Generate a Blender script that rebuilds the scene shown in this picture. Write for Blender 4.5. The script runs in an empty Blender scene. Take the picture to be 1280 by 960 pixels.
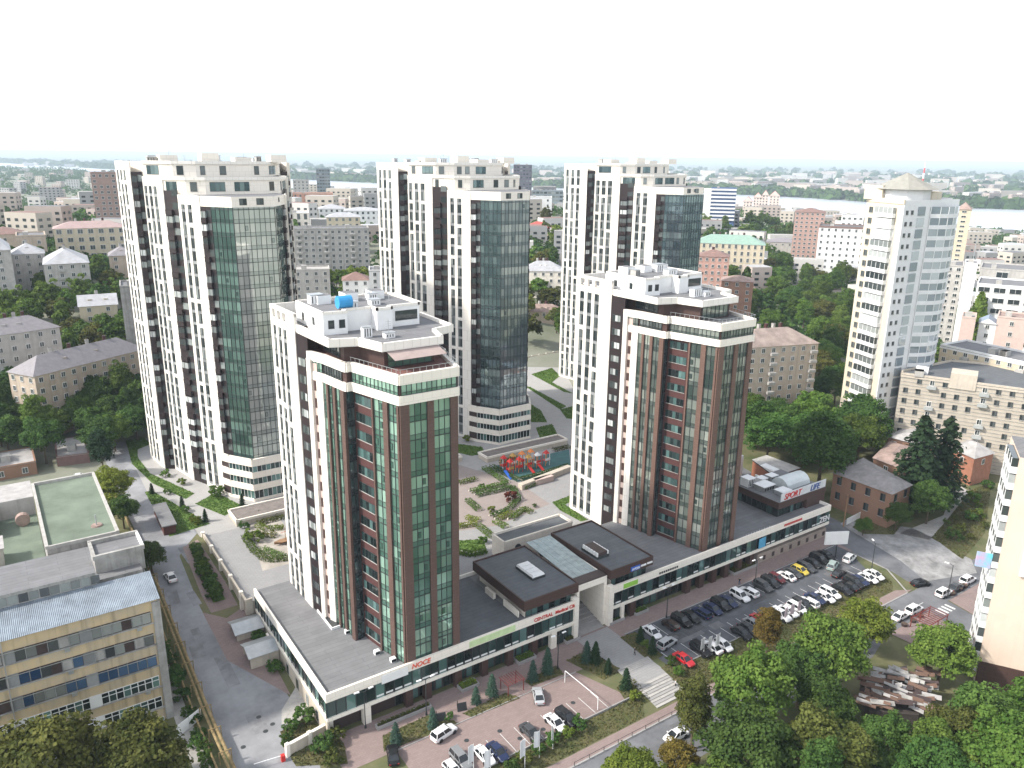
import bpy, bmesh, math, random
import numpy as np
from mathutils import Vector, Matrix
random.seed(7); NR = np.random.RandomState(11)
S = bpy.context.scene
COL = S.collection
# ------------------------------------------------------------------ camera model (pixels of a 1280x960 frame -> world)
F, HY, ROLL, CZ = 985.0, 284.4, math.radians(.66), 90.0
CX, CY = -35.42, -103.03
PITCH = math.atan(HY / F); YAW = math.radians(34.2327)
def _cam():
    fwd = Vector((math.sin(YAW) * math.cos(PITCH), math.cos(YAW) * math.cos(PITCH), -math.sin(PITCH)))
    r = Vector((math.cos(YAW), -math.sin(YAW), 0)); u = r.cross(fwd)
    return fwd, r * math.cos(ROLL) + u * math.sin(ROLL), -r * math.sin(ROLL) + u * math.cos(ROLL)
FW, RT, UP = _cam()
def ray(u, v): return RT * ((u - 640) / F) - UP * ((v - 480) / F) + FW
def P(u, v, z=0.0):
    d = ray(u, v); t = (z - CZ) / d.z
    return (CX + d.x * t, CY + d.y * t)
def D(u, v, dist):
    """point at horizontal distance dist along the sight line of a pixel"""
    d = ray(u, v); t = dist / math.hypot(d.x, d.y)
    return (CX + d.x * t, CY + d.y * t, CZ + d.z * t)
def proj(x, y, z):
    q = Vector((x - CX, y - CY, z - CZ)); w = q.dot(FW)
    if w <= 0: return (-9999, -9999)
    return (640 + F * q.dot(RT) / w, 480 - F * q.dot(UP) / w)
def dcam(x, y): return math.hypot(x - CX, y - CY)
# ------------------------------------------------------------------ terrain
def lin(x, xs, ys):
    return float(np.interp(x, xs, ys))
PY = [-23, -17.2, 15, 70, 160, 185, 250, 420, 620, 900, 1500]
PZ = [-.9, 0, 0, 5.5, 5.5, 11, 26, 44, 44, 30, 5]
def zn(y): return lin(y, PY[:5], PZ[:5])
ZR = -20.0
SU = [-400, 0, 60, 130, 230, 380, 480, 700, 900, 1000, 1090, 1215, 1290, 1700]
SN = [200, 214, 214, 219, 226, 237, 243, 249, 256, 262, 272, 283, 290, 320]
SF = [196, 203, 207, 211, 216, 225, 230, 236, 243, 248, 254, 262, 264, 275]
def _az(u): 
    d = ray(u, 240); return math.atan2(d.x, d.y)
SA = [_az(u) for u in SU]
RN = [math.dist(P(u, v, ZR), (CX, CY)) for u, v in zip(SU, SN)]
RF = [math.dist(P(u, v, ZR), (CX, CY)) for u, v in zip(SU, SF)]
def terr(x, y):
    r = dcam(x, y)
    if y < 70 and r < 330: return zn(y)
    az = math.atan2(x - CX, y - CY)
    rn, rf = lin(az, SA, RN), lin(az, SA, RF)
    if abs(az) > 1.75: rn = 9e9
    z = lin(y, PY, PZ); z = 5.5 + (z - 5.5) * lin(az, (-.6, .62, .95, 2), (1, 1, .36, .36)) if z > 5.5 else z
    if r > rf + 60: return ZR + 4
    if r > rn: 
        return ZR - 8
    t = min(1, max(0, (rn - r) / 1100)); t = t * t * (3 - 2 * t)
    return (ZR + 2) * (1 - t) + z * t
def G(u, v):
    """where the sight line of a pixel meets the terrain"""
    d = ray(u, v)
    if d.z > -1e-4: d.z = -1e-4
    t = 40.0 / math.hypot(d.x, d.y); step = 1.006
    while True:
        x, y, z = CX + d.x * t, CY + d.y * t, CZ + d.z * t
        if z <= terr(x, y) or t > 40000: return (x, y, terr(x, y))
        t = t * step + .2
# ------------------------------------------------------------------ scene objects
def thing(name, label, cat, loc=(0, 0, 0), group=None, rz=0):
    o = bpy.data.objects.new(name, None); COL.objects.link(o)
    o.location = loc; o.rotation_euler = (0, 0, rz); o.empty_display_size = .3
    o['label'] = label; o['category'] = cat
    if group: o['group'] = group
    return o
def tag(o, label=None, cat=None, group=None, kind=None):
    if label: o['label'] = label
    if cat: o['category'] = cat
    if group: o['group'] = group
    if kind: o['kind'] = kind
    return o
def base_of(o):
    v = Vector((0, 0, 0)); 
    while o is not None: v += o.location; o = o.parent
    return v
def dup(o, parent=None):
    c = o.copy(); COL.objects.link(c)
    if parent is not None: c.parent = parent
    for ch in list(o.children): dup(ch, c)
    return c
class MB:
    def __init__(s): s.v = []; s.f = []; s.m = []; s.r = []; s.mats = []
    def mi(s, m):
        if m not in s.mats: s.mats.append(m)
        return s.mats.index(m)
    def face(s, pts, m, r=None):
        n = len(s.v); s.v += [tuple(p) for p in pts]; s.f.append(tuple(range(n, n + len(pts)))); s.m.append(s.mi(m)); s.r.append(random.random() if r is None else r)
    def hexa(s, b, t, m, r=None, mt=None):
        """b, t: four lower and four upper corners, counter-clockwise from above"""
        n = len(s.v); s.v += [tuple(p) for p in b] + [tuple(p) for p in t]
        i = s.mi(m); r = random.random() if r is None else r
        for q in ((3, 2, 1, 0), (4, 5, 6, 7), (0, 1, 5, 4), (1, 2, 6, 5), (2, 3, 7, 6), (3, 0, 4, 7)):
            s.f.append(tuple(n + k for k in q)); s.m.append(i); s.r.append(r)
        if mt: s.m[-5] = s.mi(mt)
    def box(s, x0, x1, y0, y1, z0, z1, m, r=None, mt=None):
        if x1 < x0: x0, x1 = x1, x0
        if y1 < y0: y0, y1 = y1, y0
        q = [(x0, y0), (x1, y0), (x1, y1), (x0, y1)]
        s.hexa([(x, y, z0) for x, y in q], [(x, y, z1) for x, y in q], m, r, mt)
    def prism(s, poly, z0, z1, m, mt=None, top=True):
        n = len(poly)
        for i in range(n):
            a, b = poly[i], poly[(i + 1) % n]
            s.face([(*a, z0), (*b, z0), (*b, z1), (*a, z1)], m)
        if top: s.face([(*p, z1) for p in poly], mt or m); s.face([(*p, z0) for p in reversed(poly)], m)
    def bar(s, a, b, w, m, h=None):
        """square bar between two points"""
        a, b = Vector(a), Vector(b); d = (b - a)
        if d.length < 1e-6: return
        d.normalize(); k = Vector((0, 0, 1)) if abs(d.z) < .9 else Vector((1, 0, 0))
        r = d.cross(k).normalized() * w / 2; u = r.cross(d).normalized() * (h or w) / 2
        s.hexa([a - r - u, a + r - u, b + r - u, b - r - u], [a - r + u, a + r + u, b + r + u, b - r + u], m)
    def tube(s, a, b, ra, rb, m, n=8):
        a, b = Vector(a), Vector(b); d = (b - a).normalized(); k = Vector((0, 0, 1)) if abs(d.z) < .9 else Vector((1, 0, 0))
        r = d.cross(k).normalized(); u = r.cross(d)
        A = [a + (r * math.cos(t) + u * math.sin(t)) * ra for t in [2 * math.pi * i / n for i in range(n)]]
        B = [b + (r * math.cos(t) + u * math.sin(t)) * rb for t in [2 * math.pi * i / n for i in range(n)]]
        for i in range(n): s.face([A[i], B[i], B[(i + 1) % n], A[(i + 1) % n]], m, .5)
        s.face(A, m, .5); s.face(B[::-1], m, .5)
    def sbox(s, g, s0, s1, z0, z1, o0, o1, m, r=None):
        a, b, c, d = g.pt(s0, o1), g.pt(s1, o1), g.pt(s1, o0), g.pt(s0, o0)
        s.hexa([(*p, z0) for p in (a, b, c, d)], [(*p, z1) for p in (a, b, c, d)], m, r)
    def squad(s, g, s0, s1, z0, z1, o, m, r=None):
        a, b = g.pt(s0, o), g.pt(s1, o); s.face([(*a, z0), (*b, z0), (*b, z1), (*a, z1)], m, r)
    def build(s, name, parent=None, off=None, smooth=False):
        me = bpy.data.meshes.new(name)
        o0 = base_of(parent) if parent is not None else Vector((0, 0, 0))
        if off is not None: o0 = o0 + Vector(off)
        a = np.array(s.v, dtype=float).reshape(-1, 3) - np.array(o0)
        me.from_pydata(a.tolist(), [], s.f)
        for m in s.mats: me.materials.append(m)
        me.polygons.foreach_set('material_index', s.m)
        at = me.attributes.new('rnd', 'FLOAT', 'FACE'); at.data.foreach_set('value', s.r)
        if smooth: me.polygons.foreach_set('use_smooth', [True] * len(s.f))
        o = bpy.data.objects.new(name, me); COL.objects.link(o)
        if off is not None: o.location = off
        if parent is not None: o.parent = parent
        return o
class Seg:
    """wall segment p -> q; its outward side is on the right"""
    def __init__(s, p, q):
        s.p = p; s.q = q; s.L = math.dist(p, q); s.d = ((q[0] - p[0]) / s.L, (q[1] - p[1]) / s.L); s.n = (s.d[1], -s.d[0])
    def pt(s, a, o=0): return (s.p[0] + s.d[0] * a + s.n[0] * o, s.p[1] + s.d[1] * a + s.n[1] * o)
    def faces_cam(s): 
        m = s.pt(s.L / 2); return s.n[0] * (CX - m[0]) + s.n[1] * (CY - m[1]) > 0
    @property
    def ang(s): return math.atan2(s.d[1], s.d[0])
def segs(poly): return [Seg(poly[i], poly[(i + 1) % len(poly)]) for i in range(len(poly))]
# ------------------------------------------------------------------ materials
MATS = {}
def mat(name, col, rough=.8, var=.12, scale=.6, spec=.3, metal=0, rndvar=0, bump=0, col2=None, detail=5, stretch=None, streak=0):
    """noise-mottled principled material in world metres"""
    m = bpy.data.materials.new(name); m.use_nodes = True; MATS[name] = m
    nt = m.node_tree; N = nt.nodes; L = nt.links; b = N['Principled BSDF']
    b.inputs['Roughness'].default_value = rough; b.inputs['Specular IOR Level'].default_value = spec; b.inputs['Metallic'].default_value = metal
    geo = N.new('ShaderNodeNewGeometry'); nz = N.new('ShaderNodeTexNoise'); nz.inputs['Scale'].default_value = scale; nz.inputs['Detail'].default_value = detail; nz.inputs['Roughness'].default_value = .65
    src = geo.outputs['Position']
    if stretch:
        mp = N.new('ShaderNodeVectorMath'); mp.operation = 'MULTIPLY'; mp.inputs[1].default_value = stretch; L.new(src, mp.inputs[0]); src = mp.outputs[0]
    L.new(src, nz.inputs['Vector'])
    cr = N.new('ShaderNodeMix'); cr.data_type = 'RGBA'
    c = np.array(col); c2 = np.array(col2) if col2 is not None else c * (1 + var)
    c1 = c if col2 is not None else c * (1 - var)
    cr.inputs['A'].default_value = (*np.clip(c1, 0, 1), 1); cr.inputs['B'].default_value = (*np.clip(c2, 0, 1), 1)
    rm = N.new('ShaderNodeMapRange'); rm.inputs['From Min'].default_value = .33; rm.inputs['From Max'].default_value = .67
    L.new(nz.outputs['Fac'], rm.inputs['Value']); L.new(rm.outputs['Result'], cr.inputs['Factor'])
    out = cr.outputs['Result']
    if streak:
        n2 = N.new('ShaderNodeTexNoise'); n2.inputs['Scale'].default_value = 1; n2.inputs['Detail'].default_value = 4
        m2 = N.new('ShaderNodeVectorMath'); m2.operation = 'MULTIPLY'; m2.inputs[1].default_value = (1.3, 1.3, .07); L.new(geo.outputs['Position'], m2.inputs[0]); L.new(m2.outputs[0], n2.inputs['Vector'])
        r2 = N.new('ShaderNodeMapRange'); r2.inputs['From Min'].default_value = .5; r2.inputs['From Max'].default_value = .75; r2.inputs['To Min'].default_value = 1; r2.inputs['To Max'].default_value = 1 - streak; L.new(n2.outputs['Fac'], r2.inputs['Value'])
        ml = N.new('ShaderNodeVectorMath'); ml.operation = 'SCALE'; L.new(out, ml.inputs[0]); L.new(r2.outputs['Result'], ml.inputs['Scale']); out = ml.outputs[0]
    if rndvar:
        at = N.new('ShaderNodeAttribute'); at.attribute_name = 'rnd'
        r3 = N.new('ShaderNodeMapRange'); r3.inputs['To Min'].default_value = 1 - rndvar; r3.inputs['To Max'].default_value = 1 + rndvar; L.new(at.outputs['Fac'], r3.inputs['Value'])
        ml = N.new('ShaderNodeVectorMath'); ml.operation = 'SCALE'; L.new(out, ml.inputs[0]); L.new(r3.outputs['Result'], ml.inputs['Scale']); out = ml.outputs[0]
    L.new(out, b.inputs['Base Color'])
    if bump:
        bp = N.new('ShaderNodeBump'); bp.inputs['Strength'].default_value = bump; bp.inputs['Distance'].default_value = .1; L.new(nz.outputs['Fac'], bp.inputs['Height']); L.new(bp.outputs['Normal'], b.inputs['Normal'])
    return m
def brickmat(name, col, col2, mortar, w, h, rough=.85, var=.1, flat=False, mw=.06):
    m = mat(name, col, rough, var, .35); nt = m.node_tree; N = nt.nodes; L = nt.links; b = N['Principled BSDF']
    old = b.inputs['Base Color'].links[0].from_socket
    geo = N['Geometry']; sx = N.new('ShaderNodeSeparateXYZ'); L.new(geo.outputs['Position'], sx.inputs[0])
    cx = N.new('ShaderNodeCombineXYZ')
    if flat: L.new(sx.outputs['X'], cx.inputs['X']); L.new(sx.outputs['Y'], cx.inputs['Y'])
    else:
        ad = N.new('ShaderNodeMath'); ad.operation = 'ADD'; L.new(sx.outputs['X'], ad.inputs[0]); L.new(sx.outputs['Y'], ad.inputs[1])
        L.new(ad.outputs[0], cx.inputs['X']); L.new(sx.outputs['Z'], cx.inputs['Y'])
    br = N.new('ShaderNodeTexBrick'); br.inputs['Scale'].default_value = 1; br.inputs['Brick Width'].default_value = w; br.inputs['Row Height'].default_value = h
    br.inputs['Mortar Size'].default_value = mw * h; br.inputs['Color1'].default_value = (*col, 1); br.inputs['Color2'].default_value = (*col2, 1); br.inputs['Mortar'].default_value = (*mortar, 1)
    L.new(cx.outputs[0], br.inputs['Vector'])
    mx = N.new('ShaderNodeMix'); mx.data_type = 'RGBA'; mx.inputs['Factor'].default_value = .45
    L.new(br.outputs['Color'], mx.inputs['A']); L.new(old, mx.inputs['B']); L.new(mx.outputs['Result'], b.inputs['Base Color'])
    return m
def glassmat(name, dark, light, metal=.5, rough=.03, pw=1.6, spec=.8):
    """coated facade glass: each pane has its own tint, by the curtains and blinds behind it"""
    m = bpy.data.materials.new(name); m.use_nodes = True; MATS[name] = m; nt = m.node_tree; N = nt.nodes; L = nt.links; b = N['Principled BSDF']
    at = N.new('ShaderNodeAttribute'); at.attribute_name = 'rnd'
    pw_ = N.new('ShaderNodeMath'); pw_.operation = 'POWER'; pw_.inputs[1].default_value = pw; L.new(at.outputs['Fac'], pw_.inputs[0])
    mx = N.new('ShaderNodeMix'); mx.data_type = 'RGBA'; mx.inputs['A'].default_value = (*dark, 1); mx.inputs['B'].default_value = (*light, 1)
    L.new(pw_.outputs[0], mx.inputs['Factor']); L.new(mx.outputs['Result'], b.inputs['Base Color'])
    b.inputs['Metallic'].default_value = metal; b.inputs['Roughness'].default_value = rough; b.inputs['Specular IOR Level'].default_value = spec
    nz = N.new('ShaderNodeTexNoise'); nz.inputs['Scale'].default_value = .35; geo = N.new('ShaderNodeNewGeometry'); L.new(geo.outputs['Position'], nz.inputs['Vector'])
    bp = N.new('ShaderNodeBump'); bp.inputs['Strength'].default_value = .05; bp.inputs['Distance'].default_value = .3; L.new(nz.outputs['Fac'], bp.inputs['Height']); L.new(bp.outputs['Normal'], b.inputs['Normal'])
    return m
def leafmat(name, c1, c2, hue=.0, objvar=.25):
    m = bpy.data.materials.new(name); m.use_nodes = True; MATS[name] = m; nt = m.node_tree; N = nt.nodes; L = nt.links; b = N['Principled BSDF']
    at = N.new('ShaderNodeAttribute'); at.attribute_name = 'rnd'
    mx = N.new('ShaderNodeMix'); mx.data_type = 'RGBA'; mx.inputs['A'].default_value = (*c1, 1); mx.inputs['B'].default_value = (*c2, 1); L.new(at.outputs['Fac'], mx.inputs['Factor'])
    oi = N.new('ShaderNodeObjectInfo'); hs = N.new('ShaderNodeHueSaturation')
    r1 = N.new('ShaderNodeMapRange'); r1.inputs['To Min'].default_value = 1 - objvar; r1.inputs['To Max'].default_value = 1 + objvar; L.new(oi.outputs['Random'], r1.inputs['Value']); L.new(r1.outputs['Result'], hs.inputs['Value'])
    fr = N.new('ShaderNodeMath'); fr.operation = 'MULTIPLY'; fr.inputs[1].default_value = 7.31; L.new(oi.outputs['Random'], fr.inputs[0]); f2 = N.new('ShaderNodeMath'); f2.operation = 'FRACT'; L.new(fr.outputs[0], f2.inputs[0])
    r2 = N.new('ShaderNodeMapRange'); r2.inputs['To Min'].default_value = .5 - .008 + hue; r2.inputs['To Max'].default_value = .5 + .022 + hue; L.new(f2.outputs[0], r2.inputs['Value']); L.new(r2.outputs['Result'], hs.inputs['Hue'])
    L.new(mx.outputs['Result'], hs.inputs['Color']); L.new(hs.outputs['Color'], b.inputs['Base Color'])
    b.inputs['Roughness'].default_value = .75; b.inputs['Specular IOR Level'].default_value = .15
    tr = N.new('ShaderNodeBsdfTranslucent'); L.new(hs.outputs['Color'], tr.inputs['Color']); ms = N.new('ShaderNodeMixShader'); ms.inputs[0].default_value = .25
    L.new(b.outputs[0], ms.inputs[1]); L.new(tr.outputs[0], ms.inputs[2]); L.new(ms.outputs[0], N['Material Output'].inputs['Surface'])
    return m
WHITE = brickmat('white_panel', (.80, .755, .69), (.76, .715, .65), (.55, .51, .46), 1.5, 3.05, .6, .05, mw=.02)
CREAM = brickmat('cream_panel', (.84, .775, .68), (.80, .735, .645), (.60, .55, .48), 1.6, 1.5, .7, .06, mw=.03)
PINKW = mat('pinkish_plaster', (.55, .43, .38), .8, .06)
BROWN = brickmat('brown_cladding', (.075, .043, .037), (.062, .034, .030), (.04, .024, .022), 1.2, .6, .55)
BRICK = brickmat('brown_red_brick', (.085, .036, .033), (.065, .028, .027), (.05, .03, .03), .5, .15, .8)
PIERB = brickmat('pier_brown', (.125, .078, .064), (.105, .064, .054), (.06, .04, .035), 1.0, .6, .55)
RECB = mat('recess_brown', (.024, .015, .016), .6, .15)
DKBR = mat('dark_brown_wall', (.055, .038, .036), .5, .15)
GREYSP = mat('grey_spandrel', (.23, .235, .235), .5, .1, rndvar=.25)
GL_TEAL = glassmat('teal_facade_glass', (.075, .17, .13), (.48, .72, .58), .42, .03, 1.3)
GL_DARK = glassmat('dark_facade_glass', (.07, .115, .13), (.30, .40, .40), .7, .02, 1.9)
GL_WIN = glassmat('window_glass', (.03, .04, .042), (.34, .37, .36), .25, .06, 2.2)
GL_SHOP = glassmat('shop_glass', (.02, .03, .032), (.2, .36, .34), .5, .03, 2.6)
GL_BLUE = glassmat('blue_white_glass', (.20, .25, .28), (.58, .63, .66), .35, .06, 1.1)
CURT = mat('white_balcony_glazing', (.42, .44, .43), .25, .1, rndvar=.35)
MULL = mat('dark_mullion', (.055, .06, .062), .4, .1, metal=.3)
WFRM = mat('white_window_frame', (.75, .75, .73), .5, .05)
ROOFG = brickmat('grey_roofing_felt', (.185, .185, .19), (.15, .15, .155), (.10, .10, .105), 9.0, 1.1, .9, .22, flat=True, mw=.05)
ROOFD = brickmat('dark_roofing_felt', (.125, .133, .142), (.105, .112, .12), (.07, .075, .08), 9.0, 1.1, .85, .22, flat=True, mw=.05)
ROOFM = mat('maroon_terrace', (.20, .10, .09), .8, .15)
METAL = mat('galvanised_metal', (.45, .47, .48), .4, .12, .8, metal=.6)
WPAINT = mat('white_paint', (.78, .78, .77), .5, .05)
ASPH = mat('asphalt', (.15, .153, .162), .9, .28, .18, bump=.05, detail=8)
ASPHD = mat('parking_asphalt', (.092, .097, .108), .9, .26, .3, bump=.05, detail=8)
ASPHL = mat('worn_asphalt', (.245, .248, .26), .9, .28, .14, bump=.05, detail=9)  # left road only: colour raised to offset the shade lying there
PAVER = brickmat('pink_paver', (.265, .20, .185), (.21, .158, .148), (.16, .128, .122), .8, .4, .9, flat=True)
GPAVE = brickmat('grey_paver', (.30, .295, .29), (.265, .26, .26), (.20, .20, .20), 1.2, .6, .9, flat=True)
LPAVE = brickmat('light_paver', (.36, .35, .335), (.32, .31, .30), (.26, .255, .25), 1.5, .75, .9, flat=True)
SANDY = mat('bare_ground', (.38, .345, .30), .95, .2, .3, bump=.2)
GRAVEL = mat('pale_gravel', (.27, .265, .26), .95, .35, .35, bump=.3)
KERB = mat('kerb_stone', (.32, .31, .30), .85, .1)
CONC = mat('concrete', (.40, .385, .36), .9, .14, .5, streak=.2)
DCONC = mat('weathered_concrete', (.33, .32, .30), .9, .25, .35, streak=.4)
BEIGE = mat('beige_stone', (.52, .46, .38), .8, .08, .5, streak=.15)
GRASS = mat('lawn_grass', (.07, .135, .03), .95, .25, 1.2, col2=(.13, .19, .045), bump=.3)
DRYG = mat('dry_grass', (.125, .105, .055), .95, .25, .35, col2=(.075, .09, .03), bump=.3)
WILDG = mat('wild_ground', (.075, .095, .035), .95, .3, .15, col2=(.17, .155, .085), bump=.3)
SOIL = mat('planter_soil', (.085, .06, .045), .95, .3, 1)
LINE = mat('road_paint', (.62, .62, .60), .8, .1, 3)
STONE = brickmat('rough_stone_wall', (.36, .30, .26), (.26, .21, .18), (.2, .17, .15), 1.1, .5, .9)
TYRE = mat('tyre_rubber', (.02, .02, .02), .8, .1)
RIM = mat('wheel_rim', (.35, .35, .36), .35, .1, metal=.7)
CGLASS = glassmat('car_glass', (.015, .018, .02), (.05, .06, .07), .1, .05)
BLK = mat('black_plastic', (.02, .02, .022), .5, .1)
RED = mat('red_paint', (.55, .035, .03), .45, .06)
TEAL = mat('play_rubber_teal', (.055, .13, .13), .9, .12)
BLUE = mat('blue_paint', (.03, .12, .5), .5, .05)
YELL = mat('yellow_ochre_paint', (.50, .30, .08), .6, .15, 1)
ORAN = mat('orange_paint', (.75, .25, .07), .5, .05)
GRN = mat('green_sign_paint', (.28, .55, .08), .5, .05)
def bark(): return mat('tree_bark', (.11, .085, .06), .95, .3, 3)
BARK = bark()
# ------------------------------------------------------------------ camera, light, sky
cd = bpy.data.cameras.new('camera'); cam = bpy.data.objects.new('camera', cd); COL.objects.link(cam)
cd.sensor_fit = 'HORIZONTAL'; cd.sensor_width = 36; cd.lens = 36 * F / 1280; cd.clip_start = 1; cd.clip_end = 90000
cam.matrix_world = Matrix(((RT.x, UP.x, -FW.x, CX), (RT.y, UP.y, -FW.y, CY), (RT.z, UP.z, -FW.z, CZ), (0, 0, 0, 1)))
S.camera = cam
SUN_AZ = math.atan2(-.90, .30); SUN_EL = math.radians(41)     # from +Y towards +X
sd = bpy.data.lights.new('sun', 'SUN'); sun = bpy.data.objects.new('sun', sd); COL.objects.link(sun)
sd.energy = 2.1; sd.angle = math.radians(3.5); sd.color = (1, .94, .85)
sv = Vector((math.sin(SUN_AZ) * math.cos(SUN_EL), math.cos(SUN_AZ) * math.cos(SUN_EL), math.sin(SUN_EL)))
sun.rotation_euler = sv.to_track_quat('Z', 'Y').to_euler(); sun.location = (0, 0, 300)
W = bpy.data.worlds.new('World'); S.world = W; W.use_nodes = True
N = W.node_tree.nodes; L = W.node_tree.links; bg = N['Background']
sky = N.new('ShaderNodeTexSky'); sky.sky_type = 'NISHITA'; sky.sun_disc = False; sky.sun_elevation = SUN_EL; sky.sun_rotation = SUN_AZ
sky.altitude = 90; sky.air_density = 1.0; sky.dust_density = 1.0; sky.ozone_density = 1.0
hs = N.new('ShaderNodeHueSaturation'); hs.inputs['Saturation'].default_value = .30; hs.inputs['Value'].default_value = 1.0
L.new(sky.outputs[0], hs.inputs['Color']); L.new(hs.outputs[0], bg.inputs['Color']); bg.inputs['Strength'].default_value = .15
S.view_settings.view_transform = 'Standard'; S.view_settings.look = 'None'; S.view_settings.gamma = 1; S.view_settings.use_curve_mapping = False
S.view_settings.exposure = 1.35
S.cycles.max_bounces = 5; S.cycles.diffuse_bounces = 2; S.cycles.glossy_bounces = 3; S.cycles.transmission_bounces = 2; S.cycles.volume_bounces = 0; S.cycles.transparent_max_bounces = 4
S.cycles.use_denoising = True; S.cycles.sample_clamp_indirect = 6
# ------------------------------------------------------------------ terrain sheets
def sheet(name, poly, m, off, label=None, cat=None, kind='structure', zf=None, parent=None):
    """flat ground sheet following the near terrain (piecewise linear in y), lifted by off"""
    bm = bmesh.new(); vs = [bm.verts.new((x, y, 0)) for x, y in poly]; f = bm.faces.new(vs)
    bm.normal_update()
    if f.normal.z < 0: f.normal_flip()
    for yb in PY[:5]:
        bmesh.ops.bisect_plane(bm, geom=bm.verts[:] + bm.edges[:] + bm.faces[:], plane_co=(0, yb, 0), plane_no=(0, 1, 0))
    for v in bm.verts: v.co.z = (zf if zf is not None else zn(v.co.y)) + off
    me = bpy.data.meshes.new(name); bm.to_mesh(me); bm.free(); me.materials.append(m)
    o = bpy.data.objects.new(name, me); COL.objects.link(o); o['kind'] = kind
    if parent: o.parent = parent
    return o
# near ground: one strip mesh with rows exactly at the breaks of the slope
XN0, XN1, YN0, YN1 = -75.0, 250.0, -170.0, 120.0
g = MB(); ys = [YN0] + PY[:4] + [YN1]
for a, b in zip(ys[:-1], ys[1:]):
    g.face([(XN0, a, zn(a)), (XN1, a, zn(a)), (XN1, b, zn(b)), (XN0, b, zn(b))], WILDG)
o = g.build('ground'); o['kind'] = 'structure'
# far ground: rings around the viewpoint, out to the horizon
CITYG = mat('distant_ground', (.10, .125, .065), .95, .3, .012, col2=(.30, .29, .25), detail=8)
rs = [0] + list(np.geomspace(60, 400, 26)) + list(np.geomspace(420, 6500, 90)) + [8000, 11000, 16000, 24000, 36000]
NA = 260; azs = np.linspace(-math.pi, math.pi, NA + 1)[:-1]
azs = np.sort(np.concatenate([azs, np.linspace(-.75, 1.35, 240)]))
V = []; Fc = []; na = len(azs)
for r in rs:
    for a in azs:
        x, y = CX + r * math.sin(a), CY + r * math.cos(a); z = terr(x, y)
        if XN0 + 1 < x < XN1 - 1 and YN0 + 1 < y < YN1 - 1: z = min(z, zn(y)) - 3
        V.append((x, y, z))
for i in range(len(rs) - 1):
    for j in range(na):
        k = (j + 1) % na; Fc.append((i * na + j, i * na + k, (i + 1) * na + k, (i + 1) * na + j)[::-1])
me = bpy.data.meshes.new('terrain'); me.from_pydata(V, [], Fc); me.materials.append(CITYG); me.polygons.foreach_set('use_smooth', [True] * len(Fc))
o = bpy.data.objects.new('terrain', me); COL.objects.link(o); o['kind'] = 'structure'
RIVER = mat('river_surface', (.46, .49, .53), .3, .05, .003, spec=.6)  # pale base colour carries the bright sky's reflection
V = []; Fc = []
for u in np.linspace(-380, 1690, 60):
    a = _az(u); 
    for r in (lin(a, SA, RN) - 40, lin(a, SA, RF) + 80): V.append((CX + r * math.sin(a), CY + r * math.cos(a), ZR))
for i in range(59): Fc.append((2 * i, 2 * i + 2, 2 * i + 3, 2 * i + 1))
me = bpy.data.meshes.new('river'); me.from_pydata(V, [], [f[::-1] for f in Fc]); me.materials.append(RIVER)
o = bpy.data.objects.new('river_water', me); COL.objects.link(o); o['kind'] = 'structure'
# ---- roads and paving of the block (local metres: x along the shop front, y inwards)
ZS = -.9
sheet('main_road', [(-80, -35), (95, -34.5), (104, -31.8), (240, -31.8), (240, -25.4), (-80, -25.4)], ASPH, .012)
sheet('side_street', [(127.6, -25.4), (138, -25.4), (140, 1.5), (146, 60), (140, 60), (130, 2), (127.6, -8)], ASPH, .012)
sheet('street_pavement', [(10, -25.1), (125, -25.1), (121.5, -23.2), (10, -23.2)], PAVER, .10)
sheet('shop_walk', [(-.5, -8), (128.5, -8), (129.5, 0.5), (-.5, .5)], PAVER, .02)
sheet('brick_parking_lot', [(8, -18.6), (47.6, -18.6), (44, -8), (8, -8)], PAVER, .016)
sheet('main_parking_lot', [(59.5, -17), (122, -17), (125, -12), (127.6, -8), (127.6, -3.6), (59.5, -4.2)], ASPHD, .028)
sheet('entrance_plaza', [(50.3, -12), (58.2, -12), (58.2, -.2), (50.3, -.2)], GPAVE, .032)
sheet('left_road', [(-14, -26), (-3, -26), (-4.5, -10), (-1.5, 2), (-2, 27), (-8, 30), (-8.6, 46), (-8.0, 66), (-2.2, 74.5), (-3, 90), (-7.5, 104), (-7, 131), (-4, 150), (4, 160), (30, 165), (30, 175), (-4, 172), (-13, 150), (-14, 104)], ASPHL, .02)
sheet('concrete_apron', [P(352, 888), P(374, 852), P(398, 895), P(376, 905), P(352, 905)], CONC, .03)
sheet('bend_pavement', [(-8.2, 28), (-1.3, 14), (-1.2, 38), (-1.3, 42), (-5, 40), (-8.6, 44)], PAVER, .035)
sheet('right_forecourt', [P(1222, 712, 0), P(1160, 722, 0), P(1050, 655, 0), P(1060, 648, 0), P(1140, 660, 0), P(1215, 695, 0)], GRAVEL, .03)
sheet('footpath', [P(u, v, 1) for u, v in ((1125, 662), (1180, 640), (1195, 600), (1212, 610), (1200, 645), (1160, 672))], CONC, .03)
sheet('corner_pavement', [(105, -31.9), (119.8, -31.9), (116.5, -42), (106, -42)], PAVER, .12, zf=ZS); sheet('corner_pavement', [(127.4, -31.9), (150, -31.9), (150, -44), (124.8, -44)], PAVER, .12, zf=ZS)
sheet('crossing_road', [(120, -31.8), (127.2, -31.8), (124.6, -46), (115.8, -46)], ASPH, .016)
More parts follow.
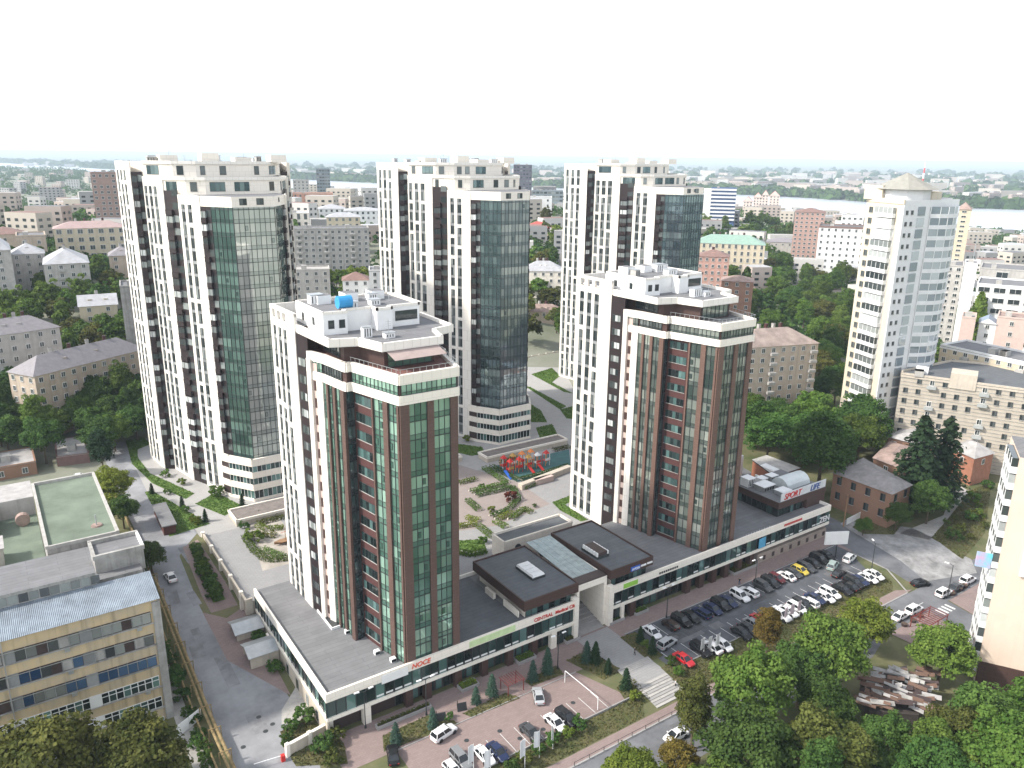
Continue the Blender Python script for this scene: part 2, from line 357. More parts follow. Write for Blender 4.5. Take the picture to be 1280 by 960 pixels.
# kerbs: real steps
k = MB()
for x0, x1, y0, y1 in ((10, 123, -25.4, -25.1),):
    k.box(x0, x1, y0, y1, zn(y0) - .3, zn(y0) + .13, KERB)
k.box(8, 47.6, -18.8, -18.6, -.6, .12, KERB); k.box(60, 121, -17.2, -17, -.4, .12, KERB); k.box(59.3, 127, -4.15, -3.95, -.2, .12, KERB)
k.box(8, 44, -8.1, -7.95, -.2, .12, KERB); k.bar((123.2, -25, -.85), (127.2, -17.8, .05), .22, KERB); k.bar((127.2, -17.8, .05), (127.5, -9, .06), .22, KERB)
o = k.build('kerbstones'); o['kind'] = 'structure'
# island lawn and slopes
def lawn(poly, z, m=GRASS, name='grass', dens=9, h=.16, off=.03):
    sh = sheet(name, poly, m, off, kind='stuff', zf=z)
    return sh
lawn([(59.5, -22.9), (121, -22.9), (124, -21), (125, -17), (122, -17.1), (59.5, -17.3)], None, DRYG)
lawn([(20, -22.9), (47, -22.9), (50, -19), (47.8, -18.9), (8, -18.9), (8, -22.9)], None, DRYG)
lawn([P(u, v) for u, v in ((775, 797), (795, 790), (829, 820), (812, 827))], None, DRYG, off=.045)
lawn([P(u, v) for u, v in ((708, 826), (735, 812), (778, 838), (755, 850))], None, DRYG, off=.045)
lawn([P(u, v) for u, v in ((770, 860), (790, 846), (815, 872), (790, 885))], None, DRYG, off=.045)
lawn([P(u, v) for u, v in ((826, 835), (850, 822), (880, 835), (960, 800), (965, 815), (860, 862), (842, 850))], None, DRYG, off=.05)
for q in (((478, 920), (540, 892), (575, 905), (520, 925), (480, 940)), ((578, 892), (632, 866), (650, 873), (590, 897)), ((655, 852), (695, 832), (705, 843), (665, 858)), ((350, 915), (380, 898), (405, 912), (365, 945)), ((362, 945), (415, 912), (430, 930), (435, 955), (370, 958))):
    lawn([P(u, v) for u, v in q], None, DRYG, off=.045)
for q in (((1165, 668), (1185, 645), (1215, 608), (1240, 600), (1232, 660), (1205, 690)), ((1066, 655), (1085, 640), (1125, 655), (1118, 664), (1080, 663)), ((1095, 645), (1120, 632), (1140, 640), (1125, 655))):
    lawn([P(u, v, 1) for u, v in q], None, WILDG if q[0][0] != 1165 else DRYG, off=.06)
# painted bays
pl = MB()
for i in range(24):
    x = 61.2 + i * 2.62; pl.box(x, x + .1, -9, -4.6, .034, .036, LINE); pl.box(x, x + .1, -16.8, -12.2, .034, .036, LINE)
for i in range(9):
    x = 21 + i * 2.7; pl.box(x, x + .1, -18.4, -13.8, .022, .024, LINE)
for i in range(4): pl.box(121 + i * 1.3, 121.6 + i * 1.3, -34.4, -32.2, ZS + .022, ZS + .024, LINE)
for i in range(14): pl.box(20 + i * 9, 23 + i * 9, -29.3, -29.18, ZS + .018, ZS + .02, LINE)
o = pl.build('road_markings'); o['kind'] = 'structure'
PATCH = mat('tar_patch', (.075, .076, .08), .9, .2, .8); WORN = mat('worn_patch', (.215, .215, .225), .9, .3, .3); OILS = mat('worn_lane', (.135, .135, .14), .9, .2, .5)
pt = MB(); rq = random.Random(9)
def patch(x, y, w, l, a, m, off):
    ca, sa = math.cos(a), math.sin(a); q = [(x + ca * i * l - sa * j * w, y + sa * i * l + ca * j * w) for i, j in ((-.5, -.5), (.5, -.5), (.5, .5), (-.5, .5))]
    if len({sum(yy > b for b in PY[:5]) for _, yy in q}) > 1: return
    pt.face([(px_, py_, zn(py_) + off) for px_, py_ in q], m)
for i in range(16): patch(rq.uniform(15, 150), rq.uniform(-31, -26.5), rq.uniform(.8, 2.4), rq.uniform(2, 9), 0, PATCH if i % 2 else OILS, .0165 + i * .0006)
for i in range(9): patch(rq.uniform(-12.5, -6.5), rq.uniform(-8, 66), rq.uniform(1.5, 3), rq.uniform(3, 9), math.pi / 2 + rq.uniform(-.1, .1), WORN, .0245 + i * .0006)
for i in range(16): patch(rq.uniform(62, 120), rq.uniform(-12, -8.5), rq.uniform(.6, 2), rq.uniform(2, 8), 0, PATCH if i % 2 else OILS, .0365 + i * .0006)
for i in range(18):
    x, y, of = ((rq.uniform(20, 120), rq.uniform(-31, -27), .03) if i < 7 else (rq.uniform(-12, -5), rq.uniform(-6, 14), .034) if i < 12 else (rq.uniform(12, 46), rq.uniform(-17, -9), .03)); pt.tube((x, y, zn(y) + of - .01), (x, y, zn(y) + of), .42, .42, MULL, 12)
o = pt.build('road_patches'); o['kind'] = 'structure'
# deck (roof of the garage, level with the courtyard)
DZ = 5.5
dk = MB(); dk.prism([(-1.4, 38.4), (33.6, 38.4), (33.6, 20.6), (50.7, 20.6), (50.7, 23.6), (129, 23.6), (129, 72), (-1.4, 72)], -1, DZ + .02, BEIGE, GPAVE)
o = dk.build('courtyard_deck'); o['kind'] = 'structure'
sheet('courtyard_paving', [(-2.2, 72), (129, 72), (145, 120), (170, 165), (4, 165), (-3, 150), (-7, 131), (-7.5, 104), (-3, 90)], LPAVE, .02, zf=DZ)
dw = MB(); dw.box(-1.75, -1.35, 38.4, 73, DZ, DZ + .9, BEIGE); dw.box(-1.75, -.3, 38.0, 38.4, 3, DZ + .9, BEIGE)
for i in range(5): dw.box(-1.95, -1.2, 41 + i * 7.6, 41.8 + i * 7.6, DZ - 3, DZ + 1.15, CREAM)
o = dw.build('deck_wall'); tag(o, 'long beige retaining wall along the left edge of the courtyard deck', 'wall')
# steps of the entrance plaza
st = MB()
for i in range(4): st.box(50.5, 58, -12.35 - i * .35, -12.0 - i * .35, -.5, .30 - i * .065, KERB)
for i in range(9): st.box(50.3, 57.6, -17.8 - i * .6, -17.2 - i * .6, -1.6, .05 - i * .094, KERB if i % 2 else CONC)
st.box(50.4, 58, -17.2, -13.4, -.6, .045, GPAVE)
tag(st.build('plaza_steps'), 'broad grey stone steps going down from the entrance plaza to the street', 'steps')
st = MB()
for i in range(12): st.box(51.5, 57.8, .3 + i * 1.1, 1.4 + i * 1.1, -.4, .1 + i * .3, KERB)
tag(st.build('portal_steps'), 'grey stairs rising through the white gateway between the shop halls', 'steps')
# ------------------------------------------------------------------ towers
def mirror(pts, ax): return [(2 * ax - x, y) for x, y in reversed(pts)]
def strip_panel(root, g, z0, z1, spans, fh=3.05, top=2.2, m=WHITE, gm=GL_WIN, seed=0, col=GREYSP, thick=.20, visible=True):
    """white wall panel with vertical window strips: ribs, a lintel and odd spandrels stand proud of the strips"""
    rd = random.Random(seed); w = MB(); a = 0
    for s0, s1 in spans + [(1, 1)]:
        if s0 > a: w.sbox(g, a * g.L, s0 * g.L, z0, z1, -.1, thick, m)
        a = s1
    for s0, s1 in spans:
        w.sbox(g, s0 * g.L, s1 * g.L, z1 - top, z1, -.1, thick - .04, m)
        w.sbox(g, s0 * g.L, s1 * g.L, z0, z0 + .8, -.1, thick - .04, m)
        z = z0 + .8 + fh * rd.randint(2, 4)
        while z < z1 - top - 3:
            w.sbox(g, s0 * g.L, s1 * g.L, z - .45, z + .45, -.1, thick - .04, m); z += fh * rd.choice((2, 3, 4, 5, 6, 7))
    w.build('facade_panel', root)
    for s0, s1 in spans:
        q = MB(); z = z0 + .8
        while z < z1 - top - .1:
            zt = min(z + fh, z1 - top)
            q.squad(g, s0 * g.L, s1 * g.L, z, z + .75, .12, col)
            mid = (s0 + s1) / 2 * g.L
            q.squad(g, s0 * g.L, mid, z + .75, zt, .08, gm); q.squad(g, mid, s1 * g.L, z + .75, zt, .08, gm)
            q.sbox(g, mid - .04, mid + .04, z + .75, zt, .06, .16, MULL); q.sbox(g, s0 * g.L, s1 * g.L, z + .72, z + .8, .06, .17, MULL)
            z += fh
        q.build('window_strip', root)
def glass_wall(root, g, z0, z1, fh, pw, gm, s0=0, s1=None, o=.05, name='glass_wall', sub=2, mw=.08, mm=MULL, dark=None):
    q = MB(); s1 = g.L if s1 is None else s1; n = max(1, round((s1 - s0) / pw)); w = (s1 - s0) / n; z = z0
    rd = random.Random(int(s0 * 91 + g.p[0] * 7 + g.p[1]))
    while z < z1 - .3:
        zt = min(z + fh, z1); fl = rd.random()
        for i in range(n):
            r = min(1, max(0, rd.random() * .48 + fl * .52))
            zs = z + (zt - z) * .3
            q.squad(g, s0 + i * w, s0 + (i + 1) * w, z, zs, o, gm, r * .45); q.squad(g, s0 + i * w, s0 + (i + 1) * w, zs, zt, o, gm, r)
        q.sbox(g, s0, s1, z - .06, z + .06, o - .03, o + .09, mm); q.sbox(g, s0, s1, z + (zt - z) * .3 - .03, z + (zt - z) * .3 + .03, o - .03, o + .08, mm)
        if rd.random() < .35:
            i = rd.randrange(n); q.sbox(g, s0 + i * w + .1, s0 + (i + .6) * w, z + fh * .45, z + fh * .8, o, o + .07, mm); q.squad(g, s0 + i * w + .15, s0 + (i + .55) * w, z + fh * .48, z + fh * .77, o + .08, gm, .05)
        z += fh
    for i in range(n + 1): q.sbox(g, s0 + i * w - mw / 2, s0 + i * w + mw / 2, z0, z1, o - .03, o + .1, mm)
    return q.build(name, root)
def recess(root, g, z0, z1, fh, proto=None, seed=0, lim=99, flip=False):
    """brown wall of a recess: one window a storey, and a brown balcony box with pale glazing on each"""
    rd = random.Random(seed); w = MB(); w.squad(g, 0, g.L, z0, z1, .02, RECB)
    z = z0 + .3
    while z < z1 - 2:
        w.squad(g, g.L * .55, g.L * .95, z + .9, z + 2.5, .05, GL_WIN); z += fh
    w.build('recess_wall', root)
    z = z0 + fh; 
    while z < z1 - fh:
        b = MB(); e = g.L * .58
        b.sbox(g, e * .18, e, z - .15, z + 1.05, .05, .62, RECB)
        if rd.random() < .75:
            b.sbox(g, e * .22, e - .06, z + 1.05, z + fh - .5, .05, .55, CURT if rd.random() < (.42 if seed < 200 else .14) else GL_WIN)
            b.sbox(g, e * .18, e, z + fh - .5, z + fh - .35, .05, .6, RECB)
            b.sbox(g, e * .47, e * .53, z + 1.05, z + fh - .5, .5, .58, MULL)
        b.build('balcony', root); z += fh
def roof_clutter(root, x0, x1, y0, y1, z, n, seed):
    rd = random.Random(seed)
    for i in range(n):
        b = MB(); x, y = rd.uniform(x0, x1), rd.uniform(y0, y1); w, d, h = rd.uniform(1, 2.6), rd.uniform(1, 2), rd.uniform(.7, 1.7)
        b.box(x, x + w, y, y + d, z, z + h, WPAINT if rd.random() < .7 else CONC); b.box(x - .12, x + w + .12, y - .12, y + d + .12, z + h, z + h + .12, METAL)
        for k in range(3): b.box(x + .2 + k * w / 3.4, x + .35 + k * w / 3.4, y - .03, y, z + .2, z + h - .2, BLK)
        b.build('roof_vent', root)
    for i in range(n // 2):
        b = MB(); x, y = rd.uniform(x0, x1), rd.uniform(y0, y1); h = rd.uniform(1.5, 3.4); b.tube((x, y, z), (x, y, z + h), .06, .04, METAL, 6)
        for k in range(3): b.bar((x - .5, y, z + h - .3 - k * .35), (x + .5, y, z + h - .3 - k * .35), .04, METAL)
        b.build('antenna', root)
def tall_tower(ox, oy, label, seed, gm=GL_TEAL, nose_gm=GL_TEAL):
    T = lambda pts: [(x + ox, y + oy) for x, y in pts]
    AX = 19.8; z0 = DZ; fh = 3.05; zc, zb, za = 80.4, 84.2, 87.8
    root = thing('residential_tower', label, 'apartment tower', (AX + ox, 108 + oy, z0), 'tall towers with white striped flanks and glass prows')
    L_ = [(-1.75, 130.8), (-.2, 119.3), (2.2, 117.8), (4.7, 106.8), (6.8, 101.7), (9.8, 93.6), (11.5, 91), (15, 85.6)]
    Rr = mirror(L_, AX); full = T(L_ + Rr + [(41.3, 131), (-1.75, 131)])
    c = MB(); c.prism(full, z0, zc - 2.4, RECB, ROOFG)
    c.build('core_wall', root)
    ls = [Seg(a, b) for a, b in zip(T(L_)[:-1], T(L_)[1:])]; rs_ = [Seg(a, b) for a, b in zip(T(Rr)[:-1], T(Rr)[1:])]
    front = Seg(T(L_)[-1], T(Rr)[0])
    A3 = [(.08, .21), (.31, .45), (.55, .69)]; B3 = [(.06, .21), (.29, .45), (.53, .70)]; C2 = [(.13, .31), (.43, .62)]
    rv = lambda sp: [(1 - b, 1 - a) for a, b in reversed(sp)]
    strip_panel(root, ls[0], z0, za, A3, seed=seed + 1); strip_panel(root, ls[2], z0, zb, B3, seed=seed + 2); strip_panel(root, ls[4], z0, zc, C2, seed=seed + 3)
    strip_panel(root, rs_[6], z0, za, rv(A3), seed=seed + 4); strip_panel(root, rs_[4], z0, zb, rv(B3), seed=seed + 5); strip_panel(root, rs_[2], z0, zc, rv(C2), seed=seed + 6)
    recess(root, ls[1], z0, za - 2.5, fh, seed=seed + 7); recess(root, ls[3], z0, zb - 3, fh, seed=seed + 8); recess(root, ls[5], z0 + 11, zc - 2.4, fh, seed=seed + 9)
    # the right flank: the same balconies, seen end on
    recess(root, rs_[1], z0 + 11, zc - 2.4, fh, seed=seed + 10)
    for i, zz in ((3, zb - 3), (5, za - 2.5)):
        w = MB(); g = rs_[i]; z = z0 + fh; w.squad(g, 0, g.L, z0, zz, .02, RECB)
        while z < zz - fh:
            w.sbox(g, g.L * .3, g.L * .95, z - .15, z + 1.05, .05, .7, RECB); w.sbox(g, g.L * .33, g.L * .9, z + 1.05, z + 2.5, .05, .62, CURT if random.random() < .5 else GL_WIN); z += fh
        tag(w.build('balcony_column', root), kind='stuff')
    for i, zz in ((2, zc), (4, zb), (6, za)):                        # end fins of the right flank panels
        w = MB(); w.sbox(rs_[i], -.2, .3, z0, zz - .1, -.3, .6, CREAM); w.build('panel_fin', root)
    # glass prow
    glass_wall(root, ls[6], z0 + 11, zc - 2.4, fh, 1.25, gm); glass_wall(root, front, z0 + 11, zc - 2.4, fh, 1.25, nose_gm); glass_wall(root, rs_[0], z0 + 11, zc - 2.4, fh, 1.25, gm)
    # base of white bands
    nose = T([(9.0, 93.6), (10.2, 90.8), (14.2, 84.7)] + mirror([(9.0, 93.6), (10.2, 90.8), (14.2, 84.7)], AX))
    b = MB(); b.prism(nose, z0, z0 + 10.9, DKBR, ROOFG)
    for za_, zb_ in ((0, .7), (2.9, 4.5), (6.2, 7.8), (9.4, 11.3)):
        for g in segs(nose)[:-1]: b.sbox(g, -.3, g.L + .3, z0 + za_, z0 + zb_, -.2, .35, CREAM)
    b.build('base_bands', root)
    for g in segs(nose)[1:4]:
        for za_, zb_ in ((.7, 2.9), (4.5, 6.2), (7.8, 9.4)):
            q = MB(); n = round(g.L / 1.1)
            for i in range(n): q.squad(g, i * g.L / n, (i + 1) * g.L / n, z0 + za_, z0 + zb_, .06, GL_SHOP); q.sbox(g, i * g.L / n - .04, i * g.L / n + .04, z0 + za_, z0 + zb_, .05, .14, WFRM)
            q.build('ribbon_window', root)
    # crown band over the prow, and two stepped storeys above
    ring = T([(9.5, 94), (14.9, 85.8)] + mirror([(9.5, 94), (14.9, 85.8)], AX) + [(30, 100), (9.5, 100)])
    cr = MB(); cr.prism(ring, zc - 2.4, zc, CREAM, ROOFG)
    cr.build('crown_band', root)
    for g in segs(ring)[1:2]:
        for s in (.18, .58):
            q = MB(); q.sbox(g, g.L * s, g.L * s + 1.7, zc - 1.9, zc - .4, -.05, .04, BLK); q.squad(g, g.L * s + .1, g.L * s + .8, zc - 1.8, zc - .5, .05, GL_WIN); q.squad(g, g.L * s + .9, g.L * s + 1.6, zc - 1.8, zc - .5, .05, GL_WIN); q.build('crown_window', root)
    P1 = [(4.7, 107), (8.5, 100.5), (12.5, 98.4)]; up1 = T(P1 + mirror(P1, AX) + [(36, 120), (3.6, 120)])
    P2 = [(2.6, 117.9), (8, 111), (13, 108.5)]; up2 = T(P2 + mirror(P2, AX) + [(40.8, 130.9), (-1.2, 130.9)])
    for up, zl, zh in ((up1, zc - 2.4, zb), (up2, zb - 3, za)):
        q = MB(); q.prism(up, zl, zh, CREAM, ROOFG)
        for g in segs(up)[:6]: q.sbox(g, -.2, g.L + .2, zh - .5, zh + .25, -.2, .3, WHITE)
        q.build('upper_storey', root)
        rd = random.Random(seed + int(zh))
        for g in segs(up)[:5]:
            s = 1.0
            while s < g.L - 2.4:
                w = rd.choice((1.2, 1.6, 3.6, 4.5))
                if s + w > g.L - .5: break
                q = MB(); q.sbox(g, s, s + w, zh - 3.1, zh - .9, -.02, .06, MULL); n = max(1, round(w / 1.1))
                for i in range(n): q.squad(g, s + .07 + i * w / n, s + (i + 1) * w / n - .05, zh - 3.0, zh - 1.0, .07, GL_DARK if w > 3 else GL_WIN)
                q.build('window', root); s += w + rd.choice((1.2, 2.2, 3.5))
    roof_clutter(root, ox + 3, ox + 34, oy + 113, oy + 130, za, 9, seed + 40)
    for i, (x, y) in enumerate(((6, 114), (15, 110), (24, 113), (33, 112))):
        q = MB(); q.box(ox + x, ox + x + 4.2, oy + y, oy + y + 4, za, za + (1.6, 2.2, 1.2, 1.9)[i], CREAM, None, ROOFG); q.build('lift_head', root)
    return root
tall_tower(0, 0, 'tall white striped apartment tower with a pale glass prow, leftmost of the five towers', 100, gm=glassmat('deep_teal_facade_glass', (.045, .095, .085), (.30, .46, .41), .6, .02, 1.6), nose_gm=glassmat('silver_reflection_glass', (.36, .41, .38), (.70, .72, .66), .45, .03, 1.0))  # front glass paler than the sides: reflections put into its colour
tall_tower(74.3, 1, 'tall white striped tower with a dark blue glass prow, in the middle of the five', 200, gm=GL_DARK, nose_gm=glassmat('steel_blue_reflection_glass', (.14, .19, .215), (.60, .64, .62), .6, .02, 1.4))  # lighter front glass: the mirrored pale buildings are tinted into its colour
tall_tower(153.7, 8, 'tall white striped tower behind the lower brown tower, farthest back on the right', 300, gm=glassmat('bluegreen_facade_glass', (.08, .13, .16), (.42, .54, .56), .72, .03, 1.4), nose_gm=MATS['bluegreen_facade_glass'])

def low_tower(ox, oy, label, seed, gm, tint, zlow=7.8):
    T = lambda pts: [(x + ox, y + oy) for x, y in pts]
    AX = 19.55; z0 = 7.8; fh = 3.05; zt = 53.6
    root = thing('residential_tower', label, 'apartment tower', (AX + ox, 20 + oy, z0), 'lower brown towers with white frames on the shop roof')
    L_ = [(7.4, 37.6), (7.75, 25.9), (8.4, 22.2), (9.65, 19.0), (10.4, 12.9), (10.6, 11.9), (12.1, 12.3), (13.1, 6.7), (14.7, .8)]
    Rr = mirror(L_, AX); full = T(L_ + Rr)
    c = MB(); c.prism(full, DZ - 2, zt, BROWN, ROOFG)
    c.prism(T([(7.5, 37.5), (8, 25), (31.1, 25), (31.6, 37.5)]), zt, 62, BROWN, ROOFG); c.build('core_wall', root)
    ls = [Seg(a, b) for a, b in zip(T(L_)[:-1], T(L_)[1:])]; rs_ = [Seg(a, b) for a, b in zip(T(Rr)[:-1], T(Rr)[1:])]; front = Seg(T(L_)[-1], T(Rr)[0])
    strip_panel(root, ls[0], DZ, 61.9, [(.10, .225), (.315, .445), (.525, .66)], seed=seed, top=1.4)
    strip_panel(root, rs_[-1], DZ, 61.9, [(.34, .475), (.555, .685), (.775, .90)], seed=seed + 1, top=1.4)
    q = MB(); g = ls[0]                                             # open parapet over the striped flank
    for s0, s1 in ((0, .10), (.225, .315), (.445, .525), (.66, 1)): q.sbox(g, s0 * g.L, s1 * g.L, 61.9, 64, -.3, .2, WHITE)
    q.sbox(g, 0, g.L, 63.5, 64.1, -.35, .23, WHITE); bx = T([(7.4, 37.6), (31.7, 37.6)])
    q.box(ox + 7.4, ox + 31.7, oy + 37.3, oy + 37.8, 61.5, 64, WHITE); q.sbox(rs_[-1], 0, rs_[-1].L, 61.9, 64, -.3, .5, WHITE); q.build('roof_parapet', root)
    for gg, k in ((ls[1], 0), (rs_[-2], 1)):                        # brown recess: a window pair each storey
        w = MB(); w.squad(gg, 0, gg.L, DZ, 61, .02, RECB); w.build('recess_wall', root)
        for i in range(16):
            z = 8.7 + i * fh; a, b = gg.L * .12, gg.L * .72; w = MB(); w.sbox(gg, a, b, z + .8, z + 2.3, -.02, .07, MULL)
            for k3 in range(3): w.squad(gg, a + .06 + k3 * (b - a) / 3, a - .02 + (k3 + 1) * (b - a) / 3, z + .88, z + 2.22, .08, CURT if random.random() < .22 else GL_WIN)
            if k == 0: w.build('window', root)
    for gg in (ls[2], rs_[-3]):                                     # outer white frame with a plaster strip of small windows
        w = MB(); w.sbox(gg, -.1, gg.L * .26, z0, 57.2, -.1, .5, WHITE); w.sbox(gg, gg.L * .60, gg.L + .1, z0, 55, -.1, .42, WHITE); w.squad(gg, gg.L * .26, gg.L * .60, z0, 56.5, .1, PINKW)
        for i in range(15): w.sbox(gg, gg.L * .34, gg.L * .54, 9 + i * fh, 10.7 + i * fh, .05, .16, BROWN)
        w.build('white_frame', root)
    def bays(g, spec, nm='glass_bay'):
        for s0, s1, kind in spec:
            if kind == 'p': w = MB(); w.sbox(g, s0 * g.L, s1 * g.L, z0, zt, -.1, .42, tint); w.build('pier', root)
            else: glass_wall(root, g, z0, zt, fh, 1.05, gm, s0 * g.L, s1 * g.L, name=nm, mw=.07)
    b3 = [(0, .22, 'g'), (.22, .32, 'p'), (.32, .58, 'g'), (.58, .70, 'p'), (.70, 1, 'g')]
    bays(ls[3], b3); bays(rs_[-4], [(1 - b, 1 - a, k) for a, b, k in reversed(b3)])
    for gg in (ls[4], rs_[-5]): w = MB(); w.sbox(gg, 0, gg.L, z0, zt, -.1, .5, tint); w.build('pier', root)
    for gg in (ls[5], rs_[-6]): glass_wall(root, gg, z0, zt, fh, .8, GL_DARK, name='glass_bay')
    gg = ls[6]                                                       # brick bay: four narrow lights to a storey
    w = MB(); w.squad(gg, 0, gg.L, z0, zt, .06, BRICK); w.sbox(gg, gg.L - .35, gg.L, z0, zt, 0, .4, tint); w.build('brick_bay', root)
    for i in range(15):
        z = z0 + i * fh; w = MB(); a, b = gg.L * .10, gg.L * .86
        w.sbox(gg, a, b, z + .95, z + 2.55, .02, .12, MULL)
        for k in range(5): w.squad(gg, a + .08 + k * (b - a) / 5, a + (k + 1) * (b - a) / 5 - .02, z + 1.02, z + 2.48, .13, GL_SHOP)
        w.sbox(gg, a - .05, b + .05, z + .87, z + .95, .05, .2, CONC); w.build('window', root)
    w = MB(); w.squad(rs_[1], 0, rs_[1].L, z0, zt, .06, BRICK); w.build('brick_bay', root)
    g2 = [(0, .40, 'g'), (.40, .58, 'p'), (.58, .93, 'g'), (.93, 1.0, 'p')]
    bays(ls[7], g2); bays(rs_[0], [(1 - b, 1 - a, k) for a, b, k in reversed(g2)])
    bays(front, [(-.02, .14, 'p'), (.14, .465, 'g'), (.465, .58, 'p'), (.58, .89, 'g'), (.89, 1.02, 'p')])
    # two white bands round the head with a glass storey between
    O = [(8.5, 22.4), (9.7, 18.9), (10.5, 12.6), (10.7, 11.6), (11.6, 11.8), (14.5, .45)]; ring = T(O + mirror(O, AX) + [(30, 26), (9.1, 26)])
    rg = segs(ring)
    w = MB()
    for i, g in enumerate(rg[:11]):
        w.sbox(g, -.12, g.L + .12, zt, zt + 1.45, -.3, .32, CREAM if i == 5 else WHITE); w.sbox(g, -.12, g.L + .12, 56.8, 58.35, -.3, .34, CREAM if i == 5 else WHITE)  # cream front against white sides paints in the turn from the sun
    w.prism(ring, zt, zt + .9, DKBR); w.prism(ring, 57.2, 57.75, DKBR, ROOFM if seed == 400 else ROOFG); w.build('white_bands', root)
    w = MB(); w.prism([(x * .995 + .005 * (AX + ox), y) for x, y in ring], zt + .9, 57.2, BROWN, None, False); w.build('band_wall', root)
    for i, g in enumerate(rg[:11]):
        if g.L > 3: glass_wall(root, g, zt + 1.45, 56.8, 1.8, .9, gm if i != 1 and i != 9 else GL_WIN, .25, g.L - .25, name='band_glazing', mw=.07)
    # terrace storey, its roof slab, penthouse
    R_ = [(11.2, 25), (11.2, 13.4), (13.6, 12.3), (15.1, 6.8)]; room = T(R_ + mirror(R_, AX))
    w = MB(); w.prism(room, 57.75, 61.2, BROWN, None, False); w.build('terrace_wall', root)
    rr = segs(room)
    glass_wall(root, rr[3], 58, 61, 3, 1.2, gm, .6, rr[3].L - .6, name='terrace_glazing')
    for gi in (0,): glass_wall(root, rr[gi], 58.4, 60.8, 2.4, 1.3, GL_WIN, 3.2, 10, name='terrace_glazing')
    U = [(8.1, 37), (8.0, 25.4), (8.5, 12.5), (12.8, 11.1), (14.3, 5.6)]; slab = T(U + mirror(U, AX))
    w = MB(); w.prism(slab, 61.2, 61.7, WHITE, ROOFG)
    for g in segs(slab)[:9]: w.sbox(g, -.15, g.L + .15, 60.9, 62.25, -.3, .2, WHITE)
    w.build('roof_slab', root)
    w = MB(); g = Seg(*T([(14.2, .3), (24.9, .3)]))                  # rail round the terrace
    for g in rg[4:7]:
        for s in np.arange(.2, g.L, 1.1): w.bar((*g.pt(s, .1), 58.3), (*g.pt(s, .1), 59.15), .05, METAL)
        w.bar((*g.pt(0, .1), 59.15), (*g.pt(g.L, .1), 59.15), .06, METAL)
    w.build('terrace_rail', root)
    pz = 61.7; ph = 3.5
    w = MB(); Q = T([(9.6, 30.5), (9.6, 17.6), (13.6, 17.2), (13.6, 18.8), (18.6, 18.8), (18.6, 16.6), (21.4, 16.6), (21.4, 18), (27.2, 18), (27.2, 30.5)])
    w.prism(Q, pz, pz + ph, WPAINT, ROOFG)
    for g in segs(Q): w.sbox(g, -.1, g.L + .1, pz + ph - .1, pz + ph + .35, -.25, .1, WHITE)
    w.build('penthouse', root)
    for gi, s, ww, hh in ((0, 3, 1, 1.3), (0, 8, 1, 1.3), (1, .8, 1.0, 1.4), (1, 2.6, 1.0, 1.4), (7, 1.2, 4.2, 1.7)):
        g = segs(Q)[gi]; w = MB(); w.sbox(g, s, s + ww, pz + 1, pz + 1 + hh, -.02, .06, MULL); w.squad(g, s + .1, s + ww - .1, pz + 1.1, pz + .9 + hh, .07, GL_WIN, .2); w.build('penthouse_window', root)
    roof_clutter(root, ox + 10.5, ox + 24, oy + 20, oy + 27, pz + ph, 4, seed + 5)
    roof_clutter(root, ox + 13, ox + 23, oy + 8.5, oy + 13, pz, 2, seed + 6)
    for x in (12, 17, 22): w = MB(); w.box(ox + x, ox + x + 2.4, oy + 26, oy + 29, pz + ph, pz + ph + 1.5, WPAINT, None, ROOFG); w.build('lift_head', root)
    if seed == 400:
        w = MB(); tx, ty = P(430, 378, pz + ph + 1.2); w.tube((tx - 1.2, ty, pz + ph + 1.3), (tx + 1.2, ty, pz + ph + 1.3), 1.05, 1.05, mat('azure_tank', (.04, .27, .55), .5, .08), 14); w.build('water_tank', root)
        w = MB()
        for x in (15.6, 18.2, 20.8, 23.4): w.bar((ox + x, oy + 6.4, 61), (ox + x, oy + 2.8, 60.0), .09, WPAINT)
        w.hexa([(ox + 15, oy + 2.6, 60), (ox + 24, oy + 2.6, 60), (ox + 24, oy + 6.6, 61.05), (ox + 15, oy + 6.6, 61.05)], [(ox + 15, oy + 2.6, 60.06), (ox + 24, oy + 2.6, 60.06), (ox + 24, oy + 6.6, 61.11), (ox + 15, oy + 6.6, 61.11)], mat('awning_cloth', (.34, .27, .25), .8)); w.build('awning', root)
    return root
LT1 = low_tower(0, 0, 'nearest brown tower with white frames, green glass prow and a blue tank on its roof', 400, GL_TEAL, PIERB)
TAN = brickmat('tan_cladding', (.155, .093, .072), (.132, .078, .062), (.08, .052, .044), 1.2, .6, .55)
LT2 = low_tower(71.6, 1.0, 'brown tower with white frames and greyish glass prow, beside the SPORT LIFE sign', 500, glassmat('grey_facade_glass', (.06, .095, .085), (.56, .60, .53), .5, .04, 1.4), TAN)
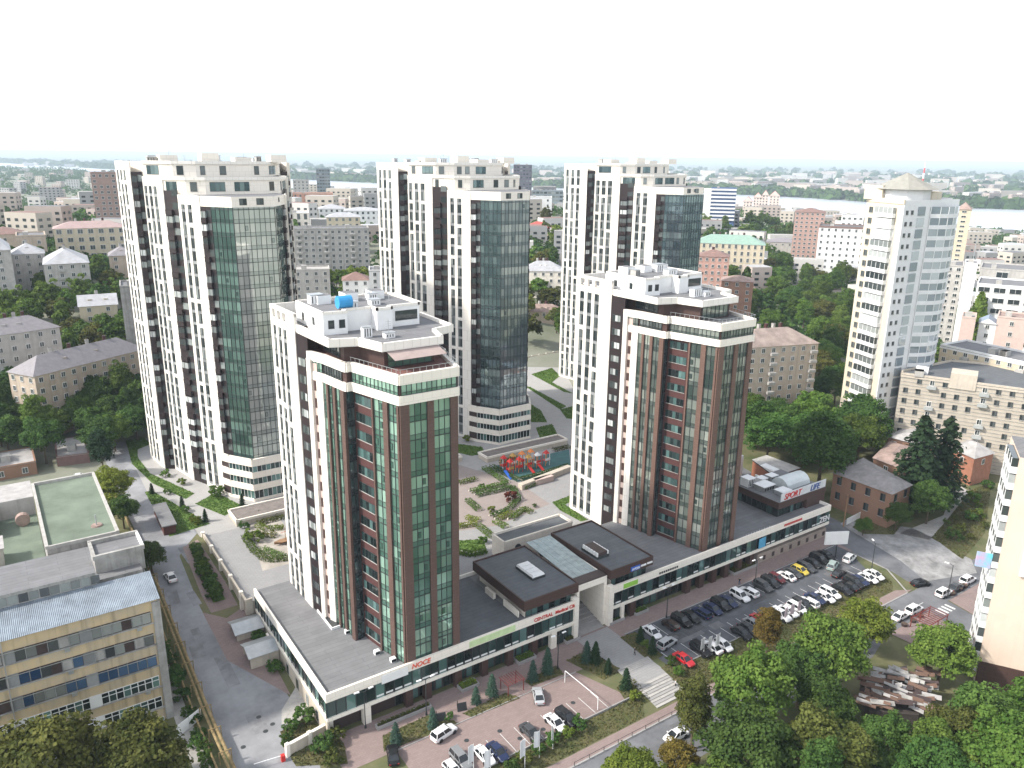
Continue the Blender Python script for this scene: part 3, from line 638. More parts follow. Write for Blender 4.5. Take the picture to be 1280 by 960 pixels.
# ------------------------------------------------------------------ shop podium
LATER = []
def text(s, size, loc, rz, m, parent, name='lettering', ext=.04, shear=0, ax='LEFT'):
    c = bpy.data.curves.new(name, 'FONT'); c.body = s; c.size = size; c.extrude = ext; c.align_x = ax; c.shear = shear; c.offset = .012 * size
    o = bpy.data.objects.new(name, c); COL.objects.link(o); c.materials.append(m)
    b = base_of(parent) if parent is not None else Vector((0, 0, 0)); o.location = Vector(loc) - b; o.rotation_euler = (math.pi / 2, 0, rz)
    bpy.context.view_layer.update(); me = bpy.data.meshes.new_from_object(o.evaluated_get(bpy.context.evaluated_depsgraph_get())); q = bpy.data.objects.new(name, me); COL.objects.link(q); q.location = o.location; q.rotation_euler = o.rotation_euler
    if parent is not None: q.parent = parent
    bpy.data.objects.remove(o)
    return q
def shopwing(name, label, x0, x1, y1, sign_end, cut=None):
    rc = lambda i, ya: [(x0 + i, ya), (x1 - i, ya), (x1 - i, y1), (x0 + i, y1)] if not cut else [(x0 + i, ya), (x1 - i, ya), (x1 - i, cut[1]), (cut[0], cut[1]), (cut[0], y1), (x0 + i, y1)]
    root = thing(name, label, 'shop building', (x0, 0, 0))
    w = MB(); w.prism(rc(.4, 1.6), -.5, 3.4, DKBR, None, False); w.prism(rc(.3, .3), 3.4, 7.6, DKBR, ROOFG); w.build('wall', root)
    w = MB(); w.prism(rc(.35, .35), 7.6, 7.8, ROOFG); w.build('roof', root)
    w = MB()
    for g in (Seg((x0, 0), (x1, 0)), Seg((x0, y1), (x0, 0)), Seg((x1, 0), (x1, cut[1] if cut else y1))) + ((Seg((x1, cut[1]), (cut[0], cut[1])), Seg((cut[0], cut[1]), (cut[0], y1))) if cut else ()):
        w.sbox(g, .4, g.L - .4, 6.95, 8.5, -.4, 0, CREAM if g.n[1] < -.5 else WHITE)  # front in cream, sunlit flanks in white: shading put into the colour
        w.sbox(g, .4, g.L - .4, 3.35, 4.0, -.3, .02, CREAM)
    for xx in (x0, x1 - .4): w.box(xx, xx + .4, 0, .4, 6.95, 8.5, CREAM); w.box(xx, xx + .4, 0, .4, 3.35, 4, CREAM)
    w.build('white_fascia', root)
    g = Seg((x0, 0.3), (x1, 0.3)); n = round(g.L / 1.7)
    i = 0
    while i < n:
        k = min(4, n - i); q = MB()
        for j in range(k): 
            a = (i + j) * g.L / n; q.squad(g, a, a + g.L / n, 4, 6.95, .06, GL_SHOP); q.sbox(g, a - .05, a + .05, 4, 6.95, .03, .18, MULL)
            if random.random() < .4: q.sbox(g, a + .2, a + g.L / n - .2, 4.3, 4.6, .05, .12, WFRM)
        q.build('shop_window', root); i += k
    g = Seg((x0 + .3, y1), (x0 + .3, 0)); n = round(g.L / 1.9); q = MB()
    for j in range(n): a = j * g.L / n; q.squad(g, a, a + g.L / n, 4, 6.95, .06, GL_SHOP); q.sbox(g, a - .05, a + .05, 4, 6.95, .03, .16, MULL)
    q.build('shop_window', root)
    return root
pw = shopwing('shopping_podium', 'long two storey shop wing with grey roof and white bands under the nearest brown tower', 0, 50.6, 38.2, False, (33.4, 20.4))
w = MB(); g = Seg((0, 38), (0, .2)); w.sbox(g, 0, g.L, -.6, 3.35, -.4, -.05, BEIGE)
for s in (18, 23, 28, 32.5): w.sbox(g, s, s + 1.3, .4, 2.6, -.1, -.02, GREYSP); w.sbox(g, s + .15, s + 1.15, .6, 2.4, -.1, .0, GL_WIN)
w.build('side_wall', pw)
for x in (6.2, 13.9, 17.5, 23.5, 29, 34.5, 40): w = MB(); w.box(x, x + 1.3, .1, 1.2, -.1, 3.35, BROWN if 12 < x < 41 else CREAM); w.build('pier', pw)
for i in range(22):
    x = 12.5 + i * 1.55
    if x > 45: break
    w = MB(); w.box(x, x + 1.3, 1.5, 1.58, .1, 3.2, MULL); w.face([(x + .1, 1.49, .2), (x + 1.2, 1.49, .2), (x + 1.2, 1.49, 3.1), (x + .1, 1.49, 3.1)], GL_SHOP); w.build('shop_door', pw)
w = MB(); w.box(43, 50.4, -.2, .9, 3.9, 4.1, CREAM); w.box(44.4, 45.6, -.1, 1.0, -.1, 3.9, CREAM); w.box(49.7, 50.7, -.25, 1.2, -.1, 8.9, CREAM)
w.build('end_frame', pw)
q = MB(); g = Seg((45.6, .55), (49.7, .55))
for j in range(4): q.squad(g, j * g.L / 4, (j + 1) * g.L / 4, .1, 6.9, .05, GL_SHOP); q.sbox(g, j * g.L / 4 - .05, j * g.L / 4 + .05, .1, 6.9, .02, .14, MULL)
q.build('shop_window', pw)
w = MB(); w.prism([(25, .6), (38.2, .6), (38.2, 20), (33, 20), (31.4, 24), (28.6, 12), (24.8, 1)], 7.8, 7.815, ROOFD); w.build('dark_roof_field', pw)  # the tower's cast shade on the roof, painted as a darker sheet
text('NOCE', 1.25, (15.0, -.06, 7.3), 0, mat('orange_red_letters', (.75, .10, .05), .4), pw, shear=.2)
w = MB(); w.box(9.5, 14.3, -.12, -.02, 6.6, 8.1, WPAINT); w.box(26.3, 36, -.10, -.02, 7.15, 8.35, mat('pale_green_sign', (.55, .68, .38), .5)); w.build('sign_board', pw)
text('CENTRAL  Medical Clinic', 1.0, (40.2, -.06, 7.35), 0, RED, pw)
w = MB(); w.prism([(-.6, 24.2), (-.2, 24.2), (-.2, 29.5), (-.6, 29.5)], 3, 3.4, CREAM); w.build('ledge', pw)
for y in (9, 15, 21): pass
w = MB()
for (x, y) in ((10.6, 14.5), (12.4, 6.0), (13.8, 2.6)): w.box(x - 1.2, x - .3, y, y + .8, 7.8, 8.5, WPAINT); w.box(x - 1.15, x - .35, y - .03, y, 7.9, 8.4, BLK)
w.build('air_conditioner', pw)
w = MB(); w.box(8.0, 9.4, 17.6, 24.5, 7.8, 8.1, MULL); w.box(7.8, 8.0, 17.4, 24.5, 7.8, 8.25, WPAINT); w.box(7.8, 10, 17.2, 17.4, 7.8, 8.25, WPAINT); w.build('skylight', pw)
# porch with stair on the left flank
po = thing('side_porch', 'small roofed stair porch at the left flank of the shop wing', 'porch', (-3.4, 25, 0))
for y in (23.6, 28.0): w = MB(); w.box(-5.2, -.1, y, y + .3, 0, 3.2, BEIGE); w.build('side_wall', po)
w = MB()
for i in range(9): w.box(-5 + i * .4, -.2, 23.9, 28, i * .3, i * .3 + .3, CONC)
w.build('stair_flight', po)
w = MB()
for a, b, za_, zb_ in ((23.2, 25.95, 3.2, 4.2), (25.95, 28.7, 4.2, 3.2)): w.hexa([(-5.6, a, za_), (-.1, a, za_), (-.1, b, zb_), (-5.6, b, zb_)], [(-5.6, a, za_ + .1), (-.1, a, za_ + .1), (-.1, b, zb_ + .1), (-5.6, b, zb_ + .1)], METAL)
w.build('roof', po)
p2 = dup(po); p2.location.y += 8.6; p2['label'] = 'small roofed stair porch farther up the left flank, near the deck wall'
for y in (30, 31, 32, 22, 21): LATER.append((-1.6, y))
pe = shopwing('shopping_podium', 'long two storey shop wing with white bands under the right brown tower and ZEN sign', 58.6, 130.2, 23.5, True)
w = MB()
for i in range(24):
    x = 61.2 + i * 2.05
    if x > 104: break
    q = MB(); q.box(x, x + 1.75, 1.5, 1.58, .1, 3.2, MULL); q.face([(x + .1, 1.49, .2), (x + 1.6, 1.49, .2), (x + 1.6, 1.49, 3.1), (x + .1, 1.49, 3.1)], GL_SHOP); q.build('shop_door', pe)
for x in (64.5, 80.5, 84.6, 88.6, 92.6, 97, 101): w = MB(); w.box(x, x + 1.4, .05, 1.3, -.1, 3.35, BROWN); w.build('pier', pe)
w = MB(); w.box(104, 129.8, .3, 1.5, -.3, 2.3, STONE); w.box(104, 130, 1.2, 1.5, 2.3, 3.35, BROWN)
for x in np.arange(106, 129, 3.2): w.box(x, x + .8, .2, .3, .5, 1.6, DKBR)
w.build('stone_wall', pe)
w = MB(); w.box(58.4, 59.6, -.2, .9, -.1, 8.8, CREAM); w.box(62, 62.7, -.1, .6, -.1, 3.9, CREAM); w.build('end_frame', pe)
q = MB(); g = Seg((59.6, .5), (62, .5))
for j in range(2): q.squad(g, j * g.L / 2, (j + 1) * g.L / 2, .1, 3.4, .05, GL_SHOP); q.sbox(g, j * g.L / 2 - .05, j * g.L / 2 + .05, .1, 3.4, .02, .14, MULL)
q.build('shop_window', pe)
w = MB(); w.box(62.2, 66, -.10, -.02, 7.2, 8.2, GRN); w.box(103.5, 105.8, -.12, -.02, 4.2, 6.6, mat('blue_sign', (.1, .35, .55), .5)); w.build('sign_board', pe)
text('ZEN', 2.1, (126.2, .1, 4.5), 0, WPAINT, pe, ext=.06)
w = MB()
for i in range(9): w.box(72 + i * .62, 72.45 + i * .62, -.05, -.02, 7.35, 7.8, BLK)
for i in range(16): w.box(112.2 + i * .42, 112.5 + i * .42, -.06, -.02, 7.45, 8.0, RED)
w.build('small_lettering', pe)
w = MB()
for i in range(10): x = 99 + i * .9; w.bar((x, .2, 8.5), (x, .2, 8.9), .05, WPAINT)
w.build('roof_rail', pe)
# the dark-roofed halls in the middle
def hall(label, x0, x1, y0, y1, z, seed):
    r = thing('shop_hall', label, 'shop hall', (x0, y0, 7.8))
    w = MB(); w.prism([(x0 + 1, y0 + 1), (x1 - 1, y0 + 1), (x1 - 1, y1 - 1), (x0 + 1, y1 - 1)], 3, z - 1.6, CREAM, None, False); w.build('wall', r)
    w = MB(); w.prism([(x0, y0), (x1, y0), (x1, y1), (x0, y1)], z - 1.7, z, BROWN, ROOFD)
    for a, b, c_, d_ in ((x0, x1, y0, y0 + .25), (x0, x1, y1 - .25, y1), (x0, x0 + .25, y0 + .25, y1 - .25), (x1 - .25, x1, y0 + .25, y1 - .25)): w.box(a, b, c_, d_, z, z + .3, BROWN)
    w.build('roof', r)
    g = Seg((x0 + 1, y0 + 1), (x1 - 1, y0 + 1)); q = MB()
    for j in range(8): q.squad(g, j * g.L / 8, (j + 1) * g.L / 8, 7.9, z - 1.7, .05, GL_SHOP); q.sbox(g, j * g.L / 8 - .05, j * g.L / 8 + .05, 7.9, z - 1.7, .02, .12, MULL)
    q.build('clerestory', r)
    return r
ha = hall('flat dark roofed brown hall with a white skylight, left of the gateway', 38.3, 51.0, .5, 18.6, 11.6, 1)
q = MB(); q.box(44.2, 47.3, 6.2, 12, 11.6, 12.1, MULL)
for i in range(4):
    y = 6.3 + i * 1.42; q.hexa([(44.3, y, 12.1), (47.2, y, 12.1), (47.2, y + 1.35, 12.1), (44.3, y + 1.35, 12.1)], [(44.5, y + .1, 12.5), (47, y + .1, 12.5), (47, y + 1.25, 12.5), (44.5, y + 1.25, 12.5)], WPAINT)
q.build('skylight', ha)
q = MB(); q.box(38.0, 38.25, 2, 7, 8, 9.3, CREAM); q.box(37.7, 38.25, 10, 13, 7.8, 9, CREAM); q.build('side_ledge', ha)
hb = hall('flat dark roofed brown hall with machine unit on top, right of the gateway', 58.9, 70.3, .3, 20, 11.7, 2)
q = MB(); q.box(59.9, 63.0, 5.6, 10.8, 11.7, 12.2, MULL); q.box(60.2, 62.7, 5.9, 10.5, 12.2, 12.9, DKBR)
for i in range(6): q.box(60, 60.25, 5.8 + i * .82, 6.4 + i * .82, 12.2, 13, WPAINT); q.box(62.75, 63, 5.8 + i * .82, 6.4 + i * .82, 12.2, 12.9, WPAINT)
q.build('roof_machine', hb)
q = MB(); q.box(64.2, 66.6, .15, .28, 10.3, 11.2, BLUE); q.build('sign_board', hb)
text('AVON', .75, (64.4, .12, 10.45), 0, WPAINT, hb); 
q = MB(); q.box(66.9, 68.3, .15, .28, 10.6, 10.95, WPAINT); q.box(68.6, 70, .15, .28, 10.65, 11, WPAINT); q.build('sign_strip', hb)
gt = thing('white_gateway', 'tall white gateway with sloping glass roof between the two dark roofed halls', 'gateway', (50.6, .8, 0))
w = MB(); w.box(51.05, 51.6, .9, 14, 0, 10.9, CREAM); w.box(57.9, 58.5, .9, 14, 0, 10.9, CREAM); w.box(51.6, 57.9, .9, 1.4, 9.6, 10.9, CREAM); w.box(51.6, 57.9, 13.5, 14, 3, 10.9, CREAM); w.build('wall', gt)
q = MB()
for i in range(4):
    x = 51.7 + i * 1.55; q.hexa([(x, 3.4, 11), (x + 1.5, 3.4, 11), (x + 1.5, 19, 12), (x, 19, 12)], [(x, 3.4, 11.1), (x + 1.5, 3.4, 11.1), (x + 1.5, 19, 12.1), (x, 19, 12.1)], mat('frosted_glass', (.30, .36, .36), .25, .2, .8))
q.box(51.1, 58.4, 1, 3.4, 10.9, 11.15, DKBR); q.build('glass_roof', gt)
q = MB(); q.box(51.6, 51.75, 6, 8, 6.2, 8.6, MULL); q.box(51.6, 51.75, 6, 7, 3.2, 4.6, MULL); q.build('window', gt)
an = thing('deck_annex', 'long white annex with flat dark roof at the edge of the courtyard behind the gateway', 'annex', (50, 24, DZ))
w = MB(); w.prism([(49.6, 24.2), (68.2, 24.2), (68.2, 29), (49.6, 29)], 3, 10, CREAM, ROOFD)
for g in segs([(49.6, 24.2), (68.2, 24.2), (68.2, 29), (49.6, 29)]): w.sbox(g, 0, g.L, 10, 10.5, -.3, .1, CREAM)
w.build('wall', an)
q = MB(); q.tube((53.2, 24.18, 8.3), (53.2, 24.05, 8.3), .8, .8, MULL, 14); q.box(52.4, 54, 24.06, 24.19, 7.1, 8.3, MULL); q.build('arched_window', an)
q = MB(); q.box(61.5, 63, 24.05, 24.19, 7.2, 9.2, WFRM); q.build('door', an)
# SPORT LIFE block
sp = thing('fitness_club', 'brown rooftop block carrying the red and blue SPORT LIFE sign', 'fitness club', (114, 3, 7.8))
w = MB(); w.prism([(114.4, 3.8), (131, 3.8), (131, 16), (114.4, 16)], 7.0, 10.2, DKBR, None, False); w.prism([(113.6, 3), (131.6, 3), (131.6, 16.5), (113.6, 16.5)], 10.2, 11.9, BROWN, ROOFG); w.box(124.5, 131.5, 3.1, 3.8, 7.6, 10.2, BROWN); w.build('wall', sp)
for g, s1 in ((Seg((114.4, 16), (114.4, 3.8)), 12.2), (Seg((114.4, 3.8), (131, 3.8)), 9.4)):
    q = MB(); n = 8
    for j in range(n): q.squad(g, j * s1 / n, (j + 1) * s1 / n, 7.9, 10.2, .05, GL_SHOP); q.sbox(g, j * s1 / n - .05, j * s1 / n + .05, 7.9, 10.2, .02, .14, MULL)
    q.build('ribbon_window', sp)
q = MB(); q.box(114.2, 131.4, 3.05, 3.2, 12.0, 14.0, mat('sign_backing', (.62, .63, .64), .5)); q.build('sign_board', sp)
text('SPORT', 2.1, (115.3, 3.0, 12.25), 0, RED, sp, shear=.25, ext=.06); text('LIFE', 2.1, (125.2, 3.0, 12.25), 0, mat('navy_letters', (.04, .09, .28), .4), sp, shear=.25, ext=.06)
for i, (x, y, a, b, h, m) in enumerate(((114.6, 13.2, 2.6, 2.4, 2, WPAINT), (115.5, 9, 4.2, 3.2, 1.2, GREYSP), (117.2, 4.8, 3.4, 2.6, 1.0, METAL), (121.8, 11.8, 2.5, 2, 1.6, GREYSP), (119.2, 12.6, 2.2, 2, 1.2, WPAINT))):
    q = MB(); q.box(x, x + a, y, y + b, 11.9, 11.9 + h, m); q.box(x - .1, x + a + .1, y - .1, y + b + .1, 11.9 + h, 12 + h, WPAINT)
    for k in range(4): q.box(x + .2 + k * a / 4.4, x + a / 5 + k * a / 4.4, y - .04, y, 12.1, 11.7 + h, BLK)
    q.build('cooling_unit', sp)
dm = MB()                                                            # pale barrel-vaulted rooflight
for i in range(7):
    t0, t1 = math.pi * i / 7, math.pi * (i + 1) / 7
    ya, yb = 9.2 - 2.6 * math.cos(t0), 9.2 - 2.6 * math.cos(t1); za_, zb_ = 11.9 + 2.4 * math.sin(t0), 11.9 + 2.4 * math.sin(t1)
    dm.face([(121.6, ya, za_), (130.2, ya, za_), (130.2, yb, zb_), (121.6, yb, zb_)][::-1], mat('milky_roof', (.60, .64, .64), .35, .08) if i == 0 else MATS['milky_roof'])
    dm.face([(121.6, ya, 11.9), (121.6, ya, za_), (121.6, yb, zb_), (121.6, yb, 11.9)], MATS['milky_roof']); dm.face([(130.2, ya, 11.9), (130.2, yb, 11.9), (130.2, yb, zb_), (130.2, ya, za_)], MATS['milky_roof'])
dm.build('vaulted_rooflight', sp)
rb = thing('brick_shed', 'low red brick building with pale flat roof behind the SPORT LIFE block', 'shed', (133, 18, 5))
w = MB(); w.prism([(131.5, 18), (142, 18), (142, 29), (136, 29)], 0, 9.2, mat('rusty_brick', (.32, .13, .075), .85, .12, 1.5), CONC); w.prism([(131.3, 17.8), (142.2, 17.8), (142.2, 29.2), (135.8, 29.2)], 9.2, 9.5, DKBR, CONC); w.build('wall', rb)
q = MB(); q.hexa([(133.5, 20, 9.5), (136, 20, 9.5), (136.5, 25, 9.5), (134.2, 25, 9.5)], [(133.7, 20.2, 9.8), (135.8, 20.2, 9.8), (136.3, 24.8, 9.8), (134.4, 24.8, 9.8)], WPAINT); q.build('skylight', rb)
cn = thing('white_container', 'white box units standing behind the terrace of the right shop wing', 'container', (131, 34, DZ))
w = MB(); w.box(126, 137, 33, 36.2, 3, 9.2, WPAINT, None, METAL); w.build('wall', cn)
for i in range(4): q = MB(); q.tube((127.5 + i * 2.5, 34.6, 9.2), (127.5 + i * 2.5, 34.6, 9.7), .7, .7, METAL, 12); q.build('fan', cn)
# ------------------------------------------------------------------ other buildings
FOOT = []                                                            # footprints, kept clear of trees
FOOT.append([(-3, -8), (131, -8), (131, 40), (-3, 40)])
PROTO = {}
def win_mesh(w, h, kind):
    k = (round(w, 1), round(h, 1), kind)
    if k in PROTO: return PROTO[k]
    b = MB(); fr = {'w': WFRM, 'd': MULL, 'b': WFRM}[kind]
    b.box(-w / 2, w / 2, -.10, .05, 0, h, fr); 
    b.face([(-w / 2 + .1, -.11, .1), (-.04, -.11, .1), (-.04, -.11, h - .1), (-w / 2 + .1, -.11, h - .1)], GL_WIN, random.random() * .5); b.face([(.04, -.11, .1), (w / 2 - .1, -.11, .1), (w / 2 - .1, -.11, h - .1), (.04, -.11, h - .1)], GL_WIN, random.random() * .7)
    b.box(-w / 2 - .08, w / 2 + .08, -.2, .0, -.1, .02, CONC)
    if kind == 'b': b.box(-w / 2 - .6, w / 2 + .6, -1.1, -.02, -1.0, -.1, CURT if random.random() < .6 else CONC); b.box(-w / 2 - .55, w / 2 + .55, -1.05, -.02, -1.05, -.98, CONC)
    me = b.build('window'); d = me.data; bpy.data.objects.remove(me); PROTO[k] = d; return d
def add_windows(root, specs):
    """specs: (x, y, z, angle, w, h, kind); the 95 nearest as parts of their own, the rest as one part"""
    specs.sort(key=lambda s: dcam(s[0], s[1]) - s[2] * .01); b0 = base_of(root)
    for s in specs[:95]:
        x, y, z, a, w, h, k = s; d = win_mesh(w, h, k); o = bpy.data.objects.new('balcony_window' if k == 'b' else 'window', d); COL.objects.link(o); o.parent = root; o.location = Vector((x, y, z)) - b0; o.rotation_euler = (0, 0, a)
    if len(specs) > 95:
        m = MB()
        for x, y, z, a, w, h, k in specs[95:]:
            g = Seg((x - math.cos(a) * w / 2, y - math.sin(a) * w / 2), (x + math.cos(a) * w / 2, y + math.sin(a) * w / 2))
            m.sbox(g, 0, w, z, z + h, -.05, .10, WFRM); m.squad(g, .1, w / 2 - .04, z + .1, z + h - .1, .11, GL_WIN); m.squad(g, w / 2 + .04, w - .1, z + .1, z + h - .1, .11, GL_WIN)
        tag(m.build('windows', root), kind='stuff')
def gable(b, poly, z, h, m, over=.5, hip=0, wall=None):
    """pitched roof on a rectangle, ridge along its longer side"""
    p = [Vector((*q, 0)) for q in poly]
    if (p[1] - p[0]).length < (p[2] - p[1]).length: p = p[1:] + p[:1]
    c = sum(p, Vector()) / 4; p = [q + (q - c).normalized() * over for q in p]
    e = (p[1] - p[0]).normalized(); w = (p[2] - p[1]).length
    r0 = (p[0] + p[3]) / 2 + e * (hip * w / 2); r1 = (p[1] + p[2]) / 2 - e * (hip * w / 2)
    q = [(v.x, v.y, z) for v in p]; R0 = (r0.x, r0.y, z + h); R1 = (r1.x, r1.y, z + h)
    b.face([q[0], q[1], R1, R0], m, .5); b.face([q[2], q[3], R0, R1], m, .5)
    if hip: b.face([q[1], q[2], R1], m, .5); b.face([q[3], q[0], R0], m, .5)
    else: b.face([q[1], q[2], R1], wall or m); b.face([q[3], q[0], R0], wall or m)
    b.face(q[::-1], m)
    return r0, r1
def building(name, label, cat, poly, z0, z1, wall, roof, kind='flat', rh=3, fh=3.2, cols=3.0, ww=1.4, wh=1.6, group=None, wk='w', indiv=True, trim=None, skip=0, chim=0, balc=0, seed=1, hip=1, first=1.0, par=.6):
    rd = random.Random(seed); FOOT.append(poly)
    c = (sum(p[0] for p in poly) / len(poly), sum(p[1] for p in poly) / len(poly))
    root = thing(name, label, cat, (c[0], c[1], z0), group)
    w = MB(); w.prism(poly, z0 - 3, z1, wall, None, False)
    if trim:
        for g in segs(poly): w.sbox(g, -.1, g.L + .1, z1 - .6, z1, -.1, .18, trim)
    ws = []
    for g in segs(poly):
        if not g.faces_cam(): continue
        n = int((g.L - 1) / cols); f = int((z1 - z0 - .4) / fh)
        if n < 1: continue
        for i in range(f):
            for j in range(n):
                if skip and rd.random() < skip: continue
                s = (j + .5) * g.L / n; x, y = g.pt(s, .02); z = z1 - (i + 1) * fh + first * fh * .35
                k = 'b' if balc and (j % balc == balc // 2) and i < f - 1 else wk
                ws.append((x, y, z, g.ang, ww, wh, k))
                if not indiv: w.squad(g, s - ww / 2, s + ww / 2, z, z + wh, .05, GL_WIN)
    w.build('wall', root)
    if indiv: add_windows(root, ws)
    r = MB()
    if kind == 'flat':
        r.prism(poly, z1, z1 + .15, roof)
        for g in segs(poly): r.sbox(g, 0, g.L, z1 + .15, z1 + .15 + par, -.35, .08, trim or wall)
        for i in range(max(1, int(len(ws) / 30))):
            g = segs(poly)[0]; s = rd.uniform(.15, .75) * g.L; r.sbox(g, s, s + 2.2, z1 + .15, z1 + 1.9, -6, -3.5, CONC)
    else: r0, r1 = gable(r, poly, z1, rh, roof, .6, hip if kind == 'hip' else 0, wall)
    ro = r.build('roof', root)
    for i in range(chim):
        t = (i + .7) / (chim + .4); a = r0.lerp(r1, t) if kind != 'flat' else Vector((*c, 0)); q = MB(); q.box(a.x - .5, a.x + .5, a.y + .6, a.y + 1.5, z1 + rh * .4, z1 + rh + 1.3, BRICK if i % 2 else CONC, None, DKBR); q.build('chimney', ro)
    if kind != 'flat' and chim:
        for i in range(2):
            a = r0.lerp(r1, .3 + .4 * i); d = Vector((CX - a.x, CY - a.y, 0)).normalized(); a = a + d * 2.6
            q = MB(); q.box(a.x - .7, a.x + .7, a.y - .8, a.y + .8, z1 + rh * .15, z1 + rh * .62, wall, None, roof); q.build('dormer', ro)
    return root
def quad_from(L, R, d, depth, dR=None):
    a = D(*L, d); b = D(*R, dR or d); g = Seg(a[:2], b[:2]); z = (a[2] + b[2]) / 2
    return [g.pt(0), g.pt(g.L), g.pt(g.L, -depth), g.pt(0, -depth)], z
def blk(name, label, cat, L, R, d, depth, wall, roof, dR=None, dz=0, **k):
    poly, z = quad_from(L, R, d, depth, dR); c = [sum(q) / 4 for q in zip(*poly)]
    return building(name, label, cat, poly, min(terr(*c), z - 4) + dz, z, wall, roof, **k)
SLATE = mat('purple_grey_roof', (.24, .225, .235), .8, .12, .8, rndvar=.05)
TIN = mat('pale_tin_roof', (.42, .42, .43), .5, .15, .5, metal=.2)
ASB = mat('asbestos_roof', (.37, .355, .345), .9, .18, .5)
PINKR = mat('pinkish_tin_roof', (.36, .265, .25), .8, .12)
REDR = mat('red_tin_roof', (.40, .10, .085), .7, .1)
GREENR = mat('green_tin_roof', (.24, .35, .29), .6, .1)
BRNR = mat('brown_tin_roof', (.22, .14, .12), .8, .12)
RUSTR = mat('rusty_roof', (.30, .22, .19), .9, .25, .5)
YELW = mat('yellowish_plaster', (.56, .485, .36), .85, .08, .5, streak=.15)
GREYW = mat('grey_render', (.45, .43, .40), .9, .12, .5, streak=.25)
TANW = mat('tan_render', (.46, .38, .30), .9, .1, .5, streak=.2)
OLDB = brickmat('old_orange_brick', (.29, .17, .115), (.25, .14, .095), (.25, .19, .15), .6, .2, .9)
STRIPE = mat('striped_stone', (.45, .40, .33), .85, .1, .5)
WHT2 = mat('white_render', (.70, .70, .69), .7, .06, .5)
# left of the towers
blk('apartment_slab', 'brown brick apartment slab with rows of small windows rising behind the leftmost tower', 'apartment block', (113, 219), (168, 215), 510, 16, mat('brown_brick_slab', (.33, .235, .20), .9, .1), ROOFG, fh=3, cols=3, skip=.1, ww=1.5)
blk('school_building', 'long cream building with pinkish tin roof among the trees left of the leftmost tower', 'school', (66, 284), (158, 286), 450, 15, YELW, PINKR, kind='hip', rh=3, fh=4, cols=4, ww=2.4, wh=2.2, chim=4)
blk('workshop', 'flat tan workshop with greenish roof at the left edge of the photo', 'workshop', (20, 297), (57, 295), 420, 20, TANW, ROOFG, fh=5, cols=5)
blk('workshop', 'low reddish roofed workshop cut by the left edge, behind the tan one', 'workshop', (-20, 296), (30, 290), 450, 18, TANW, BRNR, kind='hip', rh=3, fh=5, cols=5)
blk('apartment_house', 'four storey grey house with pale hipped tin roof standing among trees at the left', 'house', (54, 331), (111, 328), 370, 26, GREYW, TIN, kind='hip', rh=5, fh=3.3, cols=3.6, chim=4, balc=3, seed=3)
blk('apartment_house', 'grey house with pale hipped roof just left of the freestanding four storey house', 'house', (13, 321), (55, 314), 395, 14, GREYW, TIN, kind='hip', rh=4, fh=3.2, cols=3.4, chim=3)
blk('apartment_house', 'tall grey gabled house end cut by the left edge of the photo', 'house', (-16, 314), (13, 312), 372, 26, GREYW, TIN, kind='hip', rh=4, fh=3.2, cols=3.4, chim=2)
blk('apartment_house', 'long house with purple grey roof at the left edge above the wood', 'house', (-30, 424), (74, 408), 285, 13, GREYW, SLATE, dR=292, kind='hip', rh=4, fh=3.4, cols=3.6, chim=4, seed=5)
blk('apartment_house', 'very long low house with grey roof running into the wood towards the leftmost tower', 'house', (42, 464), (182, 442), 262, 12, TANW, SLATE, dR=285, kind='hip', rh=4.5, fh=3.4, cols=3.4, chim=4, seed=6)
blk('apartment_block', 'blank concrete block end with white balconies just left of the leftmost tower', 'apartment block', (150, 362), (190, 356), 300, 14, DCONC, ROOFG, fh=3, cols=30)
q_, z_ = quad_from((142, 354), (150, 362), 322, 10, 300)
blk('villa', 'small cream villa with a round gable window among the trees left of the leftmost tower', 'villa', (99, 386), (146, 378), 335, 12, YELW, TIN, kind='gable', rh=3.5, fh=3.4, cols=4, chim=1)
blk('cottage', 'tan cottage with grey hipped roof close to the left flank of the leftmost tower', 'cottage', (136, 322), (168, 317), 385, 13, TANW, SLATE, kind='hip', rh=3.5, fh=3.4, cols=4, chim=2)
# between the left and the middle tower
blk('apartment_block', 'five storey grey panel block with balconies seen between the left and middle towers', 'apartment block', (352, 289), (461, 285), 400, 14, GREYW, ROOFG, fh=2.9, cols=3.0, balc=4, seed=8, trim=CONC)
blk('small_house', 'small white flat house with dark windows right beside the flank of the leftmost tower', 'house', (366, 338), (412, 339), 352, 12, GREYW, CONC, fh=3.2, cols=3.4)
blk('apartment_house', 'pale two storey house with brown roof between the left and middle towers', 'house', (428, 349), (462, 352), 345, 11, WHT2, BRNR, kind='hip', rh=3, fh=3.2, cols=3)
blk('apartment_block', 'white balcony block half hidden behind the middle tower', 'apartment block', (461, 337), (490, 342), 332, 12, WHT2, ROOFG, fh=2.9, cols=3, balc=2)
blk('long_building', 'long orange brick building with white end below the round white tower', 'building', (366, 245), (416, 240), 720, 18, mat('orange_brick_far', (.48, .26, .19), .9), CONC, fh=3.5, cols=4, indiv=False)
blk('glass_tower', 'slim white tower with blue glass bands rising at the river between the towers', 'office tower', (395, 212), (412, 211), 1050, 16, GL_BLUE, ROOFG, fh=4, cols=3, ww=2.5, wh=1.5, indiv=False)
blk('office_block', 'pale blue grey office block left of the slim white tower', 'office block', (366, 226), (386, 226), 980, 24, GREYW, ROOFG, fh=3.5, cols=4, indiv=False)
blk('white_block', 'bright white old building with many windows behind the grey panel block', 'building', (430, 262), (477, 265), 560, 20, WHT2, TIN, fh=3.4, cols=3.4, kind='hip', rh=2, indiv=False)
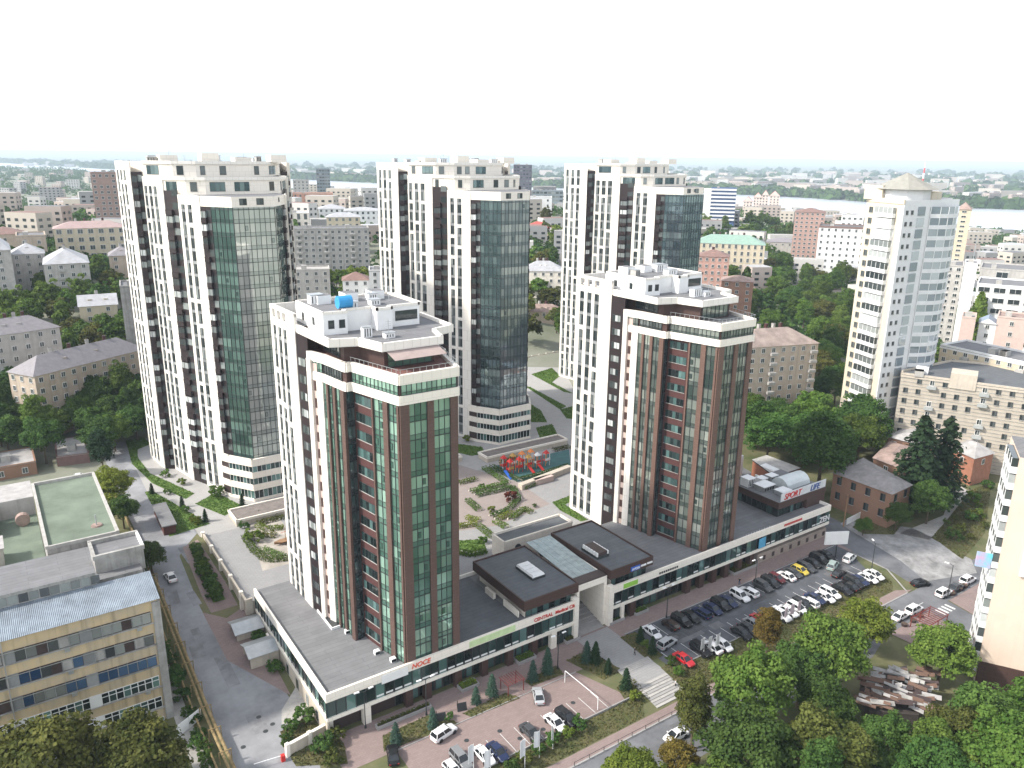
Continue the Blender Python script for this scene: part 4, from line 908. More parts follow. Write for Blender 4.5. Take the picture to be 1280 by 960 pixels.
blk('white_block', 'white and pale pink row of houses left of the bright white old building', 'building', (398, 262), (431, 260), 590, 18, WHT2, TIN, kind='hip', rh=3, fh=3.4, cols=3.4, indiv=False)
blk('theatre', 'pale classical building with dark portico right behind the flank of the leftmost tower', 'theatre', (360, 268), (386, 267), 500, 24, CREAM, TIN, fh=5, cols=3.4, ww=1.8, wh=3.4, indiv=False)
blk('white_block', 'cream house with small red gables just behind the grey panel block', 'building', (408, 271), (450, 272), 470, 12, YELW, TIN, kind='hip', rh=2.4, fh=3.3, cols=3, indiv=False)
blk('white_block', 'low pale riverside block right of the slim white tower', 'building', (415, 236), (451, 238), 900, 16, GREYW, ROOFG, fh=3.5, cols=4, indiv=False)
# between the middle and the right tower
blk('office_tower', 'dark brown office tower on the skyline just right of the middle tower', 'office tower', (642, 207), (665, 207), 880, 22, mat('dark_far_cladding', (.10, .10, .13), .5), ROOFG, fh=3.6, cols=3, ww=2, wh=1.3, indiv=False)
blk('office_block', 'long low blue glass building right of the dark office tower', 'office block', (665, 239), (704, 239), 860, 20, GL_BLUE, ROOFG, fh=4, cols=4, ww=3.2, wh=2, indiv=False)
blk('white_block', 'white cubic building in front of the long blue glass building', 'building', (659, 247), (690, 248), 640, 18, WHT2, ROOFG, fh=4, cols=6, indiv=False)
blk('red_roof_house', 'pale house with bright red hipped roof among trees right of the middle tower', 'house', (656, 285), (690, 285), dcam(*G(672, 297)[:2]), 16, YELW, REDR, kind='hip', rh=4, fh=4, cols=4)
blk('row_house', 'pale row of houses with whitish tin roofs right of the middle tower', 'house', (654, 333), (704, 345), dcam(*G(680, 376)[:2]), 14, CREAM, TIN, kind='hip', rh=4.5, fh=3.4, cols=3.4, chim=4)
blk('row_house', 'low house with grey brown roof close to the right flank of the middle tower', 'house', (656, 394), (704, 386), dcam(*G(680, 405)[:2]), 11, TANW, RUSTR, kind='hip', rh=3, fh=3.2, cols=3.4, chim=2)
# right of the far tower
blk('office_slab', 'office slab with blue window bands and white end wall right of the far tower', 'office block', (889, 236), (921, 236), 780, 20, mat('blue_far_panel', (.08, .13, .26), .4), ROOFG, fh=3.3, cols=60, ww=.1, indiv=False)
poly, z = quad_from((889, 236), (921, 236), 779.5, 22); g = segs(poly)[0]; w = MB(); sl = [o for o in bpy.data.objects if o.name.startswith('office_slab')][0]
w.sbox(g, -g.L * .28, g.L * .02, z - 32, z, -8, .5, WHT2)
for i in range(9): w.sbox(g, g.L * .02, g.L, z - 3.4 * i - 1.6, z - 3.4 * i, .3, .8, WHT2)
w.build('white_bands', sl)
for i, (u0, u1, v) in enumerate(((929, 941, 252), (942, 953, 247), (953, 961, 244), (962, 975, 245))):
    blk('gabled_tower_block', ('pale riverside block with pointed roof, ' + ('nearest the office slab', 'second from the office slab', 'third from the office slab', 'nearest the open river')[i]), 'apartment block', (u0, v), (u1, v), 1050, 14, mat('pink_cream_far', (.66, .55, .50), .9) if i == 0 else MATS['pink_cream_far'], REDR, kind='gable', rh=6, fh=3.2, cols=3, indiv=False, group='pale pointed riverside blocks')
blk('institute', 'long institute building with mint green roof in the trees right of the far tower', 'institute', (868, 307), (957, 303), 520, 20, YELW, GREENR, kind='hip', rh=5, fh=4.2, cols=3.6, ww=1.6, wh=2.6, chim=6)
blk('manor_house', 'reddish pink mansion with brown roof below the mint green roof', 'mansion', (872, 322), (912, 320), 425, 14, mat('pink_brick', (.48, .29, .24), .9), BRNR, kind='hip', rh=3, fh=3.4, cols=3, chim=2)
blk('ruined_house', 'ruined brick house with broken pale roof among trees below the pink mansion', 'house', (902, 352), (942, 352), 350, 12, mat('ruin_brick', (.32, .19, .14), .95), RUSTR, kind='hip', rh=2, fh=3.2, cols=3.2)
blk('apartment_block', 'red brick apartment block with arched top near the river, left of the tall yellow tower', 'apartment block', (994, 266), (1032, 265), 660, 22, mat('red_pink_brick', (.40, .255, .215), .9), BRNR, kind='hip', rh=3, fh=3.2, cols=3.2, ww=1.8, seed=4)
blk('hotel', 'white hotel with brown eaves and dark glass attic left of the tall yellow tower', 'hotel', (1024, 284), (1084, 285), 590, 22, WHT2, ROOFD, fh=4.2, cols=4, ww=1.5, wh=1.8, trim=BRNR)
blk('apartment_block', 'stepped white block with dark rooftop glass behind the hotel', 'apartment block', (1052, 270), (1080, 270), 625, 18, WHT2, ROOFD, fh=4, cols=3.2, ww=2)
blk('long_shed', 'long low pink walled shed in front of the hotel', 'shed', (1048, 307), (1080, 309), dcam(*G(1060, 317)[:2]), 10, mat('pink_wall', (.5, .32, .30), .9), CONC, fh=6, cols=9)
blk('long_shed', 'grey house with low roof right of the institute with the mint green roof', 'shed', (958, 304), (1000, 302), dcam(*G(980, 316)[:2]), 20, GREYW, SLATE, kind='hip', rh=3, fh=4, cols=5)
blk('garage_row', 'low white garage roof among the trees left of the tall yellow tower', 'garage', (1036, 324), (1072, 323), dcam(*G(1054, 329)[:2]), 14, WHT2, WHT2, fh=5, cols=7)
blk('garage_row', 'low cream garage with pale roof left of and below the white garage roof', 'garage', (1003, 337), (1040, 333), dcam(*G(1020, 343)[:2]), 12, YELW, ASB, fh=5, cols=7)
blk('garage_row', 'low white flat building right at the left foot of the tall yellow tower', 'garage', (1030, 377), (1072, 381), dcam(*G(1048, 391)[:2]), 16, WHT2, WHT2, fh=5, cols=6)
blk('apartment_house', 'large old apartment house with rusty hipped roof right of the brown tower head', 'house', (935, 441), (1024, 423), 262, 15, TANW, mat('rust_brown_roof', (.28, .225, .20), .85, .3, .3), dR=278, kind='hip', rh=4.5, fh=3.3, cols=3.6, chim=4, balc=4, seed=9)
# far right: institutional complex
blk('institute', 'white concrete stair tower with dark slits in the complex right of the yellow tower', 'institute', (1206, 330), (1222, 331), 415, 14, WHT2, ROOFG, fh=3, cols=20, ww=7, wh=1.3)
blk('institute', 'grey glazed wing left of the white stair tower with dark slits', 'institute', (1182, 336), (1205, 331), 420, 22, GREYW, ROOFG, fh=3, cols=2.4, ww=1.8, wh=1.6)
blk('institute', 'broad white complex with glazed bays at the right edge of the photo', 'institute', (1222, 352), (1300, 366), 392, 24, WHT2, ROOFG, fh=4.4, cols=5.4, ww=4.4, wh=2.2, seed=3)
blk('institute', 'grey upper block with dark roof behind the broad white complex', 'institute', (1226, 333), (1282, 343), 450, 26, GREYW, ROOFG, fh=6, cols=9, ww=5, wh=3)
blk('tower_block', 'cream tower block with dark window bands by the river, right of the yellow tower', 'tower block', (1197, 262), (1215, 262), 560, 18, YELW, RUSTR, kind='hip', rh=4, fh=2.9, cols=4, ww=2.6, wh=1.2)
blk('apartment_block', 'long cream five storey block with flat grey roof at the right edge', 'apartment block', (1176, 430), (1300, 462), 300, 15, YELW, ROOFG, dR=285, fh=3, cols=3.2, balc=5, seed=12, trim=WHT2)
blk('small_house', 'small pinkish building beside the poplar in front of the white complex', 'house', (1202, 398), (1220, 399), 345, 12, PINKW, CONC, fh=4, cols=4)
blk('small_house', 'low blue roofed house right of the poplar', 'house', (1224, 404), (1246, 405), 350, 10, WHT2, mat('blue_grey_roof', (.24, .29, .36), .6), kind='gable', rh=2, fh=3.3, cols=3)
blk('small_house', 'pink brick block with broken roof right of the low blue roofed house', 'house', (1247, 396), (1285, 402), 350, 14, PINKW, RUSTR, fh=4, cols=5)
# orange brick houses right of the shop wing
def pxhouse(name, label, pts, z, z0, wall, roof, **k):
    poly = [P(u, v, z) for u, v in pts]; return building(name, label, 'house', poly, z0, z, wall, roof, **k)
building('old_brick_house', 'old two storey orange brick house with grey hipped roof right of the SPORT LIFE block', 'house', [(146.5, 10.8), (146.6, -5.6), (156.5, -5), (163, 12.5)], .2, 9.6, OLDB, mat('grey_old_roof', (.255, .24, .235), .9, .2, .6), kind='hip', rh=2.2, fh=4.2, cols=3.6, ww=1.3, wh=2.0, seed=2, hip=.7, wk='d')
pxhouse('old_brick_house', 'collapsed brick house with rusty broken roof behind the grey roofed orange house', [(1092, 572), (1125, 585), (1150, 562), (1112, 552)], 8, 2, OLDB, RUSTR, kind='hip', rh=1.6, fh=4, cols=4, seed=3)
pxhouse('old_brick_house', 'small orange brick house partly hidden by dark firs, left of them', [(1108, 545), (1150, 556), (1175, 540), (1140, 532)], 9, 3, OLDB, ASB, kind='hip', rh=1.6, fh=4, cols=4, seed=4)
pxhouse('old_brick_house', 'orange brick house with cream hipped roof to the right of the dark firs', [(1190, 560), (1218, 573), (1242, 566), (1214, 548)], 8.5, 1.5, mat('bright_orange_brick', (.34, .155, .10), .9, .15, .8), ASB, kind='hip', rh=2.5, fh=4, cols=4.5, seed=5)
# tall yellow and white tower
T6 = thing('apartment_tower', 'tall yellow and white apartment tower with a pyramid roof, right of the brown towers', 'apartment tower', (200, 36, 5))
LY = mat('pale_yellow_render', (.60, .535, .42), .8, .05, .4, streak=.1)
a, c, e = (197.3, 43.5), (191.5, 27.9), (217.5, 25.5)
top = lambda u, v, p: CZ + ray(u, v).z * math.hypot(p[0] - CX, p[1] - CY) / math.hypot(ray(u, v).x, ray(u, v).y)
zt = top(1100, 250, (194, 35)); fh6 = 3.3
poly = [a, c, e, (222, 41), (215, 48)]
w = MB(); w.prism(poly, 0, zt, LY, ROOFG)
g1, g2 = Seg(a, c), Seg(c, e)
w.sbox(g1, g1.L * .3, g1.L * .84, 24, zt - 7, -.1, .35, WHT2); w.sbox(g1, -.1, g1.L + .1, zt - .8, zt + .6, -.3, .25, LY); w.sbox(g1, 0, g1.L, -1, 14, -.1, .1, STRIPE)
w.sbox(g2, -.1, g2.L + .1, 8, zt - 3, -.1, .15, WHT2); w.sbox(g2, 0, g2.L, zt - 3, zt + .3, -.3, .05, WHT2)
w.build('wall', T6)
ws = []
for i in range(23):
    z = zt - 4 - i * fh6
    if z < 8: break
    x, y = g1.pt(g1.L * .15, .05); ws.append((x, y, z, g1.ang, 1.6, 1.7, 'd'))
    q = MB(); q.sbox(g1, g1.L * .32, g1.L * .84, z - .9, z + .3, .3, 1.4, WHT2); q.sbox(g1, g1.L * .33, g1.L * .83, z + .3, z + 2.1, .3, 1.25, GL_WIN if random.random() < .6 else CURT)
    for k in range(5): s = g1.L * (.335 + .12 * k); q.sbox(g1, s - .06, s + .06, z + .3, z + 2.1, 1.2, 1.33, WFRM)
    q.build('balcony', T6)
    if i > -1:
        for s in (.06, .15): x, y = g2.pt(g2.L * s, .17); ws.append((x, y, z + .2, g2.ang, 1.0, 1.2, 'd'))
        q = MB(); q.sbox(g2, g2.L * .25, g2.L * .37, z - .2, z + 2.4, .1, .4, GL_BLUE); q.build('blue_glazing', T6)
        q = MB(); n = 5                                              # bowed glazed bay
        for k in range(n):
            s0, s1 = .47 + .53 * k / n, .47 + .53 * (k + 1) / n; o0 = 2.2 * math.sin(math.pi * k / n) + .4; o1 = 2.2 * math.sin(math.pi * (k + 1) / n) + .4
            p0, p1 = g2.pt(g2.L * s0, o0), g2.pt(g2.L * s1, o1); gg = Seg(p0, p1)
            q.sbox(gg, 0, gg.L, z - 1.0, z + .2, -1.2, .05, WHT2); q.sbox(gg, 0, gg.L, z + .2, z + 2.3, -1.2, -.02, GL_BLUE); q.sbox(gg, -.05, .08, z + .2, z + 2.3, -.2, .06, WFRM)
        q.build('bay_window', T6)
add_windows(T6, ws)
w = MB(); ctr = (204, 35.5); R6 = 7.5; ring = [(ctr[0] + R6 * math.cos(t), ctr[1] + R6 * math.sin(t)) for t in [2 * math.pi * k / 10 for k in range(10)]]
w.prism(ring, zt - 3, zt + 3.2, WHT2, None, False); w.build('roof_drum', T6)
w = MB(); r2 = [(ctr[0] + 9.5 * math.cos(t), ctr[1] + 9.5 * math.sin(t)) for t in [2 * math.pi * k / 10 for k in range(10)]]
for k in range(10): w.face([(*r2[k], zt + 3.2), (*r2[(k + 1) % 10], zt + 3.2), (*ctr, zt + 8)], mat('khaki_roof', (.29, .28, .245), .7) if k == 0 else MATS['khaki_roof'])
w.face([(*p, zt + 3.19) for p in reversed(r2)], CONC); w.build('pyramid_roof', T6)
w = MB(); w.box(196, 202, 38, 44, zt, zt + 4.2, LY, None, ROOFG); w.box(211, 220, 29, 38, zt - 3, zt + .5, WHT2, None, ROOFG); w.box(206, 211.5, 28, 33, zt, zt + 2.5, LY); w.build('roof_storey', T6)
FOOT.append(poly)
# its striped annex
za = top(1140, 470, D(1140, 470, 264))
an6 = building('apartment_annex', 'six storey beige striped annex with balconies to the right of the tall yellow tower', 'apartment block', [(199, 25.2), D(1127, 468, 264)[:2], D(1290, 506, 264)[:2], (246, -6), (226, 24)], 1, za, STRIPE, ROOFD, fh=3.3, cols=3.3, ww=1.3, wh=1.6, skip=.12, wk='d', balc=4, seed=14, trim=BEIGE)
gA = Seg(D(1127, 468, 264)[:2], D(1290, 506, 264)[:2]); w = MB()
for k in range(24): w.sbox(gA, -.05, gA.L, za - .9 - k * 1.1, za - .75 - k * 1.1, -.05, .09, DCONC)
w.build('stone_courses', an6)
w = MB(); w.sbox(gA, gA.L * .38, gA.L * .58, za - 2, za + 2.6, -7, .3, BEIGE); w.build('roof_storey', an6); w = MB(); w.sbox(gA, gA.L * .10, gA.L * .2, za + .2, za + 2.2, -6, -3.5, WPAINT); w.build('roof_unit', an6)
# cream tower cut by the right edge
c1 = Vector((103.2, -49.3)); d1 = Vector((.51, -.86)); d2 = Vector((.86, .51)); 
poly = [tuple(c1 + d2 * 12), tuple(c1), tuple(c1 + d1 * 26), tuple(c1 + d1 * 26 + d2 * 12)]
CT = thing('apartment_tower', 'cream apartment tower with blank sunlit wall, cut by the right edge of the photo', 'apartment tower', (c1.x, c1.y, -1))
CRM = mat('cream_peach_render', (.66, .53, .43), .8, .04, .3, streak=.06)
w = MB(); w.prism(poly, -2, 43, CRM, ROOFG); w.prism([tuple(c1 + d1 * 2.5 + d2 * 4), tuple(c1 + d1 * 2.6 + d2 * 1), tuple(c1 + d1 * 26 + d2 * 1), tuple(c1 + d1 * 26 + d2 * 14)], 43, 50, CRM, ROOFG)
gf, gw = Seg(poly[0], poly[1]), Seg(poly[1], poly[2])
w.sbox(gw, 0, gw.L, -2, 4, -.1, .08, BROWN); w.build('wall', CT)
for i in range(14):
    z = 2.5 + i * 2.95; q = MB(); q.sbox(gf, gf.L * .35, gf.L * .98, z - .9, z + .25, .02, 1.1, WHT2); q.sbox(gf, gf.L * .36, gf.L * .97, z + .25, z + 1.8, .02, 1.0, GL_WIN if i % 3 else CURT)
    for k in range(4): s = gf.L * (.38 + .19 * k); q.sbox(gf, s - .12, s + .12, z + .25, z + 1.8, .9, 1.08, WHT2)
    q.build('balcony', CT)
    if i < 10 and i % 3 == 0:
        pass
ws = []
for i in range(12):
    for s in (10.5, 13.5): x, y = gw.pt(s, .03); ws.append((x, y, 1 + i * 2.95, gw.ang, 1.6, 1.6, 'w'))
add_windows(CT, ws)
w = MB(); w.sbox(gw, 3.2, 7, 22, 32, .02, .5, WHT2); w.build('white_bay', CT)
sg = thing('gable_sign', 'pink and blue sign panel sticking out from the cream tower at the right edge', 'sign', (*gf.pt(gf.L * .2), 20))
sx, sy = gf.pt(gf.L * .98, 1.0); ex, ey = gf.pt(gf.L * .98, 3.3); w = MB(); w.hexa([(sx, sy, 22), (ex, ey, 22), (ex + .1, ey + .2, 22), (sx + .1, sy + .2, 22)], [(sx, sy, 24.8), (ex, ey, 24.8), (ex + .1, ey + .2, 24.8), (sx + .1, sy + .2, 24.8)], mat('pink_blue_sign', (.55, .30, .45), .5, col2=(.12, .5, .6), scale=.5)); w.build('board', sg)
FOOT.append(poly)
# factory in the lower left corner
FAC = thing('factory', 'yellowed five storey factory with rows of broken windows in the lower left corner', 'factory', (-40, 30, 0))
FB = mat('yellowed_factory_render', (.56, .43, .25), .9, .16, .4, col2=(.44, .37, .27), streak=.35)
fx0, fx1, fy0, fy1, fz = -75, -19.6, 19, 42, 22.3
w = MB(); w.prism([(fx0, fy0), (fx1, fy0), (fx1, fy1), (fx0, fy1)], -3, fz, FB, ROOFG); g = Seg((fx0, fy0), (fx1, fy0))
w.sbox(g, g.L - .9, g.L + .3, -3, fz - .2, -.2, .25, DCONC)
for i in range(5): w.sbox(g, 0, g.L - .9, fz - 3.9 - i * 3.9, fz - 3.75 - i * 3.9, 0, .3, DCONC)
w.box(fx1, fx1 + .1, fy0 + .3, fy1, -2, fz, DCONC); w.build('wall', FAC)
rd = random.Random(5); OLDG = glassmat('dusty_factory_glass', (.03, .035, .04), (.30, .32, .30), .1, .15, 1.3)
BLUEG = glassmat('blue_filmed_glass', (.02, .05, .12), (.10, .18, .30), .3, .1)
for i in range(6):
    z = fz - 1.9 - 1.95 - i * 3.9 + .15; new = i >= 3; s = g.L - 1.2
    while s > 1 and z > -1:
        wd = 8.4; q = MB(); n = 6 if not new else 8
        q.sbox(g, s - wd, s, z, z + 1.95, -.05, .08, DKBR if not new else WFRM)
        for k in range(n):
            a, b = s - wd + k * wd / n, s - wd + (k + 1) * wd / n; r = rd.random()
            if not new and r < .12: continue
            mm = BLUEG if not new and (s > g.L - 14 and i in (1, 2)) and rd.random() < .7 else OLDG
            if not new and r > .9: mm = DCONC
            q.squad(g, a + .07, b - .07, z + .08, z + 1.85, .10, mm if not new else GL_SHOP, rd.random()); q.sbox(g, a - .05, a + .05, z, z + 1.95, .08, .16, WFRM if new else GREYSP)
            if new: q.sbox(g, a, b, z + 1.2, z + 1.3, .08, .15, WFRM)
        q.build('window', FAC)
        if rd.random() < .6: q = MB(); q.sbox(g, s - 2.2, s - 1.5, z - .7, z - .15, .02, .35, METAL); q.build('air_conditioner', FAC)
        q = MB(); q.sbox(g, s - wd - 1.6, s - wd, z - .05, z + 2.0, 0, .14, WHT2 if new else GREYSP); q.build('pier_panel', FAC)
        s -= wd + 1.6
q = MB()
for zz in (fz - 1.75, fz - 5.65, fz - 9.55): q.bar((*g.pt(1, .5), zz), (*g.pt(g.L - 1, .5), zz), .09, METAL)
for s in (g.L - 21, g.L - 43): q.bar((*g.pt(s, .3), -1), (*g.pt(s, .3), fz), .16, DCONC)
q.build('pipe', FAC)
CORR = mat('corrugated_metal_roof', (.20, .235, .275), .5, .25, .5, metal=.2)
q = MB(); n = 230
for i in range(n):
    xa, xb = fx0 + (fx1 - fx0 + .4) * i / n, fx0 + (fx1 - fx0 + .4) * (i + 1) / n; xm = (xa + xb) / 2
    za_, zb_ = fz + .2, fz + 1.6
    q.face([(xa, fy0 - .4, za_), (xm, fy0 - .4, za_ + .06), (xm, fy0 + 7, zb_ + .06), (xa, fy0 + 7, zb_)], CORR, .5); q.face([(xm, fy0 - .4, za_ + .06), (xb, fy0 - .4, za_), (xb, fy0 + 7, zb_), (xm, fy0 + 7, zb_ + .06)], CORR, .5)
q.build('metal_roof', FAC)
q = MB(); q.box(fx0, -27, fy0 + 7, fy0 + 9.2, fz, fz + 3.7, DCONC, None, ROOFG)
for i in range(34): x = fx0 + 1 + i * 1.4; q.box(x, x + 1.25, fy0 + 6.93, fy0 + 7, fz + 1.8, fz + 3.2, OLDG)
q.box(fx0, -20, fy0 + 9.2, fy1 - .2, fz, fz + 1.1, DCONC, None, ROOFG); q.build('clerestory', FAC)
q = MB(); q.box(-26.6, -19.2, 30.5, 37, fz, fz + 3.6, DCONC, None, ROOFG)
for a in (30.5, 36.7): q.box(-26.8, -19, a - .1, a + .4, fz + 3.6, fz + 4.3, DCONC)
q.box(-26.8, -26.3, 30.9, 36.6, fz + 3.6, fz + 4.2, DCONC); q.box(-19.4, -19, 30.9, 36.6, fz + 3.6, fz + 4.2, WPAINT); q.build('roof_storey', FAC)
GB = thing('factory_block', 'tall factory block with a flat green roof edged in white, left of the road', 'factory block', (-27, 59, 2))
GRF = mat('mossy_green_roof', (.15, .185, .14), .9, .25, .12, bump=.1)
q = MB(); q.prism([(-32.6, 43), (-21.4, 43), (-21.4, 75.5), (-32.6, 75.5)], 0, 24, DCONC, GRF); q.build('wall', GB)
q = MB()
for a, b, c_, d_ in ((-32.8, -32.3, 43, 75.5), (-21.7, -21.2, 43, 75.5), (-32.3, -21.7, 42.8, 43.2), (-32.3, -21.7, 75.2, 75.7)): q.box(a, b, c_, d_, 24, 24.6, CONC)
q.build('parapet', GB)
q = MB(); q.tube((-24.2, 48.5, 24), (-24.2, 48.5, 24.25), 1.0, .9, RUSTR, 12); q.tube((-24.2, 48.5, 24.2), (-24.2, 48.5, 26.2), .12, .1, METAL); q.build('roof_vent', GB)
FL = thing('factory_block', 'lower factory wing with greenish flat roof and small roof huts at the left edge', 'factory block', (-45, 65, 2))
q = MB(); q.prism([(-75, 50), (-32.7, 50), (-32.7, 84), (-75, 84)], 0, 16, DCONC, GRF); q.box(-75, -32.8, 50.0, 50.5, 16, 16.9, mat('worn_brick_parapet', (.36, .25, .20), .9)); q.box(-75, -32.7, 80, 90, 0, 20, GREYW, None, ASB); q.build('wall', FL)
for a, b, c_, d_, h in ((-46, -40, 72, 79, 3.2), (-44, -39.2, 57.5, 63, 3.6)): q = MB(); q.box(a, b, c_, d_, 16, 16 + h, GREYW, None, ASB); q.box(a - .3, b + .3, c_ - .3, d_ + .3, 16 + h, 16.2 + h, ASB); q.box(a + 1, b - 1, c_ - .05, c_, 16.8, 16 + h - .7, DKBR); q.build('roof_hut', FL)
q = MB(); q.tube((-35.3, 74.5, 17.3), (-35.3, 76, 17.3), 1.3, 1.3, RUSTR, 14); q.build('rusty_tank', FL)
q = MB()
for i in range(5): q.box(-42 + i * 1.9, -40.5 + i * 1.9, 49.9, 50.0, 14, 15.1, OLDG)
q.build('window', FL)
FOOT += [[(-76, 18), (-19, 18), (-19, 90), (-76, 90)]]
building('yard_shed', 'brick yard shed with pale flat roof at the left edge of the photo', 'shed', [(-41, 134), (-30, 134), (-30, 147), (-41, 147)], 4, 9, OLDB, ASB, fh=4, cols=4, seed=3, par=.15)
building('yard_shed', 'low shed with pale grey roof and brown front beside the left road', 'shed', [(-25, 137), (-17, 135.5), (-16.5, 152), (-24, 153)], 4.6, 8.2, mat('brown_wood_front', (.20, .125, .115), .9), ASB, fh=5, cols=30, seed=3, par=.1)
# ------------------------------------------------------------------ plants
LEAF = leafmat('green_leaves', (.058, .106, .016), (.135, .195, .036)); LEAFD = leafmat('dark_green_leaves', (.036, .076, .016), (.090, .150, .032))
LEAFY = leafmat('yellow_green_leaves', (0.101, 0.141, 0.018), (0.194, 0.229, 0.036)); LEAFO = leafmat('autumn_leaves', (0.109, 0.075, 0.020), (0.194, 0.128, 0.029))
LEAFB = leafmat('browning_leaves', (0.057, 0.071, 0.016), (0.124, 0.124, 0.029)); FIRL = leafmat('fir_needles', (0.014, 0.034, 0.015), (0.035, 0.065, 0.026), 0, .12)
SPRL = leafmat('blue_spruce_needles', (0.035, 0.071, 0.048), (0.074, 0.132, 0.095), 0, .12); WILL = leafmat('willow_leaves', (0.054, 0.088, 0.026), (0.116, 0.168, 0.056)); REDL = leafmat('dark_red_leaves', (0.077, 0.020, 0.018), (0.155, 0.044, 0.033), 0, .1)
def leaf_mesh(name, pos, nrm, size, rnd, m, rs):
    """one small quad per leaf spray, facing nrm"""
    n = len(pos); nrm = nrm / (np.linalg.norm(nrm, axis=1, keepdims=True) + 1e-9); t = rs.normal(size=(n, 3)); t -= nrm * (t * nrm).sum(1, keepdims=True); t /= np.linalg.norm(t, axis=1, keepdims=True) + 1e-9; b = np.cross(nrm, t)
    s = (size * rs.uniform(.6, 1.25, n))[:, None] / 2; a = rs.uniform(.55, 1, n)[:, None]
    v = np.stack([pos - t * s, pos - b * s * a + nrm * s * .3, pos + t * s, pos + b * s * a - nrm * s * .2], 1).reshape(-1, 3)
    me = bpy.data.meshes.new(name); me.vertices.add(4 * n); me.vertices.foreach_set('co', v.ravel()); me.loops.add(4 * n); me.loops.foreach_set('vertex_index', np.arange(4 * n)); me.polygons.add(n); me.polygons.foreach_set('loop_start', np.arange(n) * 4); me.polygons.foreach_set('loop_total', np.full(n, 4))
    me.update(); at = me.attributes.new('rnd', 'FLOAT', 'FACE'); at.data.foreach_set('value', np.clip(rnd, 0, 1)); me.materials.append(m); return me
def crown_pts(rs, nc, nl, shape):
    """leaf positions for a crown of unit radius centred on the origin: clumps over an uneven ellipsoid"""
    d = rs.normal(size=(nc * 3, 3)); d /= np.linalg.norm(d, axis=1, keepdims=True); d = d[d[:, 2] > -.55][:nc]; k = len(d)
    lump = 1 + .30 * np.sin(d[:, 0] * 3 + rs.uniform(0, 6)) * np.cos(d[:, 1] * 3.3 + rs.uniform(0, 6)) + rs.normal(size=k) * .08
    rad = (rs.uniform(.25, 1, k) ** .4) * .80 * lump; c = d * rad[:, None] * np.array(shape); cr = rs.uniform(.15, .30, k) * (1.1 - .25 * rad)
    cc = np.repeat(c, nl, 0); q = rs.normal(size=(len(cc), 3)); q /= np.linalg.norm(q, axis=1, keepdims=True); q[:, 2] = np.where(rs.uniform(size=len(q)) < .75, np.abs(q[:, 2]), q[:, 2])
    rr = np.repeat(cr, nl) * rs.uniform(.7, 1.1, len(cc)); p = cc + q * rr[:, None] * np.array([1, 1, .75]); nm = q + rs.normal(size=q.shape) * .45 + np.array([0, 0, .35])
    rnd = np.repeat(rs.uniform(.15, .85, k), nl) + rs.normal(size=len(cc)) * .16
    return p, nm, rnd
def trunk_mesh(rs, hz, r0, limbs=5, m=BARK):
    b = MB(); pts = [Vector((0, 0, -.3))]
    for i in range(4): pts.append(Vector((rs.uniform(-.1, .1) * i * .4, rs.uniform(-.1, .1) * i * .4, hz * (i + 1) / 4)))
    for i in range(4): b.tube(pts[i], pts[i + 1], r0 * (1 - i * .17), r0 * (1 - (i + 1) * .17), m, 7)
    for i in range(limbs):
        a = 2 * math.pi * i / limbs + rs.uniform(-.4, .4); s = pts[2].lerp(pts[4], rs.uniform(0, .9)); e = s + Vector((math.cos(a) * hz * .42, math.sin(a) * hz * .42, hz * rs.uniform(.2, .5))); md = s.lerp(e, .5) + Vector((0, 0, hz * .06))
        b.tube(s, md, r0 * .45, r0 * .3, m, 5); b.tube(md, e, r0 * .3, r0 * .08, m, 5)
    o = b.build('trunk'); d = o.data; bpy.data.objects.remove(o); return d
TP = {}
